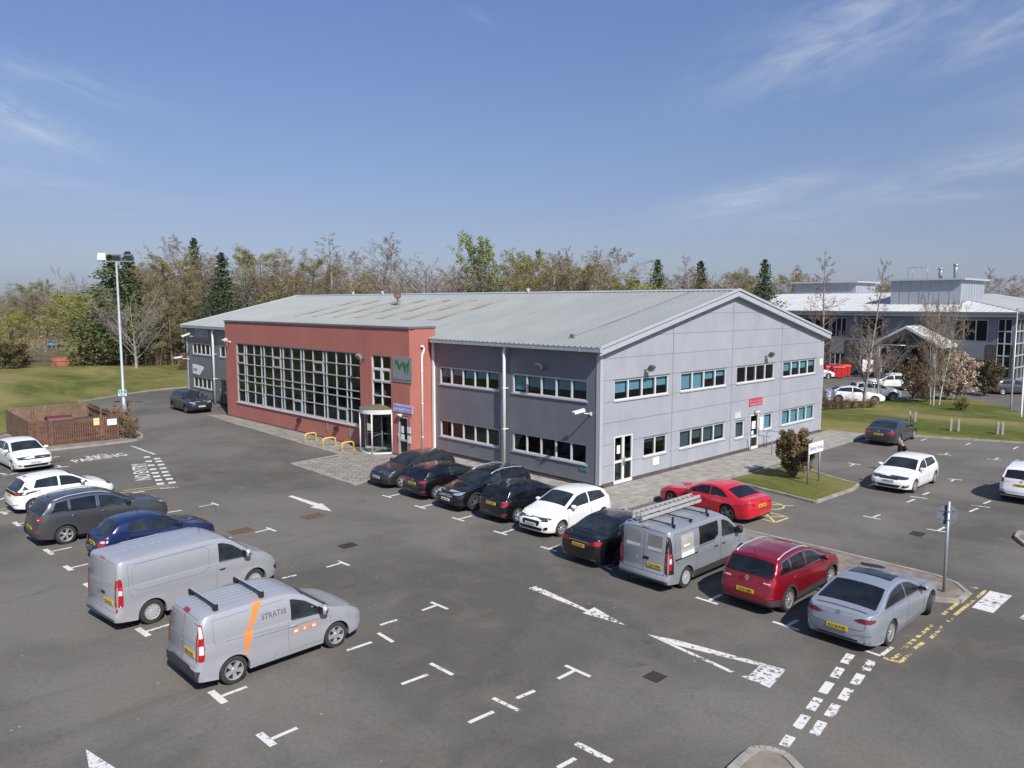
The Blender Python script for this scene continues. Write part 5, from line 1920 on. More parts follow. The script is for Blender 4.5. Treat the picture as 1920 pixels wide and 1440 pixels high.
 # ---- lamps, grille, trims: (name, polygon, mode, material, mirrored, round, off)
 for it in g('trim', []):
  nm, poly, mode, mat = it[:4]
  mir = it[4] if len(it) > 4 else True
  rd = it[5] if len(it) > 5 else 0.03
  off = it[6] if len(it) > 6 else 0.006
  lamp = nm in ('tail_light', 'headlight')
  if lamp and mode in g('lamp_turns', 'FB'):
   yo = max(abs(y) for y, z in poly)
   if yo > 0.40 * W:       # the lamp turns the corner on to the flank
    zs_ = [z for y, z in poly if abs(y) > yo - 0.14]
    z0_, z1_ = min(zs_), max(zs_)
    ln = g('lamp_wrap', 0.26 if mode == 'F' else 0.20)
    if mode == 'F':
     side_p = [(0.09, z0_), (0.09 + ln, z0_ + (z1_ - z0_) * .75), (0.09 + ln * .9, z1_ + .01), (0.12, z1_)]
    else:
     side_p = [(L - 0.05, z0_), (L - 0.05, z1_), (L - 0.05 - ln, z1_ - (z1_ - z0_) * .1), (L - 0.05 - ln * .7, z0_ + (z1_ - z0_) * .35)]
    for m in 'RL':
     w_ = MB(); sh.patch(w_, side_p, m, 0.0085, 0.03, 0.02)
     if w_.f:
      w_.build(nm, [mat], root)
    lim = 0.43 * W
    poly = [(max(-lim, min(lim, y)), z) for y, z in poly]
  polys = [poly]
  modes = [mode]
  if mode == 'RL':
   polys, modes = [poly, poly], ['R', 'L']
  elif mir:
   polys = [poly, [((x, -y) if mode == 'T' else (-x, y)) for x, y in poly]]
   modes = [mode, mode]
  for p, m in zip(polys, modes):
   w_ = MB(); sh.patch(w_, p, m, off, 0.035, rd)
   if w_.f:
    w_.build(nm, [mat], root)
 # ---- lower body mouldings
 for z0, z1, mat in g('cladding', []):
  c_ = MB()
  for m in 'RL':
   sh.patch(c_, [(wf + ra + 0.02, z0), (wr - ra - 0.02, z0), (wr - ra - 0.02, z1), (wf + ra + 0.02, z1)], m, 0.007, 0.12)
  c_.build('sill_moulding', [mat], root)
 if g('arch_trim'):
  for c in (wf, wr):
   for m, s in (('R', -1), ('L', 1)):
    c_ = MB()
    prev = None
    for k in range(19):
     a = R(-14 + 208 * k / 18)
     row = []
     for q in (ra + 0.004, ra + g('arch_trim')):
      d = c - q * math.cos(a); z = max(zsill + 0.01, sh.r + q * math.sin(a))
      d = min(max(d, 0.05), L - 0.05)
      p, n = sh.cast(d, z, m)
      row.append(c_.vert(p + n * 0.012))
     if prev:
      c_.face((prev[0], prev[1], row[1], row[0]) if s > 0 else (row[0], row[1], prev[1], prev[0]))
     prev = row
    c_.build('arch_moulding', [M_PLASTIC], root)
 # ---- mirrors
 dm, zm = g('mirror', (1.55, 1.0))
 for s in (-1, 1):
  p, n = sh.cast(dm, zm, 'L' if s > 0 else 'R')
  c = p + Vector((0.0, s * 0.13, 0.045))
  m_ = MB(); m_.smooth = True
  hx, hy, hz = g('mirror_size', (0.085, 0.115, 0.075))
  rows = []
  for i in range(7):
   a = math.pi * i / 6 - math.pi / 2
   rows.append([m_.vert(c + Vector((hx * math.copysign(abs(math.cos(b)) ** 0.7, math.cos(b)) * max(0.05, math.cos(a)) ** 0.6, hy * math.sin(a), hz * math.copysign(abs(math.sin(b)) ** 0.7, math.sin(b)) * max(0.05, math.cos(a)) ** 0.6))) for b in [2 * math.pi * k / 12 for k in range(12)]])
  for a, b in zip(rows, rows[1:]):
   for k in range(12):
    m_.face((a[k], a[(k + 1) % 12], b[(k + 1) % 12], b[k]))
  m_.face(list(rows[0])); m_.face(list(reversed(rows[-1])))
  m_.smooth = False
  m_.cur = 1
  m_.tube([p - Vector((0, s * 0.02, 0)), c + Vector((0.01, 0, -0.03))], 0.025, 6)
  m_.obox(c - Vector((hx * 0.93, 0, 0)), Vector((0.006, 0, 0)), Vector((0, hy * 0.75, 0)), Vector((0, 0, hz * 0.7)))
  m_.build('wing_mirror', [g('mirror_mat', paint), M_BLACK], root)
 # ---- handles
 for d, z in g('handles', []):
  for s in ((-1, 1) if g('handle_sides', 2) == 2 else (-1,)):
   p, n = sh.cast(d, z, 'L' if s > 0 else 'R')
   h_ = MB(); h_.smooth = True
   h_.tube([p + n * 0.002 + Vector((0.10, 0, 0)), p + n * 0.028 + Vector((0.05, 0, 0.004)), p + n * 0.028 - Vector((0.05, 0, -0.004)), p + n * 0.002 - Vector((0.10, 0, 0))], [0.010, 0.016, 0.016, 0.012], 6)
   h_.build('door_handle', [g('handle_mat', paint)], root)
 # ---- roof rails
 if g('rails'):
  d0, d1, mat = S['rails']
  for s in (-1, 1):
   pts = []
   n = 12
   for k in range(n + 1):
    d = d0 + (d1 - d0) * k / n
    ze, ye, ys, zb, zt = sh.edge(d)
    p, nr = sh.cast(d, s * (ye - 0.06), 'T')
    hgt = 0.045 * min(1, 5 * k / n, 5 * (n - k) / n)
    pts.append(p + Vector((0, 0, hgt + 0.004)))
   r_ = MB(); r_.tube(pts, 0.022, 6); r_.build('roof_rail', [mat], root)
 # ---- plates
 for txt, key, front in ((front_plate, 'fplate', True), (rear_plate, 'rplate', False)):
  if key not in S:
   continue
  yc, zc = S[key]
  p, n = sh.cast(yc, zc, 'F' if front else 'B')
  sx = 1 if front else -1
  tilt = Vector((-n.z * 0 , 0, 1))
  fx = Vector((sx, 0, 0))
  c = Vector((p.x + sx * 0.018, yc, zc))
  m_ = MB()
  m_.obox(c, fx * 0.008, Vector((0, 0.26, 0)), Vector((0, 0, 0.0555)))
  plate = m_.build('number_plate', [M_PLATE_W if front else M_PLATE_Y], root)
  if txt:
   t_ = MB()
   add_text(t_, txt, c + fx * 0.011 - Vector((0, 0, 0.036)), Vector((0, sx, 0)), Vector((0, 0, 1)), 0.074, 0.44, 0.02)
   t_.build('plate_lettering', [M_PLATE_TXT], plate)
 # ---- badge
 for key, front in (('fbadge', True), ('rbadge', False)):
  if key in S:
   yc, zc, kind = S[key]
   p, n = sh.cast(yc, zc, 'F' if front else 'B')
   sx = 1 if front else -1
   fx = n; ry = Vector((0, sx, 0)); uz = fx.cross(ry) * (1 if sx > 0 else 1)
   if uz.z < 0:
    uz = -uz
   m_ = MB()
   def ringm(cy, rad, wd=0.012):
    pr = None
    for k in range(17):
     a = 2 * math.pi * k / 16
     q = [p + fx * 0.014 + ry * (cy + rr_ * math.cos(a)) + uz * (rr_ * math.sin(a)) for rr_ in (rad - wd, rad)]
     if pr:
      m_.poly([pr[0], pr[1], q[1], q[0]])
     pr = q
   if kind == 'rings':
    for k in range(4):
     ringm((k - 1.5) * 0.055, 0.037, 0.009)
   elif kind == 'star':
    ringm(0, 0.06, 0.010)
    for k in range(3):
     a = R(90 + 120 * k)
     t_ = ry * math.cos(a) + uz * math.sin(a); s_ = ry * -math.sin(a) + uz * math.cos(a)
     m_.poly([p + fx * 0.015 - s_ * 0.01, p + fx * 0.015 + s_ * 0.01, p + fx * 0.015 + t_ * 0.055])
   elif kind == 'diamond':
    o_ = [(0, 0.085), (0.055, 0), (0, -0.085), (-0.055, 0)]
    for (a, b), (c_, d_) in zip(o_, o_[1:] + o_[:1]):
     m_.poly([p + fx * 0.014 + ry * a + uz * b, p + fx * 0.014 + ry * c_ + uz * d_, p + fx * 0.014 + ry * c_ * 0.55 + uz * d_ * 0.55, p + fx * 0.014 + ry * a * 0.55 + uz * b * 0.55])
   elif kind == 'oval':
    pr = None
    for k in range(13):
     a = 2 * math.pi * k / 12
     q = p + fx * 0.014 + ry * 0.075 * math.cos(a) + uz * 0.03 * math.sin(a)
     if pr:
      m_.poly([p + fx * 0.014, pr, q])
     pr = q
   else:
    ringm(0, 0.055, 0.012)
    if kind == 'vw':
     for a, b in (((-0.035, 0.03), (-0.012, -0.03)), ((-0.012, -0.03), (0, 0.01)), ((0, 0.01), (0.012, -0.03)), ((0.012, -0.03), (0.035, 0.03))):
      w_ = 0.006
      m_.poly([p + fx * 0.014 + ry * (a[0] - w_) + uz * a[1], p + fx * 0.014 + ry * (a[0] + w_) + uz * a[1], p + fx * 0.014 + ry * (b[0] + w_) + uz * b[1], p + fx * 0.014 + ry * (b[0] - w_) + uz * b[1]])
    else:
     m_.poly([p + fx * 0.014 + ry * a + uz * b for a, b in ((-0.05, -0.012), (0.05, -0.012), (0.05, 0.012), (-0.05, 0.012))])
   m_.build('badge', [S.get('badge_mat', M_CHROME)], root)
 # ---- aerial
 if g('aerial'):
  d, h_ = S['aerial']
  p, n = sh.cast(d, 0, 'T')
  a_ = MB()
  if h_ < 0.1:
   a_.poly([p + Vector((0.09, -0.02, 0)), p + Vector((0.09, 0.02, 0)), p + Vector((-0.05, 0, 0.055))])
   a_.poly([p + Vector((0.09, 0.02, 0)), p + Vector((-0.06, 0.02, 0)), p + Vector((-0.05, 0, 0.055))])
   a_.poly([p + Vector((0.09, -0.02, 0)), p + Vector((-0.05, 0, 0.055)), p + Vector((-0.06, -0.02, 0))])
   a_.poly([p + Vector((-0.06, -0.02, 0)), p + Vector((-0.05, 0, 0.055)), p + Vector((-0.06, 0.02, 0))])
  else:
   a_.tube([p, p + Vector((-h_ * 0.5, 0, h_))], 0.008, 5)
  a_.build('aerial', [M_BLACK], root)
 return root, sh
def mk(base, **kw):
 d = dict(base); d.update(kw); return d
FRONT = [(0.15, 0.10), (0.30, 0.015), (0.45, 0.0), (0.58, 0.02), (0.72, 0.09), (0.9, 0.2)]
REAR = [(0.15, 0.12), (0.30, 0.02), (0.50, 0.0), (0.62, 0.02), (0.80, 0.08), (1.0, 0.12), (1.4, 0.2)]
def rescale(S, L, W, H, **kw):
 """stretch a set of proportions to another length, width and height"""
 kl, kw_, kh = L / S['L'], W / S['W'], H / S['H']
 d = dict(S)
 d.update(L=L, W=W, H=H, wb=S['wb'] * kl, fo=S['fo'] * kl)
 pt = lambda p, m: {'T': (p[0] * kl, p[1] * kw_), 'F': (p[0] * kw_, p[1] * kh), 'B': (p[0] * kw_, p[1] * kh)}.get(m, (p[0] * kl, p[1] * kh))
 for k in ('top', 'belt'):
  d[k] = [(a * kl, b * kh) for a, b in S[k]]
 d['windows'] = []
 for w in S.get('windows', []):
  w = dict(w); w['d'] = (w['d'][0] * kl, w['d'][1] * kl)
  for z in ('zlo', 'zhi'):
   if z in w:
    w[z] *= kh
  w['cut'] = [(pt(p, 'R'), pt(q, 'R')) for p, q in w.get('cut', [])]
  d['windows'].append(w)
 for k in ('windscreen', 'rear_window'):
  if k in S:
   w = dict(S[k]); w['d'] = (w['d'][0] * kl, w['d'][1] * kl)
   if 'z' in w:
    w['z'] = (w['z'][0] * kh, w['z'][1] * kh); w['y'] = (w['y'][0] * kw_, w['y'][1] * kw_)
   d[k] = w
 d['shuts'] = [(a * kl, b) for a, b in S.get('shuts', [])]
 d['seams'] = [([pt(p, m) for p in s], m) for s, m in S.get('seams', [])]
 d['trim'] = [(t[0], [pt(p, t[2] if t[2] != 'RL' else 'R') for p in t[1]], *t[2:]) for t in S.get('trim', [])]
 d['handles'] = [(a * kl, b * kh) for a, b in S.get('handles', [])]
 if 'mirror' in S:
  d['mirror'] = (S['mirror'][0] * kl, S['mirror'][1] * kh)
 if 'rails' in S:
  d['rails'] = (S['rails'][0] * kl, S['rails'][1] * kl, S['rails'][2])
 if 'aerial' in S:
  d['aerial'] = (S['aerial'][0] * kl, S['aerial'][1])
 for k in ('fplate', 'rplate'):
  if k in S:
   d[k] = (S[k][0], S[k][1] * kh)
 for k in ('fbadge', 'rbadge'):
  if k in S:
   d[k] = (S[k][0], S[k][1] * kh, S[k][2])
 if 'rear_wiper' in S:
  d['rear_wiper'] = [pt(p, S['rear_window'].get('mode', 'T')) for p in S['rear_wiper']]
 d.update(kw)
 return d
def trims(S, *names):
 """trim items of a spec without those named"""
 return [t for t in S['trim'] if t[0] not in names]
# five-door hatchback
HATCH = dict(L=4.26, W=1.79, H=1.465, wb=2.62, fo=0.86, r=0.315, sill=0.20, front=FRONT, rear=REAR,
 top=[(0, .66), (.10, .745), (.45, .86), (1.0, .955), (1.18, 1.0), (1.95, 1.375), (2.3, 1.445), (2.75, 1.465), (3.3, 1.44), (3.72, 1.375), (3.84, 1.34), (4.16, 1.03), (4.22, .98), (4.26, .95)],
 belt=[(0, .62), (.5, .78), (1.2, .90), (2.5, .935), (3.6, .99), (4.26, .96)],
 windows=[dict(d=(1.30, 2.40)), dict(d=(2.48, 3.62), cut=[((3.66, .95), (3.36, 1.42))], rear=True, round=.05)],
 windscreen=dict(d=(1.22, 1.96)), rear_window=dict(d=(3.82, 4.12), **{'in': .05}),
 shuts=[(1.28, 0), (2.44, 0), (3.42, 0)],
 seams=[([(0.30, .60), (0.42, .70), (1.16, .72)], 'T'), ([(.62, .95), (.66, .62), (.50, .50), (0, .50)], 'B')],
 trim=[('headlight', [(.42, .665), (.74, .665), (.86, .735), (.84, .79), (.60, .735), (.42, .71)], 'F', M_HEADLIGHT_DK),
  ('grille', [(-.46, .665), (.46, .665), (.46, .705), (-.46, .705)], 'F', M_GRILLE, False, .01),
  ('lower_grille', [(-.52, .30), (.52, .30), (.60, .42), (-.60, .42)], 'F', M_GRILLE, False, .03),
  ('fog_lamp', [(.60, .36), (.76, .36), (.78, .43), (.66, .43)], 'F', M_GRILLE),
  ('tail_light', [(.48, .82), (.78, .80), (.88, .92), (.84, .97), (.52, .93)], 'B', M_TAIL),
  ('rear_diffuser', [(-.60, .26), (.60, .26), (.56, .36), (-.56, .36)], 'B', M_PLASTIC, False),
  ('rear_reflector', [(.56, .40), (.80, .42), (.80, .45), (.56, .43)], 'B', M_TAIL)],
 handles=[(2.28, .80), (3.30, .83)], mirror=(1.50, .97), fplate=(0, .52), rplate=(0, .74), fbadge=(0, .69, 'vw'), rbadge=(0, .90, 'vw'), aerial=(3.55, .05),
 rear_wiper=[(3.99, -.30), (4.08, .05)], wheel='multi')
SUV = dict(HATCH, L=4.45, W=1.84, H=1.61, wb=2.66, fo=0.90, r=0.345, sill=0.26, tumble=.34,
 front=[(0.2, .10), (.4, .01), (.6, .0), (.75, .03), (.9, .10), (1.1, .2)],
 top=[(0, .78), (.08, .86), (.4, .97), (1.05, 1.075), (1.2, 1.12), (1.95, 1.50), (2.3, 1.575), (2.75, 1.61), (3.4, 1.595), (3.95, 1.53), (4.05, 1.50), (4.30, 1.16), (4.38, 1.09), (4.45, 1.05)],
 belt=[(0, .72), (.5, .88), (1.2, 1.01), (2.5, 1.04), (3.7, 1.12), (4.45, 1.08)],
 windows=[dict(d=(1.32, 2.45)), dict(d=(2.53, 3.36), rear=True), dict(d=(3.42, 3.95), cut=[((3.98, 1.10), (3.74, 1.55))], rear=True, round=.05)],
 windscreen=dict(d=(1.24, 1.98)), rear_window=dict(d=(4.02, 4.28), **{'in': .05}),
 shuts=[(1.30, 0), (2.49, 0), (3.40, 0)],
 seams=[([(0.26, .60), (0.4, .70), (1.18, .72)], 'T'), ([(.66, 1.05), (.70, .72), (.58, .52), (0, .52)], 'B')],
 trim=[('headlight', [(.40, .80), (.70, .80), (.88, .86), (.86, .92), (.56, .87), (.40, .85)], 'F', M_HEADLIGHT),
  ('grille', [(-.38, .66), (.38, .66), (.44, .83), (-.44, .83)], 'F', M_GRILLE, False, .03),
  ('lower_grille', [(-.55, .34), (.55, .34), (.62, .48), (-.62, .48)], 'F', M_GRILLE, False, .03),
  ('fog_lamp', [(.62, .44), (.78, .44), (.78, .52), (.66, .52)], 'F', M_GRILLE),
  ('tail_light', [(.50, .92), (.80, .90), (.91, 1.0), (.88, 1.06), (.58, 1.02)], 'B', M_TAIL),
  ('rear_bumper', [(-.86, .28), (.86, .28), (.88, .50), (.60, .50), (.54, .42), (-.54, .42), (-.60, .50), (-.88, .50)], 'B', M_PLASTIC, False),
  ('front_lip', [(-.80, .24), (.80, .24), (.80, .32), (-.80, .32)], 'F', M_PLASTIC, False),
  ('rear_reflector', [(.60, .53), (.82, .55), (.82, .59), (.60, .57)], 'B', M_TAIL)],
 handles=[(2.32, .93), (3.28, .97)], mirror=(1.52, 1.08), fplate=(0, .56), rplate=(0, .62), fbadge=(0, .76, 'round'), rbadge=(0, .95, 'round'), aerial=(3.7, .05),
 rear_wiper=[(4.16, -.30), (4.24, .08)], rails=(2.0, 3.85, M_SILVER_BAR), arch_trim=.075, cladding=[(.26, .44, M_PLASTIC)], wheel='multi')
SALOON = dict(HATCH, L=4.88, W=1.86, H=1.455, wb=2.90, fo=0.88, r=0.335, sill=.19, tumble=.42,
 rear=[(0.15, .10), (0.35, .02), (.6, 0), (.8, .03), (1.0, .06), (1.4, .08)],
 top=[(0, .64), (.10, .735), (.5, .86), (1.2, .955), (1.38, .995), (2.15, 1.36), (2.5, 1.435), (2.9, 1.455), (3.4, 1.41), (3.7, 1.345), (4.28, 1.075), (4.42, 1.05), (4.78, 1.03), (4.85, .99), (4.88, .95)],
 belt=[(0, .60), (.5, .77), (1.4, .90), (2.8, .935), (4.0, .985), (4.88, .93)],
 windows=[dict(d=(1.50, 2.62)), dict(d=(2.70, 3.90), cut=[((4.02, .97), (3.60, 1.28)), ((3.62, 1.25), (3.2, 1.44))], rear=True, round=.04)],
 windscreen=dict(d=(1.42, 2.16)), rear_window=dict(d=(3.68, 4.25), **{'in': .07}),
 shuts=[(1.48, 0), (2.66, 0), (3.72, 0)],
 seams=[([(0.30, .60), (0.42, .72), (1.36, .74)], 'T'), ([(4.32, .66), (4.78, .68)], 'T'), ([(.70, .96), (.70, .62), (0, .60)], 'B')],
 trim=[('headlight', [(.44, .655), (.74, .655), (.88, .725), (.86, .775), (.60, .725), (.44, .70)], 'F', M_HEADLIGHT),
  ('grille', [(-.40, .44), (.40, .44), (.46, .70), (-.46, .70)], 'F', M_GRILLE, False, .05),
  ('lower_grille', [(-.60, .26), (.60, .26), (.64, .36), (-.64, .36)], 'F', M_GRILLE, False, .03),
  ('tail_light', [(.42, .80), (.80, .80), (.90, .86), (.86, .93), (.46, .90)], 'B', M_TAIL),
  ('rear_diffuser', [(-.66, .24), (.66, .24), (.60, .34), (-.60, .34)], 'B', M_PLASTIC, False),
  ('exhaust', [(.50, .30), (.68, .30), (.68, .345), (.50, .345)], 'B', M_CHROME)],
 handles=[(2.46, .80), (3.58, .83)], mirror=(1.72, .96), fplate=(0, .50), rplate=(0, .72), fbadge=(0, .62, 'round'), rbadge=(0, .89, 'round'), aerial=(3.6, .05), wheel='multi')
SALOON.pop('rear_wiper')
FASTBACK = dict(SALOON, L=4.86, W=1.87, H=1.43, wb=2.84, fo=.92, r=.34,
 top=[(0, .64), (.10, .73), (.5, .85), (1.25, .945), (1.42, .985), (2.2, 1.34), (2.55, 1.41), (2.9, 1.43), (3.3, 1.405), (3.55, 1.36), (4.40, 1.075), (4.62, 1.03), (4.74, 1.035), (4.80, 1.02), (4.86, .95)],
 belt=[(0, .60), (.5, .77), (1.4, .89), (2.8, .93), (4.0, .99), (4.86, .93)],
 windows=[dict(d=(1.56, 2.66)), dict(d=(2.72, 4.05), cut=[((4.18, .97), (3.70, 1.24)), ((3.72, 1.22), (3.2, 1.40))], rear=True, round=.04)],
 windscreen=dict(d=(1.46, 2.22)), rear_window=dict(d=(3.52, 4.40), **{'in': .08}),
 seams=[([(0.30, .60), (0.42, .74), (1.40, .76)], 'T'), ([(.70, .93), (.66, .66), (.58, .60), (0, .58)], 'B'), ([(4.66, .0), (4.66, .66)], 'T')])
COUPE = dict(SALOON, L=4.63, W=1.85, H=1.37, wb=2.75, fo=.87, r=.345,
 top=[(0, .62), (.10, .72), (.5, .84), (1.3, .935), (1.48, .975), (2.2, 1.295), (2.55, 1.36), (2.85, 1.37), (3.2, 1.33), (3.5, 1.265), (4.12, 1.01), (4.22, .99), (4.52, .985), (4.60, .95), (4.63, .90)],
 belt=[(0, .58), (.5, .76), (1.4, .875), (2.8, .90), (3.9, .945), (4.63, .90)],
 windows=[dict(d=(1.62, 2.74)), dict(d=(2.78, 3.62), cut=[((3.70, .93), (3.26, 1.20)), ((3.28, 1.19), (2.9, 1.33))], rear=True)],
 windscreen=dict(d=(1.50, 2.22)), rear_window=dict(d=(3.48, 4.08), **{'in': .08}),
 shuts=[(1.56, 0), (2.80, 0)], handles=[(2.62, .78)], mirror=(1.82, .94),
 trim=[('headlight', [(.44, .635), (.74, .635), (.88, .70), (.86, .75), (.60, .70), (.44, .68)], 'F', M_HEADLIGHT),
  ('grille', [(-.38, .40), (.38, .40), (.46, .68), (-.46, .68)], 'F', M_GRILLE, False, .05),
  ('tail_light', [(.44, .755), (.80, .745), (.90, .80), (.86, .875), (.48, .85)], 'B', M_TAIL),
  ('rear_diffuser', [(-.70, .23), (.70, .23), (.64, .31), (-.64, .31)], 'B', M_PLASTIC, False),
  ('exhaust', [(.46, .27), (.66, .27), (.66, .33), (.46, .33)], 'B', M_CHROME)],
 seams=[([(0.30, .60), (0.42, .72), (1.46, .74)], 'T'), ([(.66, .90), (.66, .60), (0, .58)], 'B')], rplate=(0, .72), rbadge=(0, .87, 'rings'), fplate=(0, .46))
BOX_TAIL = [(0, .90), (.04, .945), (.10, .975), (.25, .99), (.6, 1.0)]
VAN = dict(lamp_turns='F', L=5.0, W=1.95, H=1.96, wb=3.10, fo=0.93, r=0.335, sill=.24, tumble=.115, inset=.02, crown=.075, roofexp=4.0, sm=.07, gap=.05,
 nose=[(0, .62), (.05, .76), (.14, .87), (.3, .94), (.6, .985), (1.0, 1.0)], tail=BOX_TAIL,
 front=[(0.2, .08), (.45, 0), (.65, .02), (.85, .10), (1.1, .24)], rear=[(.2, .06), (.34, 0), (.52, 0), (.56, .07), (1.2, .085), (1.9, .15)],
 top=[(0, .80), (.10, .93), (.35, 1.08), (.75, 1.20), (.95, 1.29), (1.62, 1.80), (1.92, 1.925), (2.3, 1.955), (4.8, 1.955), (4.93, 1.93), (5.0, 1.86)],
 belt=[(0, .74), (.4, 1.0), (1.0, 1.16), (2.0, 1.19), (5.0, 1.19)],
 side=[(0, .955), (.10, .975), (.3, .99), (.45, .992), (.58, .985), (.72, .998), (.85, 1.0), (1.0, .985)],
 windows=[dict(d=(1.10, 2.06), lo=-.02, hi=.13, round=.06)],
 windscreen=dict(d=(.98, 1.70), **{'in': .05}),
 shuts=[(.98, 0), (2.14, 0)],
 seams=[([(.16, .58), (.40, .70), (.92, .74)], 'T'), ([(0, .50), (0, 1.80)], 'B'), ([(.76, .55), (.80, 1.74), (.70, 1.82), (0, 1.84)], 'B'), ([(.76, .56), (0, .56)], 'B'),
  ([(4.62, 1.76), (4.62, .98), (4.50, .88)], 'RL'), ([(2.22, 1.76), (4.62, 1.76)], 'RL')],
 trim=[('headlight', [(.52, .84), (.76, .86), (.92, .98), (.88, 1.06), (.66, .98), (.52, .92)], 'F', M_HEADLIGHT_DK),
  ('grille', [(-.50, .78), (.50, .78), (.52, .86), (-.52, .86)], 'F', M_GRILLE, False, .02),
  ('lower_grille', [(-.60, .34), (.60, .34), (.68, .52), (-.68, .52)], 'F', M_GRILLE, False, .03),
  ('fog_lamp', [(.70, .46), (.86, .46), (.88, .60), (.76, .60)], 'F', M_GRILLE),
  ('tail_light', [(.79, .70), (.872, .70), (.868, 1.42), (.80, 1.42)], 'B', M_TAIL),
  ('tail_light', [(4.90, .70), (4.88, 1.42), (4.82, 1.47), (4.78, 1.36), (4.78, .70)], 'RL', M_TAIL),
  ('brake_light', [(-.13, 1.845), (.13, 1.845), (.12, 1.89), (-.12, 1.89)], 'B', M_TAIL, False, .01),
  ('reversing_light', [(4.885, 1.02), (4.88, 1.15), (4.80, 1.15), (4.80, 1.02)], 'RL', M_TAIL_WHITE, False, .01, .010),
  ('rear_reflector', [(.84, .56), (.90, .56), (.90, .66), (.84, .66)], 'B', M_TAIL)],
 handles=[(1.98, .98)], mirror=(1.22, 1.24), mirror_size=(.10, .12, .13), fplate=(0, .56), rplate=(-.42, .78), wheel='steel', rim_mat=M_HUBCAP, tyre_w=.22, aerial=(2.1, .2))
SVAN = dict(VAN, L=4.42, W=1.83, H=1.82, wb=2.66, fo=.90, r=.325, tumble=.16,
 rear=[(.2, .08), (.34, 0), (.58, 0), (.66, .06), (1.2, .08), (1.8, .20)],
 top=[(0, .72), (.10, .83), (.35, .96), (.85, 1.07), (1.02, 1.13), (1.72, 1.64), (2.05, 1.765), (2.4, 1.80), (4.1, 1.80), (4.32, 1.75), (4.42, 1.66)],
 belt=[(0, .66), (.4, .90), (1.0, 1.04), (2.0, 1.08), (4.42, 1.10)],
 windows=[dict(d=(1.16, 2.12), lo=-.015, hi=.12, round=.05)], windscreen=dict(d=(1.05, 1.78), **{'in': .05}),
 shuts=[(1.06, 0), (2.20, 0)],
 seams=[([(.16, .58), (.40, .68), (1.0, .72)], 'T'), ([(-.02, .55), (-.02, 1.66)], 'B'), ([(.70, .62), (.74, 1.40), (.66, 1.64), (0, 1.68)], 'B'), ([(.70, .62), (0, .62)], 'B'),
  ([(4.00, 1.60), (4.00, 1.10), (2.2, .98)], 'RL'), ([(2.28, 1.62), (4.0, 1.60)], 'RL'), ([(2.5, .40), (2.62, .30)], 'RL')],
 trim=[('headlight', [(.48, .80), (.72, .80), (.88, .88), (.86, .95), (.62, .90), (.48, .86)], 'F', M_HEADLIGHT),
  ('grille', [(-.46, .50), (.46, .50), (.52, .70), (-.52, .70)], 'F', M_GRILLE, False, .04),
  ('lower_grille', [(-.60, .30), (.60, .30), (.64, .42), (-.64, .42)], 'F', M_GRILLE, False, .03),
  ('tail_light', [(.745, .76), (.818, .76), (.812, 1.02), (.785, 1.56), (.755, 1.56), (.745, 1.1)], 'B', M_TAIL),
  ('tail_light', [(4.345, .76), (4.335, 1.1), (4.27, 1.58), (4.22, 1.56), (4.21, 1.0), (4.23, .76)], 'RL', M_TAIL),
  ('reversing_light', [(4.325, .92), (4.32, 1.10), (4.235, 1.10), (4.235, .92)], 'RL', M_TAIL_WHITE, False, .01, .010),
  ('lamp_lens', [(4.305, 1.28), (4.275, 1.53), (4.235, 1.52), (4.235, 1.28)], 'RL', M_TAIL_WHITE, False, .01, .010),
  ('brake_light', [(-.15, 1.66), (.15, 1.66), (.13, 1.73), (-.13, 1.73)], 'B', M_TAIL, False, .01),
  ('rear_bumper', [(-.84, .30), (.84, .30), (.88, .56), (.60, .56), (.5, .60), (-.5, .60), (-.60, .56), (-.88, .56)], 'B', M_PLASTIC, False)],
 handles=[(2.06, .94)], mirror=(1.30, 1.10), rplate=(-.42, .88), wheel='five', rim_mat=M_ALLOY, aerial=None)
# ------------------------------------------------------------------ the cars, each with its own trim
PW = car_paint('paint_white', (0.80, 0.80, 0.79), 0, .35, .7)
PSIL = car_paint('paint_silver', (0.405, 0.415, 0.44), .30, .36)
PGREYSIL = car_paint('paint_grey_silver', (0.32, 0.34, 0.375), .35, .36)
PBLK = car_paint('paint_black', (0.0045, 0.0045, 0.006), 0, .25, 1.0)
PGREY = car_paint('paint_graphite', (0.085, 0.088, 0.095), .5, .35)
PDK = car_paint('paint_dark_slate', (0.030, 0.032, 0.038), .35, .3, .9)
PNAVY = car_paint('paint_blue', (0.008, 0.020, 0.085), .25, .3, .9)
PRED = car_paint('paint_red', (0.56, 0.010, 0.028), 0, .3, .9)
PDRED = car_paint('paint_dark_red', (0.26, 0.005, 0.016), .35, .3, 1.0)
PART = car_paint('paint_steel_grey', (0.33, 0.36, 0.415), .4, .36)
PBLUE = car_paint('paint_sky_blue', (0.03, 0.16, 0.42), .1, .3)
HALF = math.pi
ROWA, ROWL = 'cars in the row beside the building', 'vehicles in the left row of bays'
def at_wheel(S, wheel, side, heading, p):
 """place a car so that the contact point of one wheel ('f'/'r', side -1 right, +1 left) is at p"""
 x = S['L'] / 2 - (S['fo'] if wheel == 'f' else S['fo'] + S['wb'])
 y = side * (S['W'] / 2 - 0.05)
 c, s = math.cos(heading), math.sin(heading)
 return (p[0] - (x * c - y * s), p[1] - (x * s + y * c))
def put(S, label, cat, px, wheel, side, heading, paint, **kw):
 p = G(*px) if len(px) == 2 else Vector(px)
 return vehicle(S, label, cat, at_wheel(S, wheel, side, heading, p), heading, paint, **kw)
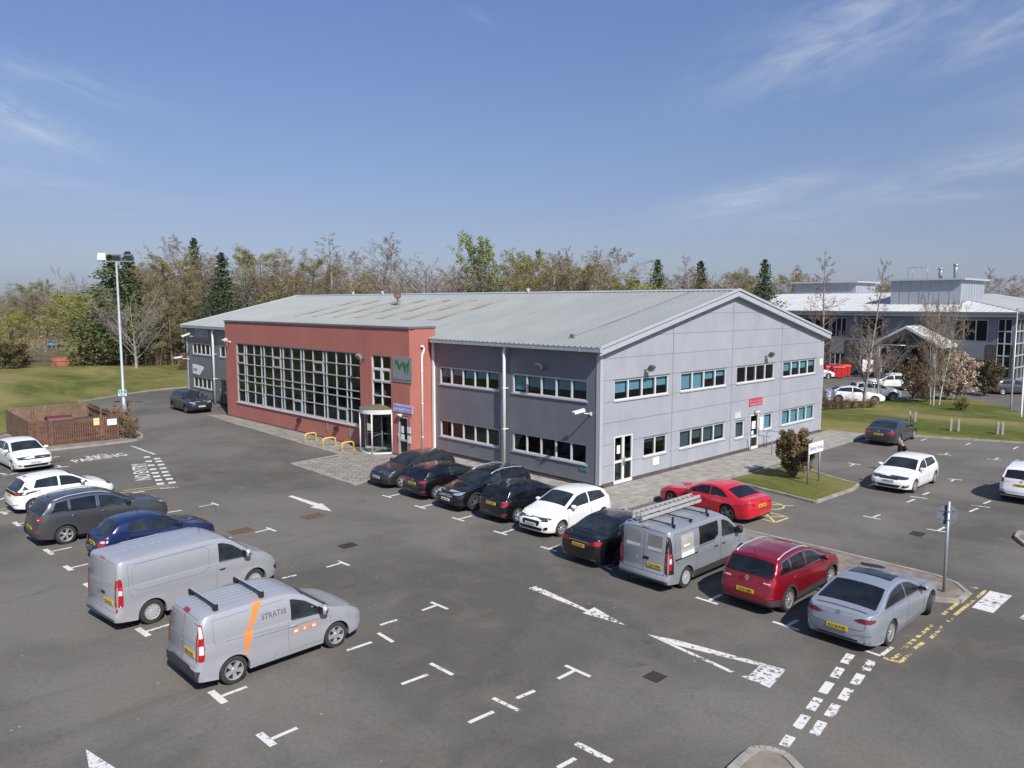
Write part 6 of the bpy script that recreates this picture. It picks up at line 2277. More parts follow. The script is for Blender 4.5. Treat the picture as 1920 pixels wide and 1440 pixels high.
# row beside the building (fronts towards the wall are +X, towards us are -X)
golf = mk(HATCH, wheel='twin', rim_mat=M_ALLOY)
put(golf, 'dark grey hatchback facing out, nearest the revolving door', 'car', (753.7, 914.5), 'f', 1, HALF + R(-1), PDK, group=ROWA, name='parked_car', front_plate='SN68 OJB')
bmw = rescale(HATCH, 4.33, 1.77, 1.43, wheel='twin', shuts=[(1.42, 0), (2.9, 0)], handles=[(2.72, .80)], rear_glass=M_TINT,
   windows=[dict(d=(1.45, 2.78)), dict(d=(2.84, 3.72), cut=[((3.80, .95), (3.46, 1.38))], rear=True, round=.05)],
   rbadge=(0, .87, 'ring'), fbadge=(0, .66, 'ring'))
bmw['trim'] = trims(bmw, 'tail_light') + [('tail_light', [(.42, .78), (.80, .77), (.88, .83), (.86, .90), (.62, .91), (.60, .86), (.42, .85)], 'B', M_TAIL)]
put(bmw, 'black three door hatchback parked nose in, second from the entrance', 'car', (820, 936), 'r', -1, R(1), PBLK, group=ROWA, rear_plate='LD18 YFR')
gla = rescale(SUV, 4.42, 1.80, 1.50, wheel='five', rim_mat=M_ALLOY_DK, fbadge=(0, .70, 'star'), rear_glass=M_TINT, cladding=[(.24, .33, M_PLASTIC)], arch_trim=.05)
gla['trim'] = trims(gla, 'grille') + [('grille', [(-.42, .60), (.42, .60), (.48, .80), (-.48, .80)], 'F', M_GRILLE, False, .05),
         ('grille_bar', [(-.42, .655), (-.07, .655), (-.07, .675), (-.42, .675)], 'F', M_CHROME, True, .0, .012),
         ('grille_bar', [(-.44, .715), (-.07, .715), (-.07, .735), (-.44, .735)], 'F', M_CHROME, True, .0, .012)]
put(gla, 'black crossover with silver roof rails facing out between two black cars', 'car', (891, 958), 'f', 1, HALF, PBLK, group=ROWA, front_plate='SD66 NCX')
MINI = rescale(HATCH, 3.98, 1.73, 1.45, r=.305, tumble=.26, wheel='five', rear=[(.15, .1), (.3, .02), (.5, 0), (.7, .02), (.9, .05), (1.4, .12)],
   top=[(0, .66), (.08, .76), (.4, .88), (.95, .965), (1.06, 1.0), (1.58, 1.33), (1.85, 1.42), (2.3, 1.45), (3.0, 1.43), (3.5, 1.385), (3.62, 1.35), (3.86, 1.0), (3.92, .95), (3.98, .90)],
   belt=[(0, .62), (.5, .80), (1.1, .93), (2.5, .95), (3.98, .97)],
   windows=[dict(d=(1.16, 2.14), zhi=1.345), dict(d=(2.20, 2.98), zhi=1.345, rear=True), dict(d=(3.03, 3.46), zhi=1.345, rear=True, cut=[((3.50, .97), (3.36, 1.38))])],
   windscreen=dict(d=(1.10, 1.62)), rear_window=dict(d=(3.60, 3.84), **{'in': .07}), shuts=[(1.2, 0), (2.17, 0), (2.99, 0)],
   rear_wiper=[(3.72, -.28), (3.80, .02)], rplate=(0, .78), rbadge=(0, .93, 'round'), handles=[(2.04, .83), (2.86, .84)], mirror=(1.36, .99), aerial=(3.3, .12), glass=M_TINT)
MINI['trim'] = trims(MINI, 'tail_light', 'rear_diffuser') + [('tail_light_rim', [(.55, .70), (.73, .70), (.73, .92), (.55, .92)], 'B', M_CHROME, True, .05, .006),
               ('tail_light', [(.57, .72), (.71, .72), (.71, .90), (.57, .90)], 'B', M_TAIL, True, .05, .011),
               ('rear_diffuser', [(-.70, .24), (.70, .24), (.72, .40), (-.72, .40)], 'B', M_PLASTIC, False)]
put(MINI, 'small boxy black hatchback with upright red tail lamps', 'car', (971.7, 980), 'r', -1, R(2), PBLK, group=ROWA, rear_plate='LJ15 OWY')
fi = rescale(HATCH, 4.04, 1.735, 1.47, r=.305, fbadge=(0, .74, 'oval'), rbadge=(0, .9, 'oval'), wheel='seven', aerial=(3.0, .12))
fi['top'] = [(0, .66), (.08, .755), (.4, .88), (.92, .985), (1.05, 1.03), (1.86, 1.41), (2.15, 1.46), (2.55, 1.475), (3.1, 1.445), (3.52, 1.375), (3.64, 1.34), (3.92, 1.05), (3.98, .99), (4.04, .95)]
fi['shuts'] = [(1.16, 0), (2.52, 0)]; fi['handles'] = [(2.36, .84)]
fi['windows'] = [dict(d=(1.18, 2.46)), dict(d=(2.53, 3.50), cut=[((3.56, 1.0), (3.22, 1.43))], rear=True, round=.07)]
fi['trim'] = trims(fi, 'grille', 'headlight', 'fog_lamp') + [('grille', [(-.36, .46), (.36, .46), (.44, .60), (.38, .65), (-.38, .65), (-.44, .60)], 'F', M_GRILLE, False, .05),
   ('headlight', [(.44, .64), (.70, .645), (.80, .71), (.77, .75), (.56, .70)], 'F', M_HEADLIGHT_DK), ('fog_lamp', [(.58, .33), (.72, .35), (.74, .47), (.62, .45)], 'F', M_GRILLE)]
fi['fplate'] = (0, .50)
put(fi, 'white three door hatchback facing out at the corner of the building', 'car', (1052.5, 1005.7), 'f', 1, HALF + R(2), PW, group=ROWA, front_plate='WJ68 ECW')
a6 = rescale(SALOON, 4.94, 1.88, 1.45, wheel='five', rim_mat=M_ALLOY_DK, rbadge=(0, .905, 'rings'), chrome_dlo=True)
a6['trim'] = trims(a6, 'tail_light') + [('tail_light', [(.36, .80), (.80, .80), (.91, .85), (.88, .94), (.56, .90), (.36, .84)], 'B', M_TAIL),
          ('light_bar', [(-.40, .835), (.40, .835), (.40, .85), (-.40, .85)], 'B', plain('tail_bar', (.45, .30, .32), .3), False, .0, .009)]
put(a6, 'black executive saloon parked close beside the ladder van', 'car', (1163, 1058), 'r', -1, R(0), PBLK, group=ROWA, rear_plate='SD20 LWW')
# van with ladders
trafic = dict(VAN)
trafic['windows'] = VAN['windows'] + [dict(d=(2.28, 3.34), lo=-.02, hi=.13, zlo=1.15, mat=M_TINT, cut=[((2.28, 1.32), (2.55, 1.13))])]
trafic['shuts'] = [(.98, 0), (2.14, 0), (3.46, 0)]
M_MAGNET = plain('grey_panel', (.36, .345, .32), .5)
M_MAGNET_D = plain('grey_panel_dim', (.20, .19, .18), .5)
trafic['trim'] = [('lamp_housing', [(.79, .60), (.874, .60), (.868, 1.62), (.80, 1.62)], 'B', M_GRILLE, True, .02, .004), ('lamp_housing', [(4.90, .60), (4.86, 1.74), (4.80, 1.70), (4.70, .60)], 'RL', M_GRILLE, False, .02, .004)] + [
 (n, p, m, mt, *(x or ())) for n, p, m, mt, *x in [(t[0], t[1], t[2], t[3], *t[4:]) for t in trims(VAN, 'tail_light', 'reversing_light')]] + [
 ('tail_light', [(4.895, .74), (4.885, 1.24), (4.80, 1.24), (4.80, .74)], 'RL', M_TAIL, False, .02, .010), ('tail_light', [(.80, .74), (.872, .74), (.868, 1.24), (.805, 1.24)], 'B', M_TAIL, True, .02, .010), ('reversing_light', [(4.89, .94), (4.885, 1.10), (4.82, 1.10), (4.82, .94)], 'RL', M_TAIL_WHITE, False, .01, .014),
 ('side_panel', [(3.66, 1.02), (4.34, 1.02), (4.34, 1.68), (3.66, 1.68)], 'RL', M_MAGNET, False, .0, .006),
 ('white_band', [(3.66, 1.02), (4.34, 1.02), (4.34, 1.16), (3.66, 1.16)], 'RL', M_PAPER, False, .0, .009),
 ('white_band', [(3.86, 1.32), (4.20, 1.32), (4.20, 1.38), (3.86, 1.38)], 'RL', M_PAPER, False, .0, .009),
 ('rear_panel', [(-.66, 1.24), (-.14, 1.24), (-.14, 1.70), (-.66, 1.70)], 'B', M_MAGNET_D, True, .0, .006),
 ('white_band', [(-.66, 1.24), (-.14, 1.24), (-.14, 1.34), (-.66, 1.34)], 'B', plain('dull_white', (.45, .45, .46), .5), True, .0, .009),
 ('slide_rail', [(3.48, .985), (4.66, .985), (4.66, 1.03), (3.48, 1.03)], 'RL', M_GRILLE, False, .0, .007),
 ('door_handle', [(-.20, .92), (.02, .92), (.02, 1.0), (-.20, 1.0)], 'B', M_GRILLE, False, .02, .012),
 ('rear_bumper', [(-.90, .30), (.90, .30), (.90, .40), (-.90, .40)], 'B', M_PLASTIC, False)]
trafic['cladding'] = [(.25, .46, M_PLASTIC)]
trafic['mirror_mat'] = M_BLACK
trafic['handle_mat'] = M_BLACK
trafic['handles'] = [(1.98, .98), (2.42, .98)]
trafic['rbadge'] = (.24, .92, 'diamond')
vroot, vsh = put(trafic, 'silver crew van with ladders on its roof and blacked out side window', 'van', (1285, 1102), 'r', -1, R(0), PGREYSIL, group=ROWA, name='parked_van', rear_plate='YL67 WRV')
# roof bars and load stops are part of the van
for d in (2.6, 3.55, 4.45):
 mb = MB()
 p, n = vsh.cast(d, 0, 'T')
 z = p.z + 0.05
 mb.obox(Vector((p.x, 0, z)), (0.022, 0, 0), (0, 0.80, 0), (0, 0, 0.014))
 for y in (-.74, .74):
  mb.obox(Vector((p.x, y, z - 0.045)), (0.03, 0, 0), (0, 0.04, 0), (0, 0, 0.06))
 if d != 3.55:
  for y in (-.70,):
   mb.poly([Vector((p.x - .05, y, z)), Vector((p.x + .05, y, z)), Vector((p.x + .012, y - .02, z + .26)), Vector((p.x - .012, y - .02, z + .26))])
   mb.obox(Vector((p.x, y, z + .12)), (0.028, 0, 0), (0, 0.022, 0), (0, 0, 0.12))
 mb.build('roof_bar', [M_BLACK], vroot)
# the ladders lie on the bars: a thing of their own
M_LADDER = plain('ladder_alloy', (0.50, 0.50, 0.48), 0.45, 0.35, var=0.15, scale=6)
lm = vroot.matrix_basis if False else None
lad = thing('ladder', 'pair of pale aluminium ladders stacked on the roof of the silver crew van', 'ladder', vroot.location, vroot.rotation_euler.z)
zl = vsh.top(3.4) + 0.085
for name, y0, z0 in (('ladder_section', .02, zl), ('ladder_section', .05, zl + .13)):
 mb = MB()
 w = .36 if z0 == zl else .31
 for y in (y0 - w / 2 + .15, y0 + w / 2 + .15):
  mb.obox(Vector((-.72, y + .15, z0 + .045)), (1.62, 0, 0), (0, .016, 0), (0, 0, .05))
 for k in range(13):
  x = -2.2 + k * .25
  mb.tube([(x, y0 - w / 2 + .30, z0 + .045), (x, y0 + w / 2 + .30, z0 + .045)], .016, 6)
 mb.build(name, [M_LADDER], lad)
kad = rescale(SUV, 4.45, 1.836, 1.61, wheel='multi', rear_glass=M_TINT, chrome_dlo=True, rbadge=(0, .97, 'diamond'), rplate=(0, .64), aerial=(3.9, .22))
kad['rear_window'] = dict(d=(4.0, 4.30), **{'in': .03})
kad['trim'] = trims(kad, 'tail_light') + [('tail_light', [(.40, .93), (.56, .86), (.82, .86), (.915, .96), (.88, 1.03), (.62, .99)], 'B', M_TAIL),
          ('reversing_light', [(.50, .915), (.70, .915), (.70, .945), (.50, .945)], 'B', M_TAIL_WHITE, True, .01, .011)]
put(kad, 'dark red crossover with silver roof rails, nose against the bare strip', 'car', (1478, 1147), 'r', -1, R(0), PDRED, group=ROWA, rear_plate='YK70 NBX')
art = mk(FASTBACK, wheel='turbine', rim_mat=M_ALLOY, rear_glass=M_TINT, chrome_dlo=True, rplate=(0, .56), rbadge=(0, .93, 'vw'))
art['trim'] = trims(art, 'tail_light') + [('tail_light', [(.38, .83), (.50, .79), (.82, .80), (.905, .86), (.86, .91), (.56, .91)], 'B', plain('tail_smoked', (.16, .01, .02), .1, coat=1.0)),
          ('chrome_strip', [(.42, .46), (.80, .50), (.80, .515), (.42, .475)], 'B', M_CHROME, True, .0, .008),
          ('spoiler_lip', [(4.63, -.62), (4.68, -.62), (4.68, .62), (4.63, .62)], 'T', M_PLASTIC, False, .0, .006),
          ('sunroof', [(2.28, -.52), (3.0, -.56), (3.0, .56), (2.28, .52)], 'T', M_TINT, False, .05, .005)]
put(art, 'silver grey fastback saloon with front wheels turned, last of the row by the road sign', 'car', (1668, 1210), 'r', -1, R(0), PART, group=ROWA, rear_plate='KO18 FVR', steer=R(24))
# red coupe across the corner
a5 = mk(COUPE, wheel='five', rim_mat=M_ALLOY_DK, rear_glass=M_TINT, glass=M_TINT)
put(a5, 'bright red coupe parked across the end of the slabbed path', 'car', (1362.5, 977.5), 'r', 1 if False else -1, math.atan2(G(1256, 950).y - G(1362.5, 977.5).y, G(1256, 950).x - G(1362.5, 977.5).x) + R(180) + HALF, PRED, rear_plate='WO61 NXF') if False else None
hd = math.atan2(G(1256, 950).y - G(1362.5, 977.5).y, G(1256, 950).x - G(1362.5, 977.5).x)
put(a5, 'bright red coupe parked across the end of the slabbed path', 'car', (1362.5, 977.5), 'r', 1, hd, PRED, rear_plate='WO61 NXF')
# left row
yar = rescale(HATCH, 3.94, 1.745, 1.50, r=.31, rbadge=(0, .82, 'round'), wheel='five')
yar['top'] = [(0, .68), (.08, .78), (.4, .90), (.90, 1.0), (1.02, 1.04), (1.72, 1.42), (2.05, 1.485), (2.4, 1.50), (3.0, 1.46), (3.40, 1.39), (3.50, 1.36), (3.78, 1.03), (3.86, .98), (3.94, .93)]
yar['trim'] = trims(yar, 'tail_light', 'headlight') + [('tail_panel', [(-.84, .80), (.84, .80), (.86, .93), (.60, .98), (-.60, .98), (-.86, .93)], 'B', M_GRILLE, False, .02, .004),
 ('tail_light', [(.56, .83), (.82, .82), (.85, .90), (.60, .93)], 'B', M_TAIL, True, .02, .009),
 ('headlight', [(.46, .71), (.74, .71), (.86, .78), (.84, .83), (.60, .79)], 'F', M_HEADLIGHT_DK), ('pillar_black', [(3.36, 1.0), (3.62, .98), (3.52, 1.18)], 'RL', M_GRILLE, False, .0, .005)]
yar['windows'] = [dict(d=(1.14, 2.20)), dict(d=(2.28, 3.20), cut=[((3.24, .98), (3.02, 1.45))], rear=True, round=.10)]
yar['rear_window'] = dict(d=(3.46, 3.80), **{'in': .02})
put(yar, 'white five door hatchback with black tail, behind the grey crossover', 'car', (66, 962), 'r', -1, R(4), PW, group=ROWL)
xt = rescale(SUV, 4.69, 1.83, 1.70, wheel='twin', rear_glass=M_TINT, chrome_dlo=True, handle_mat=M_CHROME, mirror_mat=M_BLACK, aerial=(4.0, .05))
xt['trim'] = trims(xt, 'tail_light') + [('tail_light', [(.50, 1.0), (.62, .92), (.86, .94), (.92, 1.02), (.86, 1.10), (.60, 1.06)], 'B', M_TAIL)]
put(xt, 'dark grey family crossover with chrome handles and roof rails in the left row', 'car', (125, 1020), 'r', -1, R(3), PGREY, group=ROWL, rear_plate='SJ68 KXO')
rov = rescale(HATCH, 3.98, 1.69, 1.43, r=.30, wheel='five', tumble=.42, rbadge=(0, .82, 'round'))
rov['top'] = [(0, .62), (.08, .71), (.4, .80), (1.0, .905), (1.15, .95), (1.82, 1.34), (2.1, 1.41), (2.5, 1.43), (2.95, 1.40), (3.25, 1.34), (3.34, 1.31), (3.72, .98), (3.84, .94), (3.98, .88)]
rov['rear_window'] = dict(d=(3.28, 3.72), **{'in': .05}); rov['rplate'] = (0, .70)
rov['windows'] = [dict(d=(1.28, 2.28)), dict(d=(2.34, 3.06), cut=[((3.14, .90), (2.92, 1.40))], rear=True, round=.05)]
rov['trim'] = trims(rov, 'tail_light') + [('tail_light', [(.48, .66), (.76, .66), (.82, .78), (.80, .88), (.62, .86), (.50, .78)], 'B', M_TAIL), ('lamp_lens', [(.62, .78), (.78, .78), (.78, .85), (.64, .85)], 'B', M_TAIL_WHITE, True, .01, .011)]
put(rov, 'dark blue hatchback half hidden by the larger silver van', 'car', (-19.05, 4.62, 0), 'r', -1, R(2), PNAVY, group=ROWL, rear_plate='SF04 LKD')
viv = dict(VAN)
viv['seams'] = VAN['seams'] + [([(2.36, 1.02), (2.36, 1.66), (2.46, 1.74), (4.40, 1.74), (4.52, 1.64), (4.52, 1.14), (4.40, 1.05), (2.60, 1.02), (2.36, 1.14)], 'RL')]
viv['trim'] = trims(VAN, 'headlight') + [('headlight', [(.52, .82), (.76, .84), (.93, .98), (.89, 1.08), (.66, 1.0), (.52, .92)], 'F', M_HEADLIGHT_DK),
 ('door_handle', [(-.20, .92), (.02, .92), (.02, 1.0), (-.20, 1.0)], 'B', M_GRILLE, False, .02, .012), ('rear_bumper', [(-.86, .34), (.86, .34), (.86, .38), (-.86, .38)], 'B', M_PLASTIC, False)]
viv['handle_mat'] = M_BLACK
viv['seam_mat'] = con_seam = plain('soft_crease', (.17, .175, .19), .6)
trafic['seam_mat'] = con_seam
viv['rbadge'] = (0.18, .93, 'round')
vv, vvs = put(viv, 'large plain silver panel van in the left row', 'van', (287, 1169), 'r', -1, R(7), PSIL, group=ROWL, name='parked_van', rear_plate='YC66 XKA')
mb = MB()
for k in range(9):
 d = 2.5 + k * .25
 for y in (-.05,):
  a, _ = vvs.cast(d, y, 'T'); b, _ = vvs.cast(d + .15, y, 'T')
  mb.obox((a + b) / 2 + Vector((0, 0, .006)), ((b - a).length / 2, 0, 0), (0, .03, 0), (0, 0, .006))
for y in (-.78, .78):
 pts = [vvs.cast(d, y, 'T')[0] + Vector((0, 0, .004)) for d in (2.0, 3.0, 4.0, 4.85)]
 mb.tube(pts, .012, 5)
mb.build('roof_rib', [PSIL], vv)
con = dict(SVAN, seam_mat=con_seam)
M_ORANGE = plain('vinyl_orange', (.86, .235, .055), .4, var=.04)
M_VGREY = plain('vinyl_grey', (.105, .105, .12), .45)
con['trim'] = list(SVAN['trim']) + [
 ('orange_flash', [(3.02, 1.735), (2.80, 1.735), (3.22, 1.08), (3.08, 1.13), (3.27, .52), (3.26, 1.14), (3.21, 1.12)], 'RL', M_ORANGE, False, .0, .006),
 ('icon_disc', [(2.02 + .075 * math.cos(a), .80 + .075 * math.sin(a)) for a in [k * math.pi / 8 for k in range(16)]], 'RL', M_ORANGE, False, .0, .006),
 ('icon_disc', [(1.78 + .075 * math.cos(a), .80 + .075 * math.sin(a)) for a in [k * math.pi / 8 for k in range(16)]], 'RL', M_ORANGE, False, .0, .006),
 ('icon_disc', [(1.54 + .075 * math.cos(a), .80 + .075 * math.sin(a)) for a in [k * math.pi / 8 for k in range(16)]], 'RL', M_ORANGE, False, .0, .006),
 ('icon', [(1.975, .77), (2.065, .77), (2.065, .825), (1.975, .825)], 'RL', M_PAPER, False, .01, .010),
 ('icon', [(1.80, .755), (1.825, .775), (1.795, .80), (1.795, .84), (1.76, .82), (1.76, .785)], 'RL', M_PAPER, False, .01, .010),
 ('icon', [(1.585, .775), (1.495, .775), (1.50, .815), (1.54, .84), (1.58, .81)], 'RL', M_PAPER, False, .01, .010),
 ('side_strip', [(1.1, .905), (3.1, .935), (3.1, .958), (1.1, .928)], 'RL', plain('side_strip', (.22, .225, .235), .5), False, .0, .005),
 ('door_handle', [(-.06, 1.0), (.10, 1.0), (.10, 1.06), (-.06, 1.06)], 'B', M_SILVER_BAR, False, .02, .012)]
con['trim'] = [t for t in con['trim'] if t[0] != 'orange_flash'] + [
 ('orange_flash', [(3.02, 1.735), (2.80, 1.735), (3.10, 1.22), (3.24, 1.12)], 'RL', M_ORANGE, False, .0, .006),
 ('orange_flash', [(3.24, 1.12), (3.10, 1.22), (3.14, 1.10), (3.30, 1.17)], 'RL', M_ORANGE, False, .0, .0065),
 ('orange_flash', [(3.30, 1.17), (3.09, 1.12), (3.30, .50)], 'RL', M_ORANGE, False, .0, .007)]
cv, cvs = put(con, 'small silver van with an orange lightning flash and roof bars', 'van', (440, 1282), 'r', -1, R(1), PSIL, group=ROWL, name='parked_van', rear_plate='SB66 LWK')
for side, mode in ((-1, 'R'), (1, 'L')):
 tvs, tfs = text_polys('STRATiiS', 1.0, 0.006)
 xs = [v.x for v in tvs]; w = max(xs) - min(xs); cx = (max(xs) + min(xs)) / 2
 mb = MB()
 idx = []
 for v in tvs:
  d = 2.55 - (v.x - cx) / w * 0.62 * (1 if side < 0 else -1)
  p, n = cvs.cast(d, 1.30 + v.y * 0.19, mode)
  idx.append(mb.vert(p + n * 0.008))
 for f in tfs:
  mb.face([idx[i] for i in f])
 mb.build('lettering', [M_VGREY], cv)
for d in (2.75, 3.85):
 mb = MB()
 p, n = cvs.cast(d, 0, 'T')
 z = p.z + 0.09
 mb.obox(Vector((p.x, 0, z)), (.045, 0, 0), (0, .70, 0), (0, 0, .02))
 for y in (-.66, .66):
  mb.obox(Vector((p.x, y, z - .06)), (.05, 0, 0), (0, .05, 0), (0, 0, .06))
 b = mb.build('roof_bar', [M_BLACK], cv)
 mb = MB(); mb.obox(Vector((p.x + .01, 0, z + .0215)), (.028, 0, 0), (0, .69, 0), (0, 0, .003)); mb.build('bar_strip', [M_SILVER_BAR], b)
for y in (-.42, -.25, -.08, .09, .26, .43):
 mb = MB()
 for d in [2.2 + k * .2 for k in range(9)]:
  a, _ = cvs.cast(d, y, 'T'); b, _ = cvs.cast(d + .2, y, 'T')
  mb.obox((a + b) / 2 + Vector((0, 0, .005)), ((b - a).length / 2, 0, 0), (0, .012, 0), (0, 0, .006))
 mb.build('roof_rib', [PSIL], cv)
gw2 = mk(HATCH, wheel='multi')
put(gw2, 'white hatchback at the left edge facing out beside the bin store', 'car', (24, 885), 'f', -1, -math.pi / 2 + R(4), PW, front_plate='NK67 JUH')
fp = rescale(SUV, 4.73, 1.93, 1.65, wheel='five', rim_mat=M_ALLOY_DK, fbadge=(0, .78, 'round'), tumble=.38, cladding=[(.24, .32, M_PLASTIC)])
fp.pop('rails')
a_, b_ = G(322.5, 767.5), G(348.7, 775)
put(fp, 'dark slate sports crossover parked alone by the far end wall', 'car', (348.7, 775), 'f', -1, math.atan2(b_.y - a_.y, b_.x - a_.x), PDK, front_plate='SB18 UYR')
# right-hand car park
mer = rescale(SALOON, 4.88, 1.855, 1.46, wheel='five', rbadge=(0, .93, 'star'), chrome_dlo=True)
mer['trim'] = trims(mer, 'tail_light') + [('tail_light', [(.40, .80), (.80, .78), (.90, .83), (.88, .93), (.62, .92)], 'B', M_TAIL)]
put(mer, 'dark grey saloon parked nose to the right hand lawn', 'car', (1686, 835), 'r', -1, R(3), car_paint('paint_charcoal', (.05, .052, .06), .5, .33, .8), rear_plate='SG63 NXB')
leo = rescale(HATCH, 4.28, 1.816, 1.45, wheel='multi', fbadge=(0, .70, 'ring'), r=.32)
leo['trim'] = trims(leo, 'grille', 'fog_lamp', 'lower_grille') + [('grille', [(-.40, .635), (.40, .635), (.50, .745), (-.50, .745)], 'F', M_GRILLE, False, .03),
 ('lower_grille', [(-.40, .29), (.40, .29), (.56, .42), (-.56, .42)], 'F', M_GRILLE, False, .02), ('fog_lamp', [(.56, .30), (.80, .33), (.84, .44), (.62, .44)], 'F', M_GRILLE),
 ('fog_lens', [(.66, .40), (.79, .40), (.79, .425), (.66, .425)], 'F', M_TAIL_WHITE, True, .0, .011)]
leo['fplate'] = (0, .56)
put(leo, 'white hatchback facing us on the right car park, in front of the bald man', 'car', (1714.4, 924), 'f', 1, HALF, PW, front_plate='BX68 CHO')
qa = rescale(SUV, 4.34, 1.78, 1.61, wheel='multi', rear_glass=M_TINT, rplate=(0, .82), rbadge=(0, .98, 'round'), cladding=[(.25, .34, M_PLASTIC)])
qa['trim'] = trims(qa, 'tail_light') + [('tail_light', [(.62, .92), (.80, .88), (.89, .96), (.86, 1.10), (.70, 1.08)], 'B', M_TAIL)]
vehicle(qa, 'white crossover cut off by the right edge', 'car', (13.35, -14.0), R(1), PW, rear_plate='YN63 VDT')
LOT = 'cars in the far car park before the white roofed building'
sal = mk(SALOON, wheel='multi')
put(sal, 'white low saloon nearest the brown hedge in the far car park', 'car', (1640, 757), 'f', -1, math.atan2(-.55, 1) - R(30), PW, group=LOT)
evo = rescale(SUV, 4.37, 1.9, 1.63, wheel='five', rim_mat=M_ALLOY_DK); evo.pop('rails')
put(evo, 'white compact crossover with black wheels behind the leaning tree', 'car', (1673.7, 751), 'f', -1, -R(50), PW, group=LOT)
put(mk(SUV, wheel='multi'), 'white crossover farthest back by the white and red board', 'car', (1686, 729), 'r', -1, R(128), PW, group=LOT)
put(mk(HATCH, wheel='five'), 'mid grey hatchback at the far right beyond the lawn', 'car', (1880, 740), 'r', -1, -R(46), PGREY, group=LOT)
put(mk(HATCH), 'white car nose just showing past the gable edge by the red bins', 'car', (1553, 710), 'f', -1, -R(45), PW, group=LOT)
vehicle(mk(HATCH), 'small blue car driving away on the road beyond the green fence', 'car', G(100, 651)[:2], R(72), PBLUE, rear_plate='SH14 KLV')
# ------------------------------------------------------------------ trees and shrubs
def leaf_mat(name, a, b, rough=0.75):
 if name in MATS:
  return MATS[name]
 t = NT(name)
 p = t.world_pos()
 big = t.noise(p, 0.55, 3, 0.6)
 n = t.noise(p, 3.2, 4, 0.75)
 c = t.mix(t.rng(n, 0.32, 0.68), a, b)
 k = t.rng(big, 0.3, 0.7, 0.78, 1.22)
 m = t.node('ShaderNodeVectorMath', operation='SCALE')
 t.l.new(c, m.inputs[0]); t.l.new(k, m.inputs['Scale'])
 t.color(m.outputs[0])
 t.set(Roughness=rough)
 t.b.inputs['Specular IOR Level'].default_value = 0.15
 MATS[name] = t.m
 return t.m
BARK = leaf_mat('bark_brown', (0.10, 0.078, 0.06), (0.17, 0.135, 0.10))
BARK_GREY = leaf_mat('bark_grey', (0.20, 0.18, 0.155), (0.32, 0.29, 0.25))
BARK_BIRCH = leaf_mat('bark_birch', (0.34, 0.31, 0.27), (0.62, 0.58, 0.52))
TWIG_BROWN = leaf_mat('twigs_brown', (0.235, 0.178, 0.118), (0.345, 0.265, 0.180))
TWIG_GREY = leaf_mat('twigs_grey', (0.235, 0.205, 0.175), (0.34, 0.30, 0.26))
TWIG_RED = leaf_mat('twigs_reddish', (0.185, 0.125, 0.095), (0.275, 0.195, 0.15))
TWIG_TAN = leaf_mat('twigs_tan', (0.250, 0.205, 0.105), (0.36, 0.295, 0.160))
BUD_OLIVE = leaf_mat('buds_olive', (0.170, 0.160, 0.042), (0.27, 0.25, 0.075))
BUD_BROWN = leaf_mat('buds_brown', (0.17, 0.11, 0.05), (0.25, 0.175, 0.085))
LEAF_SPRING = leaf_mat('leaves_spring', (0.17, 0.225, 0.065), (0.28, 0.34, 0.12))
LEAF_YELLOW = leaf_mat('leaves_yellow_green', (0.22, 0.23, 0.045), (0.33, 0.335, 0.085))
NEEDLE = leaf_mat('needles_dark', (0.028, 0.050, 0.022), (0.065, 0.100, 0.042))
NEEDLE_LIGHT = leaf_mat('needles_mid', (0.065, 0.100, 0.028), (0.125, 0.165, 0.050))
LEAF_COPPER = leaf_mat('leaves_copper', (0.120, 0.090, 0.042), (0.235, 0.175, 0.085))
BLOSSOM = leaf_mat('pale_blossom', (0.38, 0.29, 0.22), (0.56, 0.45, 0.36))
LEAF_HEDGE = leaf_mat('leaves_hedge', (0.07, 0.065, 0.03), (0.14, 0.115, 0.055))
def rvec(rnd):
 while True:
  v = Vector((rnd.uniform(-1, 1), rnd.uniform(-1, 1), rnd.uniform(-1, 1)))
  if 0.05 < v.length < 1:
   return v.normalized()
def ribbon(mb, a, b, w, rnd):
 d = b - a
 s = d.cross(rvec(rnd))
 if s.length < 1e-6:
  return
 s = s.normalized() * (w / 2)
 mb.face((mb.vert(a - s), mb.vert(a + s), mb.vert(b)))
def leaf(mb, p, s, rnd):
 n = rvec(rnd)
 u = n.cross(rvec(rnd))
 if u.length < 1e-3:
  return
 u.normalize(); v = n.cross(u)
 a, b = u * s, v * (s * 0.62)
 mb.face((mb.vert(p - a), mb.vert(p - b), mb.vert(p + a), mb.vert(p + b)))
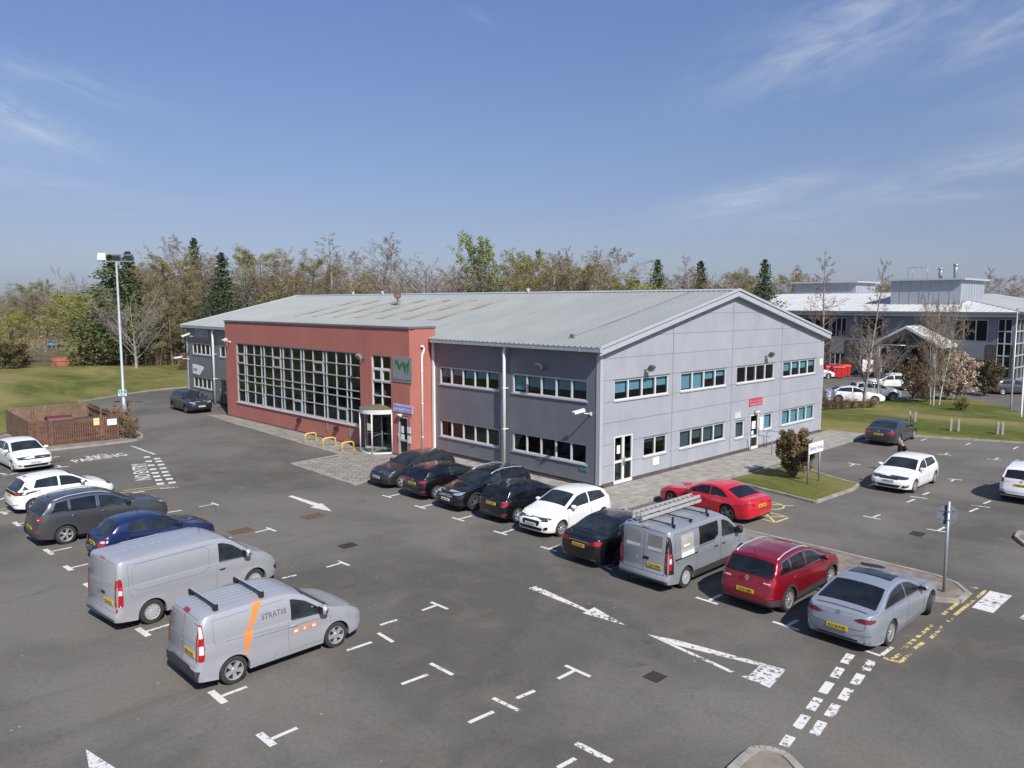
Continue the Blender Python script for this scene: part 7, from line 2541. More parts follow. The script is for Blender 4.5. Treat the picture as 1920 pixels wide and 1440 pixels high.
def grow(T, C, p, d, L, r, lev, K, rnd):
 n = K['seg'][lev]
 pts, rads, dirs = [p], [r], [d]
 for i in range(n):
  d = (d + rvec(rnd) * K['wob'][lev] + Vector((0, 0, K['up'][lev]))).normalized()
  p = p + d * (L / n)
  pts.append(p); dirs.append(d)
  rads.append(max(0.006, r * (1 - (1 - K['tip']) * (i + 1) / n)))
 last = lev == len(K['n'])
 if lev <= K['wood']:
  T.tube(pts, rads, (7, 5, 4, 3)[min(lev, 3)], cap=False)
 elif not last:
  for a, b, q in zip(pts, pts[1:], rads):
   ribbon(C, a, b + (b - a) * 0.4, max(q * 2.0, K['tw']), rnd)
 if last:
  for a, b in zip(pts, pts[1:]):
   C.cur = 0
   ribbon(C, a, b, K['tw'], rnd)
   for k in range(K.get('spray', 2)):
    t = rnd.random()
    q = a.lerp(b, t)
    e = ((b - a).normalized() + rvec(rnd) * 0.9).normalized() * (L / n * rnd.uniform(0.4, 0.9))
    ribbon(C, q, q + e, K['tw'] * 0.8, rnd)
  if K.get('leaf'):
   C.cur = 1
   for k in range(K['leaf']):
    q = pts[0].lerp(pts[-1], rnd.random()) + rvec(rnd) * K.get('lspread', 0.12)
    leaf(C, q, K['ls'] * rnd.uniform(0.6, 1.3), rnd)
   C.cur = 0
  return
 m = K['n'][lev]
 for k in range(m):
  t = K['t0'][lev] + (1 - K['t0'][lev]) * (k + rnd.random() * 0.8) / m
  t = min(t, 0.985)
  i = min(int(t * n), n - 1)
  q = pts[i].lerp(pts[i + 1], t * n - i)
  dd = dirs[i + 1]
  perp = dd.cross(rvec(rnd))
  if perp.length < 1e-3:
   continue
  perp.normalize()
  if lev == 0 and K.get('golden', True):
   a = k * 2.39996 + rnd.uniform(-0.4, 0.4)
   x = dd.cross(Vector((1, 0, 0.1))).normalized(); y = dd.cross(x)
   perp = x * math.cos(a) + y * math.sin(a)
  ang = R(K['ang'][lev] * rnd.uniform(0.75, 1.25))
  cd = (dd * math.cos(ang) + perp * math.sin(ang)).normalized()
  tt = (t - K['t0'][lev]) / max(1e-6, 1 - K['t0'][lev])
  sh = K['shape'](tt) if lev == 0 else (1 - 0.55 * tt)
  l2 = K['lr'][lev] * L * sh * rnd.uniform(0.75, 1.2)
  rr = rads[i] * K['rr'][lev]
  grow(T, C, q, cd, l2, rr, lev + 1, K, rnd)
OVAL = lambda t: 0.35 + 0.95 * math.sin(math.pi * min(1, 0.22 + 0.72 * t)) * (1 - 0.25 * t)
CONE = lambda t: 1.05 - 0.86 * t
FORK = lambda t: 1.0
PROTO = {}
TREE_K = {
 'birch': dict(H=14, seg=[9, 5, 3, 2], wob=[.07, .16, .25, .30], up=[.05, .05, -.03, -.10], n=[30, 8, 7], t0=[.16, .15, .12], ang=[46, 42, 45], lr=[.31, .42, .46], rr=[.38, .42, .42],
    tip=.10, wood=1, tw=.030, r=.16, shape=OVAL, spray=6, bark=BARK_BIRCH, twig=TWIG_BROWN, leafm=BUD_BROWN, leaf=2, ls=.045),
 'birch_olive': dict(H=13, seg=[9, 5, 3, 2], wob=[.07, .16, .25, .30], up=[.05, .04, -.04, -.12], n=[30, 8, 7], t0=[.14, .15, .12], ang=[48, 42, 45], lr=[.31, .42, .46], rr=[.38, .42, .42],
      tip=.10, wood=1, tw=.028, r=.16, shape=OVAL, spray=5, bark=BARK, twig=TWIG_TAN, leafm=BUD_OLIVE, leaf=7, ls=.055, lspread=.2),
 'bare_round': dict(H=12, seg=[4, 6, 4, 2], wob=[.06, .13, .22, .28], up=[.03, .07, .06, .05], n=[14, 10, 9], t0=[.30, .16, .12], ang=[40, 36, 40], lr=[1.30, .38, .42], rr=[.42, .42, .42],
     tip=.35, wood=1, tw=.030, r=.20, shape=FORK, spray=5, bark=BARK_GREY, twig=TWIG_GREY, leafm=BUD_BROWN, leaf=0, ls=.07),
 'bare_alder': dict(H=13, seg=[10, 4, 3, 2], wob=[.035, .12, .22, .3], up=[.04, .06, .05, .02], n=[34, 7, 6], t0=[.16, .18, .15], ang=[58, 44, 45], lr=[.25, .42, .45], rr=[.32, .42, .42],
     tip=.06, wood=1, tw=.028, r=.15, shape=CONE, spray=4, bark=BARK_GREY, twig=TWIG_RED, leafm=BUD_BROWN, leaf=0, ls=.07),
 'poplar': dict(H=14, seg=[8, 6, 3, 2], wob=[.04, .08, .2, .3], up=[.05, .16, .12, .05], n=[22, 9, 5], t0=[.18, .2, .15], ang=[32, 34, 45], lr=[.42, .32, .42], rr=[.45, .5, .5],
    tip=.15, wood=2, tw=.03, r=.20, shape=OVAL, spray=1, bark=BARK_GREY, twig=TWIG_BROWN, leafm=LEAF_SPRING, leaf=9, ls=.095, lspread=.22),
 'willow': dict(H=9, seg=[5, 5, 3, 2], wob=[.08, .14, .25, .3], up=[.03, .06, .0, -.06], n=[20, 9, 7], t0=[.12, .15, .1], ang=[44, 42, 48], lr=[.52, .40, .42], rr=[.5, .5, .5],
    tip=.2, wood=1, tw=.034, r=.17, shape=OVAL, spray=3, bark=BARK, twig=TWIG_TAN, leafm=LEAF_YELLOW, leaf=9, ls=.065, lspread=.2),
 'bush': dict(H=3, seg=[3, 4, 3, 2], wob=[.1, .16, .26, .3], up=[.05, .08, .03, .0], n=[14, 7, 5], t0=[.03, .2, .15], ang=[46, 42, 45], lr=[.85, .45, .45], rr=[.7, .5, .5],
    tip=.5, wood=1, tw=.026, r=.07, shape=FORK, spray=2, bark=BARK, twig=TWIG_BROWN, leafm=LEAF_COPPER, leaf=6, ls=.065, lspread=.12),
 'bare_bush': dict(H=3, seg=[3, 4, 3, 2], wob=[.1, .16, .26, .3], up=[.08, .10, .06, .03], n=[18, 7, 5], t0=[.03, .12, .1], ang=[46, 36, 40], lr=[.85, .45, .45], rr=[.6, .5, .5],
     tip=.5, wood=1, tw=.022, r=.06, shape=FORK, spray=2, bark=BARK, twig=TWIG_RED, leafm=BUD_BROWN, leaf=1, ls=.05),
}
def proto(kind, seed=1):
 key = (kind, seed)
 if key in PROTO:
  return PROTO[key]
 rnd = random.Random(sum(ord(c) for c in kind) * 31 + seed)
 if kind.startswith('conifer'):
  H = 12.0
  T, C = MB(), MB()
  T.tube([(0, 0, 0), (0.05, 0, H * .5), (0, 0, H)], [.19, .11, .015], 7, cap=False)
  slim = 0.25
  C.smooth = False
  nlev = 36
  for i in range(nlev):
   t = i / (nlev - 1)
   z = H * (0.10 + 0.89 * t)
   rad = H * slim * min(1, (1 - t) * 1.5) ** 0.8 * (1 - 0.25 * t) * rnd.uniform(0.45, 1.25) + 0.10
   nb = int(9 - 4 * t)
   for k in range(nb):
    a = 2 * math.pi * (k + rnd.random()) / nb + i
    d = Vector((math.cos(a), math.sin(a), rnd.uniform(-.25, .15))).normalized()
    l = rad * rnd.uniform(.6, 1.15)
    base = Vector((0, 0, z))
    C.cur = 0
    ribbon(C, base, base + d * l, .05, rnd)
    C.cur = 1
    for q in range(int(14 + 34 * (1 - t))):
     s = rnd.uniform(.18, 1.0) * l
     leaf(C, base + d * s + rvec(rnd) * (.12 + .16 * l), rnd.uniform(.06, .15), rnd)
  mats = [BARK, NEEDLE_LIGHT if kind == 'conifer_light' else NEEDLE]
  PROTO[key] = (T.mesh('trunk', [BARK]), C.mesh('crown', mats), H)
  return PROTO[key]
 K = TREE_K[kind]
 T, C = MB(), MB()
 T.smooth = True
 grow(T, C, Vector((0, 0, 0)), Vector((rnd.uniform(-.05, .05), rnd.uniform(-.05, .05), 1)).normalized(), K['H'] * (0.42 if K['shape'] is FORK and 'bare' in kind and kind == 'bare_round' else (0.45 if 'bush' in kind else 0.92)), K['r'], 0, K, rnd)
 zmax = max(v[2] for v in C.v)
 PROTO[key] = (T.mesh('trunk', [K['bark']]), C.mesh('crown', [K['twig'], K['leafm']]), zmax)
 return PROTO[key]
RT_ = random.Random(11)
def tree(kind, seed, loc, height, label, cat='tree', name='tree', group=None, wide=1.0, rot=None, lean=0.0):
 t, c, H = proto(kind, seed)
 s = height / H
 wide *= 1.0 if name == 'shrub' or group == LAWNT else 1.22
 r = thing(name, label, cat, loc, RT_.uniform(0, 6.28) if rot is None else rot, group)
 r.scale = (s * wide, s * wide, s)
 r.rotation_euler.x = lean
 obj('trunk' if name != 'shrub' else 'stem', t, r)
 obj('crown' if name != 'shrub' else 'foliage', c, r)
 return r
def ptree(kind, seed, u, depth, v, label, wide=1.0, **kw):
 """tree whose tip shows at photo column u, row v at a given depth"""
 p = AT(u, depth)
 return tree(kind, seed, p, top_z(v, depth), label, wide=wide, **kw)
LAWNT = 'trees on the right hand lawn'
WOOD = 'trees of the wood behind the office building'
# skyline from left to right
for row in (
 ('birch_olive', 1, -60, 150, 520, 'brown birch at the far left of the wood', 1.3),
 ('willow', 1, 12, 108, 575, 'brown green tree at the left edge whose boughs reach over the lawn', 1.2),
 ('birch_olive', 1, 45, 172, 528, 'olive birch in the low left wood above the blue car', 1.3),
 ('birch_olive', 2, 84, 172, 520, 'taller thin olive birch rising from the low left wood', 1.1),
 ('willow', 1, 122, 168, 536, 'yellow tan tree with pale stems left of the yellow green tree', 1.3),
 ('willow', 2, 150, 108, 547, 'rounded yellow green tree left of the lamp post', 1.25),
 ('bare_round', 1, 138, 165, 530, 'small bare grey tree showing over the yellow green tree', 1.0),
 ('conifer_light', 1, 212, 104, 478, 'tall green conifer directly behind the lamp post', 1.6),
 ('conifer', 1, 244, 107, 472, 'dark conifer just right of the lamp post head', 1.3),
 ('bare_round', 2, 249, 96, 520, 'bare pale stemmed tree standing alone on the bare bank', 0.95),
 ('birch', 3, 300, 108, 488, 'thin brown birch between the conifers and the tallest birch', 1.1),
 ('birch', 1, 340, 108, 440, 'tallest brown birch left of the roof with a white trunk', 1.15),
 ('birch_olive', 2, 318, 104, 470, 'brown green birch overlapping the tallest birch', 1.2),
 ('conifer', 2, 368, 122, 447, 'dark pine top peeping out behind the tallest birch', 0.9),
 ('birch', 2, 390, 106, 476, 'grey brown birch left of the dark pine', 1.1),
 ('conifer', 1, 418, 103, 474, 'dark green pine standing over the far roof corner', 1.15),
 ('bare_round', 3, 445, 120, 470, 'bare grey tree right of the dark pine', 1.0),
 ('birch_olive', 1, 482, 114, 458, 'olive topped tree above the left end of the roof', 1.3),
 ('bare_round', 1, 512, 116, 462, 'bare tree right of the olive topped tree', 1.0),
 ('birch', 3, 545, 112, 476, 'brown twiggy tree over the left part of the roof', 1.25),
 ('birch_olive', 3, 578, 113, 463, 'olive green pointed tree over the red entrance block', 1.1),
 ('bare_alder', 1, 630, 112, 436, 'tall bare pointed tree over the start of the rooflights', 1.15),
 ('birch', 2, 662, 120, 470, 'brown birch between two tall bare trees', 1.1),
 ('bare_alder', 2, 702, 115, 442, 'pale bare tree with a broad pointed top left of the dish', 1.25),
 ('bare_alder', 1, 742, 113, 434, 'dark bare slender tree directly behind the dish', 1.05),
 ('bare_round', 2, 790, 110, 456, 'pale bare rounded tree right of the dish', 1.3),
 ('bare_round', 3, 842, 109, 455, 'largest pale bare tree, fan shaped, left of the light green poplar', 1.45),
 ('poplar', 1, 908, 108, 433, 'light green poplar, the tallest green tree on the skyline', 1.0),
 ('poplar', 2, 978, 116, 466, 'shorter light green poplar right of the tallest one', 1.0),
 ('birch_olive', 2, 966, 106, 474, 'dense olive tree in front of the shorter poplar', 1.3),
 ('birch', 1, 1030, 108, 475, 'brown bare tree right of the dense olive tree', 1.3),
 ('birch', 3, 1062, 110, 470, 'reddish brown tree over the middle of the roof', 1.2),
 ('bare_alder', 2, 1084, 108, 460, 'pale stemmed bare tree with two thin tops over the middle roof', 0.9),
 ('bare_alder', 1, 1113, 112, 460, 'thin bare tree left of the dark brown tree', 0.9),
 ('birch', 2, 1150, 106, 464, 'dark brown twiggy tree over the right half of the roof', 1.3),
 ('birch_olive', 1, 1106, 104, 486, 'olive tinged bush like tree under the thin bare trees', 1.2),
 ('willow', 1, 1195, 104, 508, 'low yellow olive tree right of the dark brown tree', 1.1),
 ('conifer_light', 2, 1232, 110, 487, 'green tree left of the ridge end', 1.1),
 ('bare_alder', 2, 1268, 112, 478, 'small bare tree right of the green tree', 1.0),
 ('birch', 1, 1292, 108, 498, 'low brown tree over the ridge left of the small dark conifer', 1.2),
 ('conifer', 2, 1312, 112, 490, 'small dark conifer over the ridge end', 1.1),
 ('birch', 3, 1350, 110, 505, 'brown tree just left of the roof peak', 1.2),
 ('birch_olive', 2, 1392, 112, 498, 'olive tree directly over the roof peak', 1.2),
 ('conifer', 1, 1432, 106, 487, 'dark spruce right of the roof peak', 1.05),
 ('birch_olive', 3, 1478, 140, 497, 'green brown tree left of the plant room', 1.1),
 ('birch', 2, 1512, 150, 512, 'brown tree behind the left plant room', 1.1),
):
 kind, seed, u, dep, v, lab, wd = row
 ptree(kind, seed, u, dep, v, lab, wd, group=WOOD, name='pine_tree' if kind.startswith('conifer') else 'tree')
for row in (
 ('birch_olive', 1, 1636, 150, 524, 'olive brown tree between the two plant rooms', 1.5), ('birch', 1, 1672, 155, 528, 'brown tree touching the left side of the large plant room', 1.4),
 ('bare_alder', 2, 1835, 170, 500, 'bare tree over the right end of the large plant room', 1.1), ('birch', 3, 1885, 160, 514, 'brown rounded tree behind the far right roof', 1.6),
 ('birch', 2, 1935, 160, 520, 'brown tree at the right edge beyond the white roof', 1.5),
):
 kind, seed, u, dep, v, lab, wd = row
 ptree(kind, seed, u, dep, v, lab, wd, group='trees beyond the white roofed building')
# trees on the right-hand lawn
LAWNT = 'trees on the right hand lawn'
p = ON(1544, 720, 1, -0.5); p = AT(1546, 66)
tree('bare_alder', 1, p, top_z(471, 66), 'slender bare tree rising just past the right end of the gable', group=LAWNT, wide=1.0)
p = G(1619, 764)
dep = (p - CAM).dot(Vector((FW.x, FW.y, 0)).normalized())
tree('bare_alder', 2, p, top_z(484, dep), 'slender straight bare tree in the middle of the far car park view', group=LAWNT, wide=0.95)
p = G(1645, 757)
tree('bare_round', 2, p, top_z(590, dep), 'bare tree leaning to the right beside the straight one', group=LAWNT, wide=0.9, rot=2.2, lean=0.0).rotation_euler = (0.05, 0.20, 0.4)
for k, (u, v, tv, ln) in enumerate(((1744, 762, 548, -.10), (1750, 764, 560, .02), (1760, 763, 556, .16))):
 p = G(u, v)
 d2 = (p - CAM).dot(Vector((FW.x, FW.y, 0)).normalized())
 t_ = tree('birch', k + 1, p, top_z(tv, d2), ('white stemmed birch, the left one of the clump by the blossom bush', 'white stemmed birch, the middle one of the clump by the blossom bush',
   'white stemmed birch leaning right behind the blossom bush')[k], group=LAWNT, wide=0.62)
 t_.rotation_euler = (0, ln, YAW * 0 + k)
 t_.rotation_euler = (ln * 0.3, ln * 0.7, 0)
def shrub_at(kind, seed, u, v, tv, label, wide=1.0, mats=None, cat='shrub', group=None, name='shrub'):
 p = G(u, v)
 d2 = (p - CAM).dot(Vector((FW.x, FW.y, 0)).normalized())
 r = tree(kind, seed, p, max(0.5, top_z(tv, d2)), label, cat, name, group, wide)
 if mats:
  for o in COL.objects:
   pass
 return r
def variant(kind, new, **kw):
 TREE_K[new] = dict(TREE_K[kind], **kw)
variant('bush', 'blossom_bush', twig=TWIG_BROWN, leafm=BLOSSOM, leaf=9, ls=.055, lspread=.10)
variant('bush', 'green_bush', twig=TWIG_TAN, leafm=LEAF_HEDGE, leaf=8, ls=.06)
variant('bush', 'copper_bush', twig=TWIG_BROWN, leafm=LEAF_COPPER, leaf=22, ls=.05, lspread=.13, up=[.05, .13, .06, .0], ang=[40, 40, 45])
variant('bare_bush', 'brown_bush', twig=TWIG_RED, leafm=BUD_BROWN, leaf=3, ls=.05, tw=.026)
variant('bare_bush', 'grass_bush', twig=TWIG_TAN, leafm=BUD_OLIVE, leaf=3, ls=.05, up=[.1, .16, .1, .05])
SHR = 'shrubs on the right hand lawn'
shrub_at('copper_bush', 1, 1488, 902, 800, 'copper leaved bush on the small grass patch by the name sign', 1.02)
shrub_at('blossom_bush', 1, 1796, 752, 655, 'broad bush with pale buff blossom beside the white birches', 1.0, group=SHR)
shrub_at('blossom_bush', 2, 1775, 752, 680, 'lower spray of pale blossom at the foot of the white birches', 0.9, group=SHR)
shrub_at('brown_bush', 1, 1712, 750, 668, 'broad dark brown bush left of the white birches', 1.05, group=SHR)
shrub_at('brown_bush', 2, 1735, 756, 690, 'twiggy brown bush at the foot of the left birch', 0.9, group=SHR)
shrub_at('green_bush', 1, 1846, 742, 672, 'dark green brown bush right of the blossom bush', 1.0, group=SHR)
shrub_at('green_bush', 2, 1868, 728, 690, 'round green bush by the glazed corner of the white roofed building', 1.1, group=SHR)
shrub_at('grass_bush', 1, 1800, 775, 738, 'straw coloured low bush on the lawn right of the birches', 1.35, group=SHR)
shrub_at('green_bush', 3, 1640, 705, 676, 'low green bush beside the red bins', 1.4, group=SHR)
shrub_at('brown_bush', 3, 226, 822, 757, 'brown twiggy bush against the right side of the bin store', 0.85, group='brown bushes beside the bin store')
shrub_at('brown_bush', 1, 246, 824, 776, 'smaller brown bush at the kerb corner right of the bin store', 0.95, group='brown bushes beside the bin store')
shrub_at('brown_bush', 2, 212, 800, 752, 'brown bush behind the lamp post foot', 0.9, group='brown bushes beside the bin store')
HED = 'low brown hedge plants at the edge of the far car park'
for k in range(6):
 u = 1548 + k * 17
 shrub_at('brown_bush', k % 3 + 1, u, 770 - 0.6 * k, 745, ('low brown hedge plant touching the gable edge', 'low brown hedge plant, second from the gable edge', 'low brown hedge plant, third from the gable edge',
   'low brown hedge plant, fourth from the gable edge', 'low brown hedge plant left of the straight bare tree', 'low brown hedge plant at the foot of the leaning tree')[k], 1.3, group=HED)
for k, (u, v, tv, wd) in enumerate(((200, 690, 628, 1.2), (168, 690, 640, 1.2), (285, 684, 640, 1.3), (300, 690, 655, 1.2), (330, 684, 640, 1.1), (140, 694, 650, 1.0), (345, 700, 660, .9), (20, 700, 640, 1.4), (262, 678, 630, 1.2))):
 shrub_at(('brown_bush', 'green_bush', 'grass_bush')[k % 3], k % 3 + 1, u, v, tv,
   ('dark brown bush under the tall green conifer', 'green brown bush under the yellow green tree', 'straw bush under the tallest birch', 'brown bush on the bare bank right of the lone pale tree',
   'green bush at the foot of the tallest birch', 'straw bush left of the yellow green tree trunk', 'brown bush beside the far wall corner', 'green bush under the left edge boughs',
   'straw coloured bush right of the lone pale stemmed tree')[k], wd, group='undergrowth bushes at the edge of the left lawn')
# the depth of the wood behind: one mass nobody could count
W = MB(); W.cur = 0
rnd = random.Random(99)
wood_p = [('birch', 1), ('birch', 2), ('birch_olive', 3), ('bare_round', 1), ('birch', 3)]
wm = [TWIG_BROWN, BUD_BROWN, TWIG_TAN, BUD_OLIVE, TWIG_GREY, BARK]
for k in range(64):
 u = -120 + 1640 * (k + rnd.random()) / 64
 dep = rnd.uniform(122, 150)
 if u < 190:
  dep += 38
 kind, seed = rnd.choice(wood_p)
 t, c, H = proto(kind, seed)
 h = top_z(rnd.uniform(492, 520) if u > 190 else rnd.uniform(540, 552), dep)
 if u > 1150:
  h = top_z(rnd.uniform(512, 530), dep)
 s = h / H
 M = Matrix.Translation(AT(u, dep)) @ Matrix.Rotation(rnd.uniform(0, 6.28), 4, 'Z') @ Matrix.Diagonal((s * 1.3, s * 1.3, s, 1))
 base = len(W.v)
 vs = [M @ v.co for v in c.vertices]
 W.v += [(v.x, v.y, v.z) for v in vs]
 off = {'birch': 0, 'birch_olive': 2, 'bare_round': 4}[kind]
 for i, p in enumerate(c.polygons):
  W.f.append(tuple(base + q for q in p.vertices)); W.mi.append(min(5, off + p.material_index)); W.sm.append(False)
 W.cur = 5
 a = AT(u, dep)
 W.tube([a, a + Vector((rnd.uniform(-.4, .4), 0, h * .8))], [.15, .04], 5, cap=False)
o = W.build('woodland', wm)
tag(o, 'deep brown mass of bare woodland behind the front row of trees', 'woodland', kind='stuff')
U = MB()
rnd = random.Random(3)
for k in range(5200):
 u = rnd.uniform(-140, 1500)
 dep = rnd.uniform(100, 150) if u < 360 else rnd.uniform(112, 150)
 if 40 < u < 165 and dep < 168:
  dep += 34
 p = AT(u, dep)
 h = rnd.uniform(.2, 1.0) ** 1.3 * 2.8
 if k % 3:
  U.cur = 1 + k % 2
  leaf(U, p + Vector((0, 0, h)), rnd.uniform(.15, .4), rnd)
 U.cur = 0
 for q in range(3):
  ribbon(U, p + Vector((rnd.uniform(-.3, .3), rnd.uniform(-.3, .3), 0)), p + Vector((rnd.uniform(-.8, .8), rnd.uniform(-.8, .8), h * 1.3)), .07, rnd)
tag(U.build('undergrowth', [TWIG_BROWN, BUD_BROWN, LEAF_HEDGE]), 'brown undergrowth of brambles and saplings between the trunks', 'undergrowth', kind='stuff')
# ------------------------------------------------------------------ white roofed building at the right
XB = 69.5
q = lambda u, v, x=XB: ON(u, v, 0, x)
pv = thing('office_building', 'long grey two storey building with white metal roof and two plant rooms at the right', 'office building', (XB, q(1905, 590).y, 0))
OFF = Vector((XB, q(1905, 590).y, 0))
yR = 0.0                                        # convex right corner, building runs to +Y and to +X
yL = q(1380, 590).y - OFF.y
ze2 = q(1700, 588).z
DB = 30.0
zr2 = ON(1500, 554, 0, XB + 14).z
M_GREYB = cladding_mat('grey_panel_wall', (0.19, 0.20, 0.22))
M_BRICKB = slab_mat('dark_brick', (0.105, 0.095, 0.09), (0.13, 0.115, 0.105), 0.22, 0.075)
M_WROOF = roof_mat('white_roof', (0.56, 0.565, 0.555))
M_PLANT = cladding_mat('plant_room_panel', (0.36, 0.39, 0.43))
FB = Frame((0, yR), (0, yL), flip=True)
FB2 = Frame((0, yR), (40, yR))
z_uw0, z_uw1 = q(1850, 641).z, q(1850, 597).z
zmid = q(1850, 641).z - 0.3
wins = []
for u0, u1 in ((1557, 1586), (1614, 1654), (1784, 1851)):
 wins.append((q(u1, 640).y - OFF.y, q(u0, 640).y - OFF.y, z_uw0, z_uw1 - .15))
wl_ = [(w[0], w[1], 0.9, 2.4) for w in wins] + [(q(1470, 640).y - OFF.y - 6, q(1470, 640).y - OFF.y, z_uw0, z_uw1 - .15)]
wins = [(min(a, b), max(a, b), c, d) for a, b, c, d in wins + wl_]
cg = (q(1918, 640).y - OFF.y, q(1870, 640).y - OFF.y)
cgl = (max(0.25, min(cg)), max(cg), 0.2, ze2 - .5)
mb = MB()
wall_cells(mb, FB, 0, yL, 0, ze2, wins + [cgl])
wall_cells(mb, FB2, 0, 40, 0, ze2, [(0.4, 5.5, .2, ze2 - .5), (8, 12, z_uw0, z_uw1 - .15), (15, 19, z_uw0, z_uw1 - .15), (8, 12, .9, 2.4)])
mb.poly([(0.3, yL, 0), (DB, yL, 0), (DB, yL, ze2), (0.3, yL, ze2)])
mb.build('wall', [M_GREYB], pv)
mb = MB()
edges = sorted([(w[0], w[1]) for w in wl_[:3] + [(cgl[0], cgl[1])]])
x = 0
for a, b in [(min(e), max(e)) for e in edges] + [(yL, yL)]:
 if a - x > .05:
  FB.box(mb, x, a, 0, zmid, -.02, .08)
 x = max(x, b)
FB.box(mb, 0, yL, zmid, zmid + .12, -.02, .10) if False else None
mb.build('brick_base', [M_BRICKB], pv)
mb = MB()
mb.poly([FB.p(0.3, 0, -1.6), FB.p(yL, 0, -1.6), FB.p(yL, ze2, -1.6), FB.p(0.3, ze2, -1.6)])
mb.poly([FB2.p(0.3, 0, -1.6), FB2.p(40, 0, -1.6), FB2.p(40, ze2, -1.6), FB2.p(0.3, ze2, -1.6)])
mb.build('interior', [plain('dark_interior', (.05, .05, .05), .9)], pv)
for w in wins:
 window(pv, FB, *w, panes=3, glass=M_GLASS_DK, frame_mat=M_FRAME_GREY, sill=False, fw=.09)
for w, fr_, n in ((cgl, FB, 2), ((0.4, 5.5, .2, ze2 - .5), FB2, 3)):
 mb = MB()
 for k in range(n + 1):
  s = w[0] + (w[1] - w[0]) * k / n
  fr_.box(mb, max(w[0], s - .05), min(w[1], s + .05), w[2], w[3], -.15, .03)
 for k in range(6):
  z = w[2] + (w[3] - w[2]) * k / 5
  fr_.box(mb, w[0] + .001, w[1] - .001, max(w[2], z - .06), min(w[3], z + .06), -.148, .025)
 gw_ = mb.build('glass_wall', [M_FRAME_GREY], pv)
 mb = MB(); facing(mb, fr_, w[0], w[1], w[2], w[3], -.08)
 mb.build('pane', [M_GLASS_DK], gw_)
 mb = MB()
 mb.poly([fr_.p(w[0] + .1, w[3] - 2.6, -.3), fr_.p((w[0] + w[1]) / 2 - .1, w[3] - 2.6, -.3), fr_.p((w[0] + w[1]) / 2 - .1, w[3] - 1.1, -.3), fr_.p(w[0] + .1, w[3] - 1.1, -.3)])
 mb.build('blind', [plain('teal_blind', (.08, .2, .25), .8)], gw_)
mb = MB()
ov = 0.9
xr = 14.0
sl2 = (zr2 - ze2) / (xr + ov)
n = int((yL - yR) / .6)
def wroof(x):
 return ze2 + .25 + sl2 * (x + ov)
pts = [(-ov, -ov), (-ov, yL + ov), (xr, yL + ov), (xr, xr * 0.62)]
mb.poly([(-ov, -ov, wroof(-ov)), (xr, xr * .9, wroof(xr)), (xr, yL + ov, wroof(xr)), (-ov, yL + ov, wroof(-ov))])
mb.poly([(-ov, -ov, wroof(-ov)), (42, -ov, wroof(-ov)), (42, xr * .9, wroof(xr)), (xr, xr * .9, wroof(xr))])
mb.poly([(xr, xr * .9, wroof(xr)), (42, xr * .9, wroof(xr)), (42, 30, wroof(xr) - .6), (xr, 30, wroof(xr) - .02)])
mb.poly([(xr, xr * .9, wroof(xr)), (xr, yL + ov, wroof(xr)), (xr * 2 + ov, yL + ov, wroof(-ov)), (xr * 2 + ov, xr * .9, wroof(-ov))])
k = 0.5
while k < yL:       # standing seams
 x1 = xr if k > xr * .9 else -ov + (k + ov) / (xr * .9 + ov) * (xr + ov)
 a, b = Vector((-ov, k, wroof(-ov) + .02)), Vector((x1, k, wroof(x1) + .02))
 mb.obox((a + b) / 2, (b - a) / 2, (0, .03, 0), (0, 0, .025))
 k += .75
k = 0.6
while k < 40:
 y1 = xr * .9 if k > xr else -ov + (k + ov) / (xr + ov) * (xr * .9 + ov)
 a, b = Vector((k, -ov, wroof(-ov) + .02)), Vector((k, y1, wroof(-ov) + (wroof(xr) - wroof(-ov)) * (y1 + ov) / (xr * .9 + ov) + .02))
 mb.obox((a + b) / 2, (b - a) / 2, (.03, 0, 0), (0, 0, .025))
 k += .75
rf2 = mb.build('roof', [M_WROOF], pv)
mb = MB()
mb.box((-ov - .12, -ov, ze2 + .02), (-ov - .01, yL + ov, ze2 + .27)); mb.box((-ov, -ov - .12, ze2 + .02), (42, -ov - .01, ze2 + .27))
mb.build('gutter', [M_CAP], rf2)
mb = MB()
mb.box((-ov + .03, -ov + .03, ze2 - .02), (-.01, yL + ov, ze2 + .015)); mb.box((-.01, -ov + .03, ze2 - .02), (42, -.01, ze2 + .015))
mb.box((-ov - .02, -ov + .4, ze2 - .26), (-ov + .14, yL, ze2 - .08))
mb.build('soffit', [M_TRIM], rf2)
mb = MB()
a, b = Vector((-ov, -ov, wroof(-ov) + .03)), Vector((xr, xr * .9, wroof(xr) + .03))
d = (b - a)
mb.tube([a, b], .06, 4); mb.tube([b, (xr, yL + ov, wroof(xr) + .03)], .07, 4)
mb.build('hip_cap', [plain('hip_grey', (.33, .34, .34), .5)], rf2)
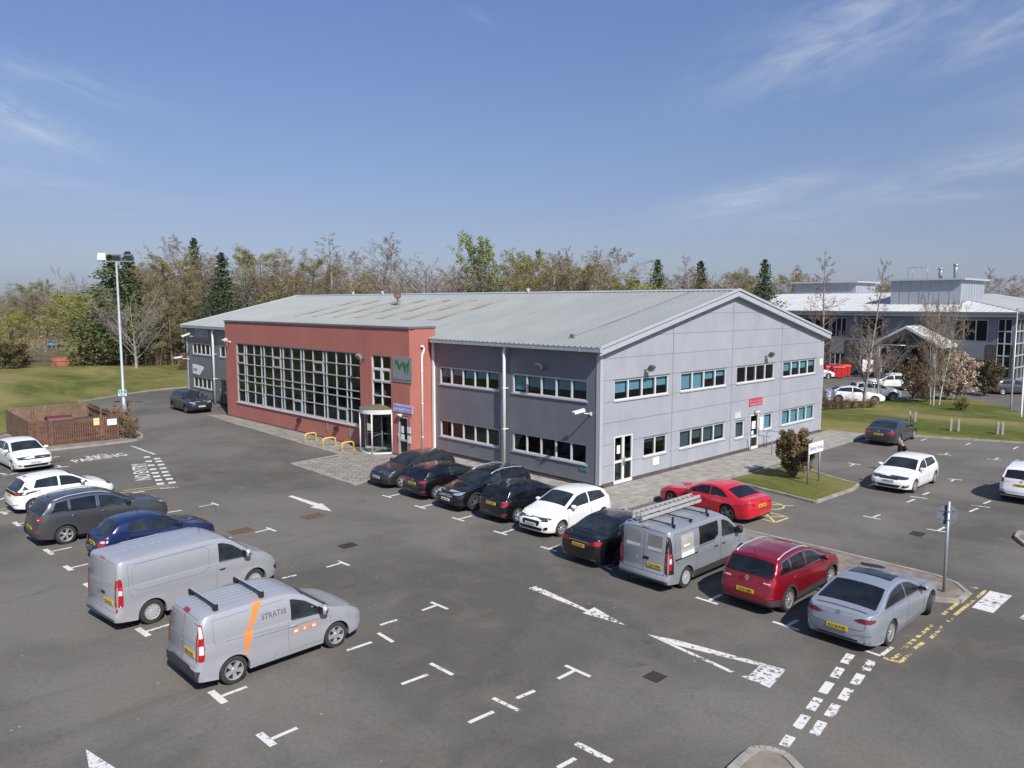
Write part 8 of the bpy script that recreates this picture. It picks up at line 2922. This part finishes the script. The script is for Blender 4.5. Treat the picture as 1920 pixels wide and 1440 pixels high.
# plant rooms
for nm, (u0, u1, vt, vb, xx, dpt) in (('large', (1669, 1862, 527, 574, XB + 4.2, 9.0)), ('small', (1489, 1604, 532, 556, XB + 16, 7.0))):
 y0, y1 = ON(u1 if nm == 'small' else 1800, vb, 0, xx).y - OFF.y, ON(u0, vb, 0, xx).y - OFF.y
 zt, zb_ = ON(u0, vt, 0, xx).z, wroof(xx - XB) - 0.8
 x0 = xx - XB
 mb = MB(); mb.box((x0, y0, zb_), (x0 + dpt, y1, zt))
 for k in range(1, 7):
  y = y0 + (y1 - y0) * k / 7
  mb.box((x0 - .04, y - .03, zb_), (x0 - .001, y + .03, zt - .1))
 for k in range(1, 9):
  x = x0 + dpt * k / 9
  mb.box((x - .03, y0 - .04, zb_), (x + .03, y0 - .001, zt - .1))
 pr = mb.build('plant_room', [M_PLANT], pv)
 mb = MB(); mb.box((x0 - .45, y0 - .45, zt + .001), (x0 + dpt + .45, y1 + .45, zt + .22)); mb.build('plant_roof', [M_TRIM], pr)
 if nm == 'large':
  for fx, fy, h in ((2.2, .38, 1.3), (1.4, .14, 1.7)):
   mb = MB(); x, y = x0 + fx, y0 + (y1 - y0) * fy
   mb.tube([(x, y, zt + .2), (x, y, zt + .2 + h)], .22, 10); mb.tube([(x, y, zt + .2 + h * .85), (x, y, zt + .2 + h)], .3, 10); mb.tube([(x, y, zt + .1 + h * .45), (x, y, zt + .2 + h * .45)], .28, 10)
   mb.build('flue', [M_STEEL], pr)
  mb = MB(); y = y0 + (y1 - y0) * .80
  mb.tube([(x0 + 1, y, zt + .2), (x0 + 1, y, zt + 1.6), (x0 + 1, y - 2.2, zt + 1.6), (x0 + 1, y - 2.2, zt + .2)], .04, 6); mb.tube([(x0 + 1, y - .5, zt + .2), (x0 + 1, y - .5, zt + 1.6)], .03, 6)
  mb.build('roof_frame', [M_STEEL], pr)
# gabled porch
pa = q(1700, 611, XB - 5) - OFF
pl, pr_ = q(1627, 649, XB - 5) - OFF, q(1761, 643, XB - 5) - OFF
mb = MB()
y_c, hw = pa.y, (pl.y - pr_.y) / 2
za, zf = pa.z, (pl.z + pr_.z) / 2
for s in (-1, 1):
 a, b = Vector((-5.3, y_c, za)), Vector((-5.3, y_c + s * hw, zf))
 c, d = Vector((0, y_c + s * hw, zf)), Vector((0, y_c, za))
 mb.poly([a, b, c, d] if s > 0 else [d, c, b, a])
 e = Vector((0, 0, -.28))
 mb.poly([a, b, b + e, a + e]); mb.poly([b, c, c + e, b + e]); mb.poly([a + e, b + e, c + e, d + e])
po = mb.build('porch_roof', [M_WROOF], pv)
mb = MB()
for s in (-1, 1):
 y = y_c + s * hw * .78
 mb.tube([(-4.9, y, 0), (-4.9, y, zf + .1)], .22, 12)
 mb.tube([(-5.0, y_c + s * hw * .9, zf - .1), (-5.0, y_c, zf - .1)], .07, 6); mb.tube([(-5.0, y_c + s * hw * .45, zf - .1), (-5.0, y_c, za - .35)], .05, 6)
mb.build('porch_column', [M_STEEL], po)
mb = MB(); FB.box(mb, y_c - 3, y_c + 3, 0.1, 3.4, .09, .16); mb.build('porch_door', [M_GLASS_DK], pv)
# red wheelie skips, the board, posts at the far car park
M_REDBIN = plain('red_bin', (0.52, 0.02, 0.025), .5)
def wheeled_bin(loc, label, rot, mat, lid, sz=(1.3, .95, 1.15), group=None):
 r = thing('wheeled_bin', label, 'bin', loc, rot, group)
 L_, D_, H_ = sz
 mb = MB()
 b0, b1 = .40, .5
 lo = [Vector((sx * L_ * .44, sy * D_ * .42, .16)) for sx, sy in ((-1, -1), (1, -1), (1, 1), (-1, 1))]
 hi = [Vector((sx * L_ * .5, sy * D_ * .5, H_)) for sx, sy in ((-1, -1), (1, -1), (1, 1), (-1, 1))]
 for i in range(4):
  mb.poly([lo[i], lo[(i + 1) % 4], hi[(i + 1) % 4], hi[i]])
 mb.poly(lo[::-1])
 for k in range(1, 4):
  x = -L_ * .46 + L_ * .92 * k / 4
  mb.obox(Vector((x, -D_ * .47, H_ * .55)), (.025, 0, 0), (0, .035, .0), (0, -.035, H_ * .38))
 for s in (-1, 1):
  mb.obox(Vector((0, s * D_ * .5, H_ - .03)), (L_ * .53, 0, 0), (0, .035, 0), (0, 0, .04))
  mb.obox(Vector((s * L_ * .5, 0, H_ - .03)), (.035, 0, 0), (0, D_ * .46, 0), (0, 0, .04))
 mb.build('bin_body', [mat], r)
 mb = MB(); mb.smooth = True
 pr = None
 for k in range(9):
  a = math.pi * k / 8
  p = [Vector((s * L_ * .51, -D_ * .5 * math.cos(a), H_ + .012 + .20 * math.sin(a) ** .7)) for s in (-1, 1)]
  if pr:
   mb.poly([pr[0], pr[1], p[1], p[0]])
  pr = p
 for s in (-1, 1):
  mb.face([mb.vert(Vector((s * L_ * .51, -D_ * .5 * math.cos(math.pi * k / 8), H_ + .012 + .20 * math.sin(math.pi * k / 8) ** .7))) for k in range(9)])
 mb.build('lid', [lid], r)
 for sx in (-1, 1):
  for sy in (-1, 1):
   mb = MB(); mb.tube([(sx * L_ * .36 - .03, sy * D_ * .34, .09), (sx * L_ * .36 + .03, sy * D_ * .34, .09)], .09, 10); mb.build('castor', [M_BLACK], r)
 return r
for k, (u, v) in enumerate(((1557, 708), (1570, 709), (1581, 706))):
 wheeled_bin(G(u, v), ('red wheeled bin nearest the gable edge, left of three', 'red wheeled bin in the middle of the three', 'red wheeled bin at the right of the three by the green bush')[k], R(-46), M_REDBIN, M_REDBIN, (1.35, 1.0, 1.25), 'red wheeled bins in the far car park')
p = G(1634, 708)
r = thing('notice_sign', 'white board with a red label standing behind the white cars', 'sign', p, R(-46))
mb = MB(); mb.box((-1.1, -.03, .7), (1.1, .03, 2.1)); mb.build('sign_board', [M_PAPER], r)
mb = MB(); mb.box((-.62, -.045, 1.15), (.62, -.031, 1.55)); mb.build('red_label', [plain('label_red', (.40, .05, .08), .5)], r)
mb = MB(); mb.tube([(-.9, 0, 0), (-.9, 0, .7)], .04, 6); mb.tube([(.9, 0, 0), (.9, 0, .7)], .04, 6); mb.build('sign_post', [M_STEEL], r)
# ------------------------------------------------------------------ street furniture
def post_sign(u0, v0, u1, v1):
 a, b = G(u0, v0), G(u1, v1)
 d = (b - a); Lg = d.length; d.normalize()
 r = thing('name_sign', 'white Ellismuir House sign on two grey posts by the copper bush', 'sign', (a + b) / 2 + Vector((0, 0, .08)), math.atan2(d.y, d.x))
 for s in (-1, 1):
  mb = MB(); mb.tube([(s * Lg / 2, 0, -.1), (s * Lg / 2, 0, 1.98)], .042, 8); mb.build('sign_post', [M_STEEL], r)
 mb = MB(); hw = Lg / 2 + .16
 mb.box((-hw, -.085, 1.52), (hw, -.045, 2.02)); mb.build('sign_board', [M_PAPER], r)
 mb = MB(); add_text(mb, 'Ellismuir House', (0, -.089, 1.68), Vector((1, 0, 0)), up, .20, hw * 1.82, .006); mb.build('lettering', [M_TEXT_BLUE], r)
post_sign(1514, 914, 1534.5, 907)
p = G(1769, 1115)
r = thing('road_sign', 'round grey backed road sign on a galvanised pole beside the bare strip', 'road sign', p + Vector((0, 0, .06)), 0)
hs = 2.78
mb = MB(); mb.tube([(0, 0, -.1), (0, 0, hs)], .044, 12); mb.build('pole', [M_STEEL], r)
mb = MB()
n_ = Vector((0.72, -.69, 0)); n_ = Vector((FW.x, FW.y, 0)).normalized(); n_ = Vector((math.cos(R(40)), math.sin(R(40)), 0))
t_ = n_.cross(up)
c_ = Vector((0, 0, hs - .42)) + n_ * .065
ring = [c_ + t_ * (.30 * math.cos(2 * math.pi * k / 28)) + up * (.30 * math.sin(2 * math.pi * k / 28)) for k in range(28)]
mb.poly(ring); mb.poly([x + n_ * .004 for x in reversed(ring)])
for k in range(28):
 mb.poly([ring[k], ring[(k + 1) % 28], ring[(k + 1) % 28] + n_ * .004, ring[k] + n_ * .004])
mb.obox(c_ - n_ * .01 + up * .13, t_ * .22, n_ * .01, up * .02); mb.obox(c_ - n_ * .01 - up * .13, t_ * .22, n_ * .01, up * .02)
disc = mb.build('sign_plate', [plain('sign_back_grey', (.16, .18, .21), .6, .2)], r)
mb = MB()
ring2 = [x + n_ * .006 for x in ring]
mb.poly(ring2); mb.build('sign_face', [plain('sign_face_red', (.45, .03, .03), .4)], disc)
mb = MB(); mb.obox(c_ + n_ * .008, t_ * .2, n_ * .001, up * .05); mb.build('white_bar', [M_TEXT_WHITE], disc)
mb = MB(); mb.obox(Vector((0, 0, hs - .29)), t_ * .05, n_ * .06, up * .02); mb.obox(Vector((0, 0, hs - .55)), t_ * .05, n_ * .06, up * .02); mb.build('clamp', [M_STEEL], r)
# tall lamp post
lp = Vector((-8.92, 37.5, 0.07))
r = thing('lamp_post', 'tall pale floodlight column with three lamp heads beside the bin store', 'lamp post', lp)
zt = ON(219, 490, 0, -8.92).z - .1
mb = MB(); mb.tube([(0, 0, -.1), (0, 0, 1.6), (0, 0, 1.62), (0, 0, zt)], [.13, .13, .10, .07], 12); mb.box((-.11, -.14, .5), (.11, -.12, 1.2))
mb.build('column', [plain('column_grey', (.40, .45, .50), .45, .3)], r)
bt = Vector((RT.x, RT.y, 0))
mb = MB(); mb.obox((bt * .12) + up * (zt + .03), bt * 1.15, FW.cross(bt) * .03 if False else Vector((-bt.y, bt.x, 0)) * .035, up * .035); mb.build('cross_arm', [M_STEEL], r)
fb = Vector((-bt.y, bt.x, 0))        # away from us
for off, face, m in ((-1.0, -1, M_PIPE), (.05, 1, M_CAP), (.98, 1, M_CAP)):
 c = bt * (off + .0) + up * (zt + (.35 if face < 0 else .32))
 tl = (-fb * .75 - up * .65).normalized() if face > 0 else (-fb * .9 + up * .25).normalized()
 yy = bt.cross(tl).normalized()
 mb = MB(); mb.obox(c, bt * .24, yy * .22, tl * .09); mb.obox(c + tl * .1, bt * .27, yy * .25, tl * .015)
 for k in (-1, 1):
  mb.obox(c - up * .2 + bt * (k * .25), bt * .012, fb * .03, up * .16)
 h = mb.build('lamp_head', [m], r)
 mb = MB(); mb.obox(c + tl * .118, bt * .21, yy * .19, tl * .002); mb.build('lens', [plain('lens_white', (.7, .7, .7), .2) if face < 0 else dark_glass('lamp_lens', (.1, .1, .1))], h)
s_c = lp + Vector((0, 0, ON(231, 738, 0, -8.92).z))
sg = thing('number_sign', 'green and white number 12 sign on the tall floodlight column', 'sign', s_c)
fd_ = -fb
mb = MB(); mb.obox(fd_ * .14, bt * .30, fd_ * .012, up * .225); mb.build('sign_board', [M_TEXT_WHITE], sg)
mb = MB(); mb.obox(fd_ * .155 + up * .075, bt * .27, fd_ * .002, up * .125); mb.build('green_panel', [plain('sign_emerald', (.02, .28, .13), .5)], sg)
mb = MB(); add_text(mb, '12', fd_ * .160 - up * .02, bt, up, .21, .34, .02); mb.build('lettering', [M_TEXT_WHITE], sg)
mb = MB(); mb.obox(fd_ * .155 - up * .145, bt * .22, fd_ * .002, up * .035); mb.build('green_strip', [plain('sign_emerald', (.02, .28, .13), .5)], sg)
# flagpoles at the right edge
for (u, v, vt, lab, rad) in ((1914, 785, 590, 'white pole standing on the lawn at the right edge', .075), (1895, 770, 580, 'grey pole behind the white one at the right edge', .07)):
 p = G(u, v)
 d2 = (p - CAM).dot(Vector((FW.x, FW.y, 0)).normalized())
 h = top_z(vt, d2)
 r = thing('flagpole', lab, 'pole', p, 0, 'poles at the right edge')
 mb = MB(); mb.tube([(0, 0, -.1), (0, 0, .5), (0, 0, h)], [rad * 1.2, rad, rad * .7], 10); mb.build('shaft', [M_PIPE if 'white' in lab[:6] else M_STEEL], r)
 mb = MB(); mb.lathe([(0, h + .12), (.07, h + .08), (.09, h), (0, h - .02)], 10); mb.build('finial', [M_STEEL], r)
 mb = MB(); mb.lathe([(rad * 2.2, 0), (rad * 2.2, .08), (rad * 1.2, .1)], 12); mb.build('base_plate', [M_STEEL], r)
for k, (x, y) in enumerate(((1183, 465), (1218, 470), (1447, 522), (1495, 525), (1748, 545), (1778, 548))):
 p = Z6(x, y)
 r = thing('bollard', ('square grey timber post behind the dark saloon, left one', 'square grey timber post behind the dark saloon, right one', 'square grey post on the lawn, left of the middle pair',
      'square grey post on the lawn, right of the middle pair', 'square grey post on the lawn, left of the right hand pair', 'square grey post on the lawn, right of the right hand pair')[k], 'post', p, R(30), 'short posts along the right hand lawn')
 mb = MB(); mb.box((-.07, -.07, -.1), (.07, .07, .92)); mb.build('shaft', [plain('weathered_post', (.30, .29, .275), .8, var=.25, scale=7)], r)
 mb = MB(); a = .07; mb.poly([(-a, -a, .921), (a, -a, .921), (0, 0, .97)]); mb.poly([(a, -a, .921), (a, a, .921), (0, 0, .97)]); mb.poly([(a, a, .921), (-a, a, .921), (0, 0, .97)]); mb.poly([(-a, a, .921), (-a, -a, .921), (0, 0, .97)])
 mb.build('cap', [plain('post_cap', (.36, .35, .33), .8)], r)
# yellow hoops on the entrance paving
for k, (a, b) in enumerate((((704, 995), (756, 988)), ((843, 1031), (898, 1026)), ((982, 1066), (1038, 1058)))):
 p, s = Z7(*a), Z7(*b)
 d = (s - p).normalized(); w = max(.75, min(1.1, (s - p).length))
 r = thing('hoop_barrier', ('yellow hoop barrier farthest from the revolving door', 'middle one of the three yellow hoop barriers', 'yellow hoop barrier nearest the revolving door')[k], 'hoop barrier', (p + s) / 2 + Vector((0, 0, .03)), math.atan2(d.y, d.x), 'yellow hoops before the red wall')
 mb = MB(); mb.tube([(-w / 2, 0, 0), (-w / 2, 0, .38), (-w / 2 + .05, 0, .46), (-w / 2 + .14, 0, .5), (w / 2 - .14, 0, .5), (w / 2 - .05, 0, .46), (w / 2, 0, .38), (w / 2, 0, 0)], .045, 8); mb.build('hoop', [M_YEL], r)
 for sx in (-1, 1):
  mb = MB(); mb.box((sx * w / 2 - .10, -.10, 0), (sx * w / 2 + .10, .10, .03)); mb.box((sx * w / 2 - .05, -.05, .03), (sx * w / 2 + .05, .05, .12)); mb.build('foot_plate', [plain('hoop_foot', (.50, .28, .07), .6)], r)
# handrails at the gable door
for k, s in enumerate((gd2[0] - .35, gd2[1] + .55)):
 p = FG.p(s, .10, .25)
 r = thing('handrail', ('grey hoop handrail left of the gable door', 'grey hoop handrail right of the gable door, behind the copper bush')[k], 'handrail', p, 0, 'hoop handrails at the gable door')
 mb = MB(); mb.tube([(0, 0, 0), (0, 0, .85), (0, -.06, .97), (0, -.18, 1.02), (0, -1.15, 1.02), (0, -1.27, .97), (0, -1.33, .85), (0, -1.33, 0)], .028, 8); mb.build('rail', [M_STEEL], r)
 for y in (0, -1.33):
  mb = MB(); mb.box((-.07, y - .07, 0), (.07, y + .07, .012)); mb.build('foot_plate', [M_STEEL], r)
# wooden bin store
M_WOOD = leaf_mat('store_timber', (.105, .056, .038), (.175, .098, .066), .85)
M_WOOD2 = leaf_mat('store_timber_grey', (.155, .10, .068), (.24, .165, .115), .85)
HF = 1.56
bl, br, fl_, fr_ = G(10, 769, HF), G(166, 757, HF), G(53, 793, HF), G(221, 779, HF)
for v in (bl, br, fl_, fr_):
 v.z = 0.07
rS = thing('bin_store', 'brown timber bin store with slatted gates and close boarded sides', 'bin store', (fl_.x, fl_.y, .07))
o0 = Vector((fl_.x, fl_.y, .07))
def boards(name, a, b, h, w, gap, mat, jitter=.015, inward=0.05, split=1, low=.05):
 d = (b - a); Lg = d.length; d.normalize(); nn = Vector((-d.y, d.x, 0))
 n = int(Lg / (w + gap))
 per = n // split
 for sct in range(split):
  mb = MB()
  for k in range(sct * per, (sct + 1) * per if sct < split - 1 else n):
   s = (k + .5) * Lg / n
   hh = h + RT_.uniform(-jitter, jitter)
   mb.obox(a + d * s + up * ((hh + low) / 2), d * (w / 2), nn * .011, up * ((hh - low) / 2))
  s0, s1 = sct * Lg / split, (sct + 1) * Lg / split
  for z in (.3, h * .55, h - .22):
   mb.obox(a + d * ((s0 + s1) / 2) + nn * inward + up * z, d * ((s1 - s0) / 2 - .02), nn * .025, up * .045)
  mb.build(name, [mat], rS)
A0, B0, C0, D0 = fl_ - fl_, fr_ - fl_, br - fl_, bl - fl_
for v in (A0, B0, C0, D0):
 v.z = 0
boards('gate', A0 + (B0 - A0) * .24, A0 + (B0 - A0) * .80, HF - .04, .085, .035, M_WOOD, split=2)
boards('fence_panel', A0, A0 + (B0 - A0) * .235, HF, .12, .012, M_WOOD, inward=.06)
boards('fence_panel', A0 + (B0 - A0) * .81, B0, HF, .12, .02, M_WOOD, inward=.06)
boards('fence_panel', D0, A0, HF, .13, .006, M_WOOD2, inward=.06)
boards('fence_panel', C0, D0, HF + .05, .13, .006, M_WOOD2, inward=-.06)
boards('fence_panel', B0, C0, HF, .13, .006, M_WOOD2, inward=.06)
for p in [A0, B0, C0, D0, A0 + (B0 - A0) * .24, A0 + (B0 - A0) * .80, (C0 + D0) / 2, (A0 + D0) / 2, (B0 + C0) / 2, C0 * .3 + D0 * .7]:
 d = p + (Vector(((A0 + C0).x / 2, (A0 + C0).y / 2, 0)) - p).normalized() * .1
 mb = MB(); mb.box((d.x - .05, d.y - .05, -.05), (d.x + .05, d.y + .05, HF + .06)); mb.build('fence_post', [M_WOOD2], rS)
mid = (A0 + C0) / 2
for k, (fx, fy, mm, lid, lab) in enumerate(((.42, .30, plain('bin_slate', (.05, .06, .085), .5), plain('bin_lid_maroon', (.12, .025, .03), .5), 'dark wheeled bin with a maroon lid inside the timber store'),
           (.72, .35, plain('bin_black', (.03, .03, .033), .5), plain('bin_lid_black', (.03, .03, .03), .5), 'black wheeled bin hidden behind the slatted gate'))):
 wp = o0 + A0 + (B0 - A0) * fx + (D0 - A0) * fy
 wheeled_bin((wp.x, wp.y, .08), lab, math.atan2((B0 - A0).y, (B0 - A0).x), mm, lid, (1.36, 1.05, 1.28 if k == 0 else 1.0), 'bins in the timber store')
dn = (B0 - A0).normalized(); nf = Vector((dn.y, -dn.x, 0))
for fx, zz, sx, sz, m, lab in ((.745, 1.22, .16, .22, plain('notice_yellow', (.70, .62, .30), .6), 'yellow topped notice on the bin store gate'), (.925, 1.12, .27, .19, M_PAPER, 'white notice on the right end of the bin store')):
 r = thing('notice_sign', lab, 'sign', o0 + A0 + (B0 - A0) * fx + nf * .03 + up * zz)
 mb = MB(); mb.obox(Vector((0, 0, 0)), dn * sx, nf * .008, up * sz); mb.build('sign_board', [m], r)
 mb = MB()
 for k in range(3):
  mb.obox(nf * .0095 + up * (sz * (.5 - .45 * k)), dn * sx * (.75 - .15 * k), nf * .001, up * sz * .09)
 mb.build('lettering', [plain('faint_print', (.45, .45, .45), .6)], r)
p = G(66, 838)
r = thing('marker_post', 'thin white and blue banded marker post before the bin store', 'post', p)
mb = MB(); mb.tube([(0, 0, 0), (0, 0, 1.05)], .045, 8); mb.build('shaft', [M_PIPE], r)
mb = MB(); mb.tube([(0, 0, .42), (0, 0, .72)], .048, 8); mb.build('blue_band', [plain('band_blue', (.05, .06, .16), .5)], r)
# terracotta manhole ring standing out of the lawn
p = AT(108, 101)
r = thing('manhole_ring', 'terracotta coloured round shaft standing out of the left lawn', 'manhole ring', p, 0)
mb = MB(); mb.smooth = True
mb.lathe([(1.25, -.3), (1.22, 1.35), (1.16, 1.42), (1.10, 1.35), (1.08, .8), (0, .78)], 28); mb.build('ring_wall', [plain('terracotta', (.30, .095, .055), .8, var=.2)], r)
mb = MB(); mb.lathe([(1.26, .98), (1.28, 1.02), (1.28, 1.1), (1.24, 1.14)], 28); mb.build('ring_band', [plain('terracotta_dark', (.27, .085, .05), .8, var=.2)], r)
# green mesh fence far left
a, b = G(-20, 672), G(150, 664)
r = thing('mesh_fence', 'thin green mesh fence along the road at the far left', 'fence', (a.x, a.y, 0))
b = b - a; Lf = b.length; d = b.normalized()
M_GRN = plain('fence_green', (.03, .085, .055), .5)
n = int(Lf / 2.7)
for k in range(n + 1):
 p = d * (Lf * k / n)
 mb = MB(); mb.box((p.x - .04, p.y - .04, 0), (p.x + .04, p.y + .04, 1.9)); mb.build('fence_post', [M_GRN], r)
mb = MB()
for z in [.1 + .2 * k for k in range(9)]:
 mb.tube([up * z, d * Lf + up * z], .008, 3)
for k in range(int(Lf / .35)):
 p = d * (k * .35)
 mb.tube([p + up * .1, p + up * 1.75], .006, 3)
mb.build('mesh_panel', [M_GRN], r)
# ------------------------------------------------------------------ the man behind the white hatchback
M_SKIN = plain('skin', (.52, .29, .215), .55, var=.06)
M_SHIRT = plain('black_shirt', (.010, .010, .012), .85)
M_TROUSER = plain('dark_trousers', (.03, .032, .04), .85)
def skin_part(name, verts, edges, mat, parent, sub=2):
 """grow a continuous surface round a jointed skeleton; verts = (point, radius)"""
 me = bpy.data.meshes.new(name)
 me.from_pydata([v[0] for v in verts], edges, [])
 o = bpy.data.objects.new(name, me)
 COL.objects.link(o)
 o.modifiers.new('grow', 'SKIN')
 for i, v in enumerate(verts):
  r_ = v[1] if isinstance(v[1], tuple) else (v[1], v[1])
  me.skin_vertices[0].data[i].radius = r_
 me.skin_vertices[0].data[0].use_root = True
 s = o.modifiers.new('round', 'SUBSURF'); s.levels = sub; s.render_levels = sub
 dg = bpy.context.evaluated_depsgraph_get(); dg.update()
 m2 = bpy.data.meshes.new_from_object(o.evaluated_get(dg))
 bpy.data.objects.remove(o)
 m2.materials.clear(); m2.materials.append(mat)
 for p in m2.polygons:
  p.use_smooth = True
 return obj(name, m2, parent)
mp_ = AT(1706.5, 38.3)
# faces +x in his own space; turned so that he looks to the left of the picture and a little towards us
face = (-RT * 0.93 - Vector((FW.x, FW.y, 0)).normalized() * 0.25)
man = thing('person', 'bald man in a black short sleeved T-shirt looking down behind the white hatchback', 'person', (mp_.x, mp_.y, 0), math.atan2(face.y, face.x))
V = [((0, 0, .98), (.13, .16)), ((.01, 0, 1.12), (.125, .155)), ((.02, 0, 1.30), (.125, .175)), ((.02, 0, 1.43), (.085, .13)), ((.035, 0, 1.52), .058), ((.06, 0, 1.575), .062), ((.085, 0, 1.64), (.098, .078)), ((.095, 0, 1.71), (.092, .076)), ((.09, 0, 1.755), (.055, .05)),
 ((.195, 0, 1.625), .016), ((.17, 0, 1.585), .03),
 ((0, .20, 1.41), .062), ((-.02, .265, 1.16), .045), ((.10, .25, .93), .036), ((.13, .245, .86), .032),
 ((0, -.20, 1.41), .062), ((-.02, -.265, 1.16), .045), ((.10, -.25, .93), .036), ((.13, -.245, .86), .032),
 ((.02, .10, .90), .095), ((.10, .10, .50), .065), ((.03, .10, .10), .045), ((.06, .10, .05), .045), ((.18, .10, .04), .036),
 ((.0, -.10, .90), .095), ((-.02, -.10, .50), .065), ((-.16, -.10, .12), .045), ((-.15, -.10, .06), .045), ((-.03, -.10, .04), .036)]
E_ = [(0, 1), (1, 2), (2, 3), (3, 4), (4, 5), (5, 6), (6, 7), (7, 8), (6, 9), (5, 10), (3, 11), (11, 12), (12, 13), (13, 14), (3, 15), (15, 16), (16, 17), (17, 18), (0, 19), (19, 20), (20, 21), (21, 22), (22, 23), (0, 24), (24, 25), (25, 26), (26, 27), (27, 28)]
# hands with five fingers grown from the wrist
for s, w in ((1, 14), (-1, 18)):
 base = Vector(V[w][0])
 palm = base + Vector((.035, 0, -.06))
 V.append((tuple(palm), (.028, .016))); pi = len(V) - 1; E_.append((w, pi))
 for k, (fx, ln) in enumerate(((-.026, .055), (-.009, .066), (.009, .062), (.025, .05))):
  a = palm + Vector((fx * .6 + .01, 0, -.035)); b_ = a + Vector((.012 + fx * .2, -s * .006, -ln * .6)); c = b_ + Vector((.004, -s * .016, -ln * .5))
  V.append((tuple(a), .0095)); V.append((tuple(b_), .0085)); V.append((tuple(c), .007))
  n0 = len(V) - 3
  E_ += [(pi, n0), (n0, n0 + 1), (n0 + 1, n0 + 2)]
 a = base + Vector((.06, -s * .012, -.045)); b_ = a + Vector((.018, -s * .01, -.035))
 V.append((tuple(a), .011)); V.append((tuple(b_), .0085)); n0 = len(V) - 2
 E_ += [(pi, n0), (n0, n0 + 1)]
bd = skin_part('body', V, E_, M_SKIN, man)
for s in (-1, 1):
 mb = MB(); mb.smooth = True
 mb.lathe([(0, -.012), (.022, -.008), (.026, .004), (.016, .010), (0, .004)], 10, (.075, s * .082, 1.635), 'y'); mb.build('ear', [M_SKIN], bd)
 mb = MB(); mb.lathe([(0, -.006), (.010, 0), (0, .006)], 8, (.172, s * .030, 1.655), 'y'); mb.build('eye', [M_BLACK], bd)
mb = MB(); mb.obox(Vector((.172, 0, 1.572)), (.004, 0, 0), (0, .024, 0), (0, 0, .004)); mb.build('mouth', [plain('lip', (.38, .16, .14), .6)], bd)
S_ = [((.005, 0, .93), (.165, .185)), ((.03, 0, 1.12), (.165, .18)), ((.025, 0, 1.30), (.15, .20)), ((.02, 0, 1.42), (.10, .15)), ((.028, 0, 1.475), .072),
 ((0, .205, 1.42), .078), ((-.015, .25, 1.22), .068), ((0, -.205, 1.42), .078), ((-.015, -.25, 1.22), .068)]
skin_part('t_shirt', S_, [(0, 1), (1, 2), (2, 3), (3, 4), (3, 5), (5, 6), (3, 7), (7, 8)], M_SHIRT, man)
T_ = [((0, 0, .95), (.15, .17)), ((.02, .10, .86), .115), ((.10, .10, .50), .085), ((.03, .10, .10), .07), ((0, -.10, .86), .115), ((-.02, -.10, .50), .085), ((-.15, -.10, .12), .07)]
skin_part('trousers', T_, [(0, 1), (1, 2), (2, 3), (0, 4), (4, 5), (5, 6)], M_TROUSER, man)
for s, x in ((1, .10), (-1, -.10)):
 mb = MB(); mb.smooth = True
 mb.tube([(x - .10, s * .10, .05), (x - .04, s * .10, .06), (x + .08, s * .10, .05), (x + .16, s * .10, .035)], [.035, .055, .052, .03], 8); mb.build('shoe', [M_BLACK], man)
# ------------------------------------------------------------------ the air
hz = MB(); hz.box((-13500, -13500, -6.5), (13500, 13500, 260))
air = NT('air')
air.n.remove(air.b)
vol = air.node('ShaderNodeVolumePrincipled')
vol.inputs['Color'].default_value = (0.80, 0.87, 1.0, 1)
vol.inputs['Density'].default_value = 0.00007
vol.inputs['Anisotropy'].default_value = 0.2
air.l.new(vol.outputs[0], air.out.inputs['Volume'])
tag(hz.build('haze', [air.m]), 'thin spring haze over the whole view', 'haze', kind='stuff')
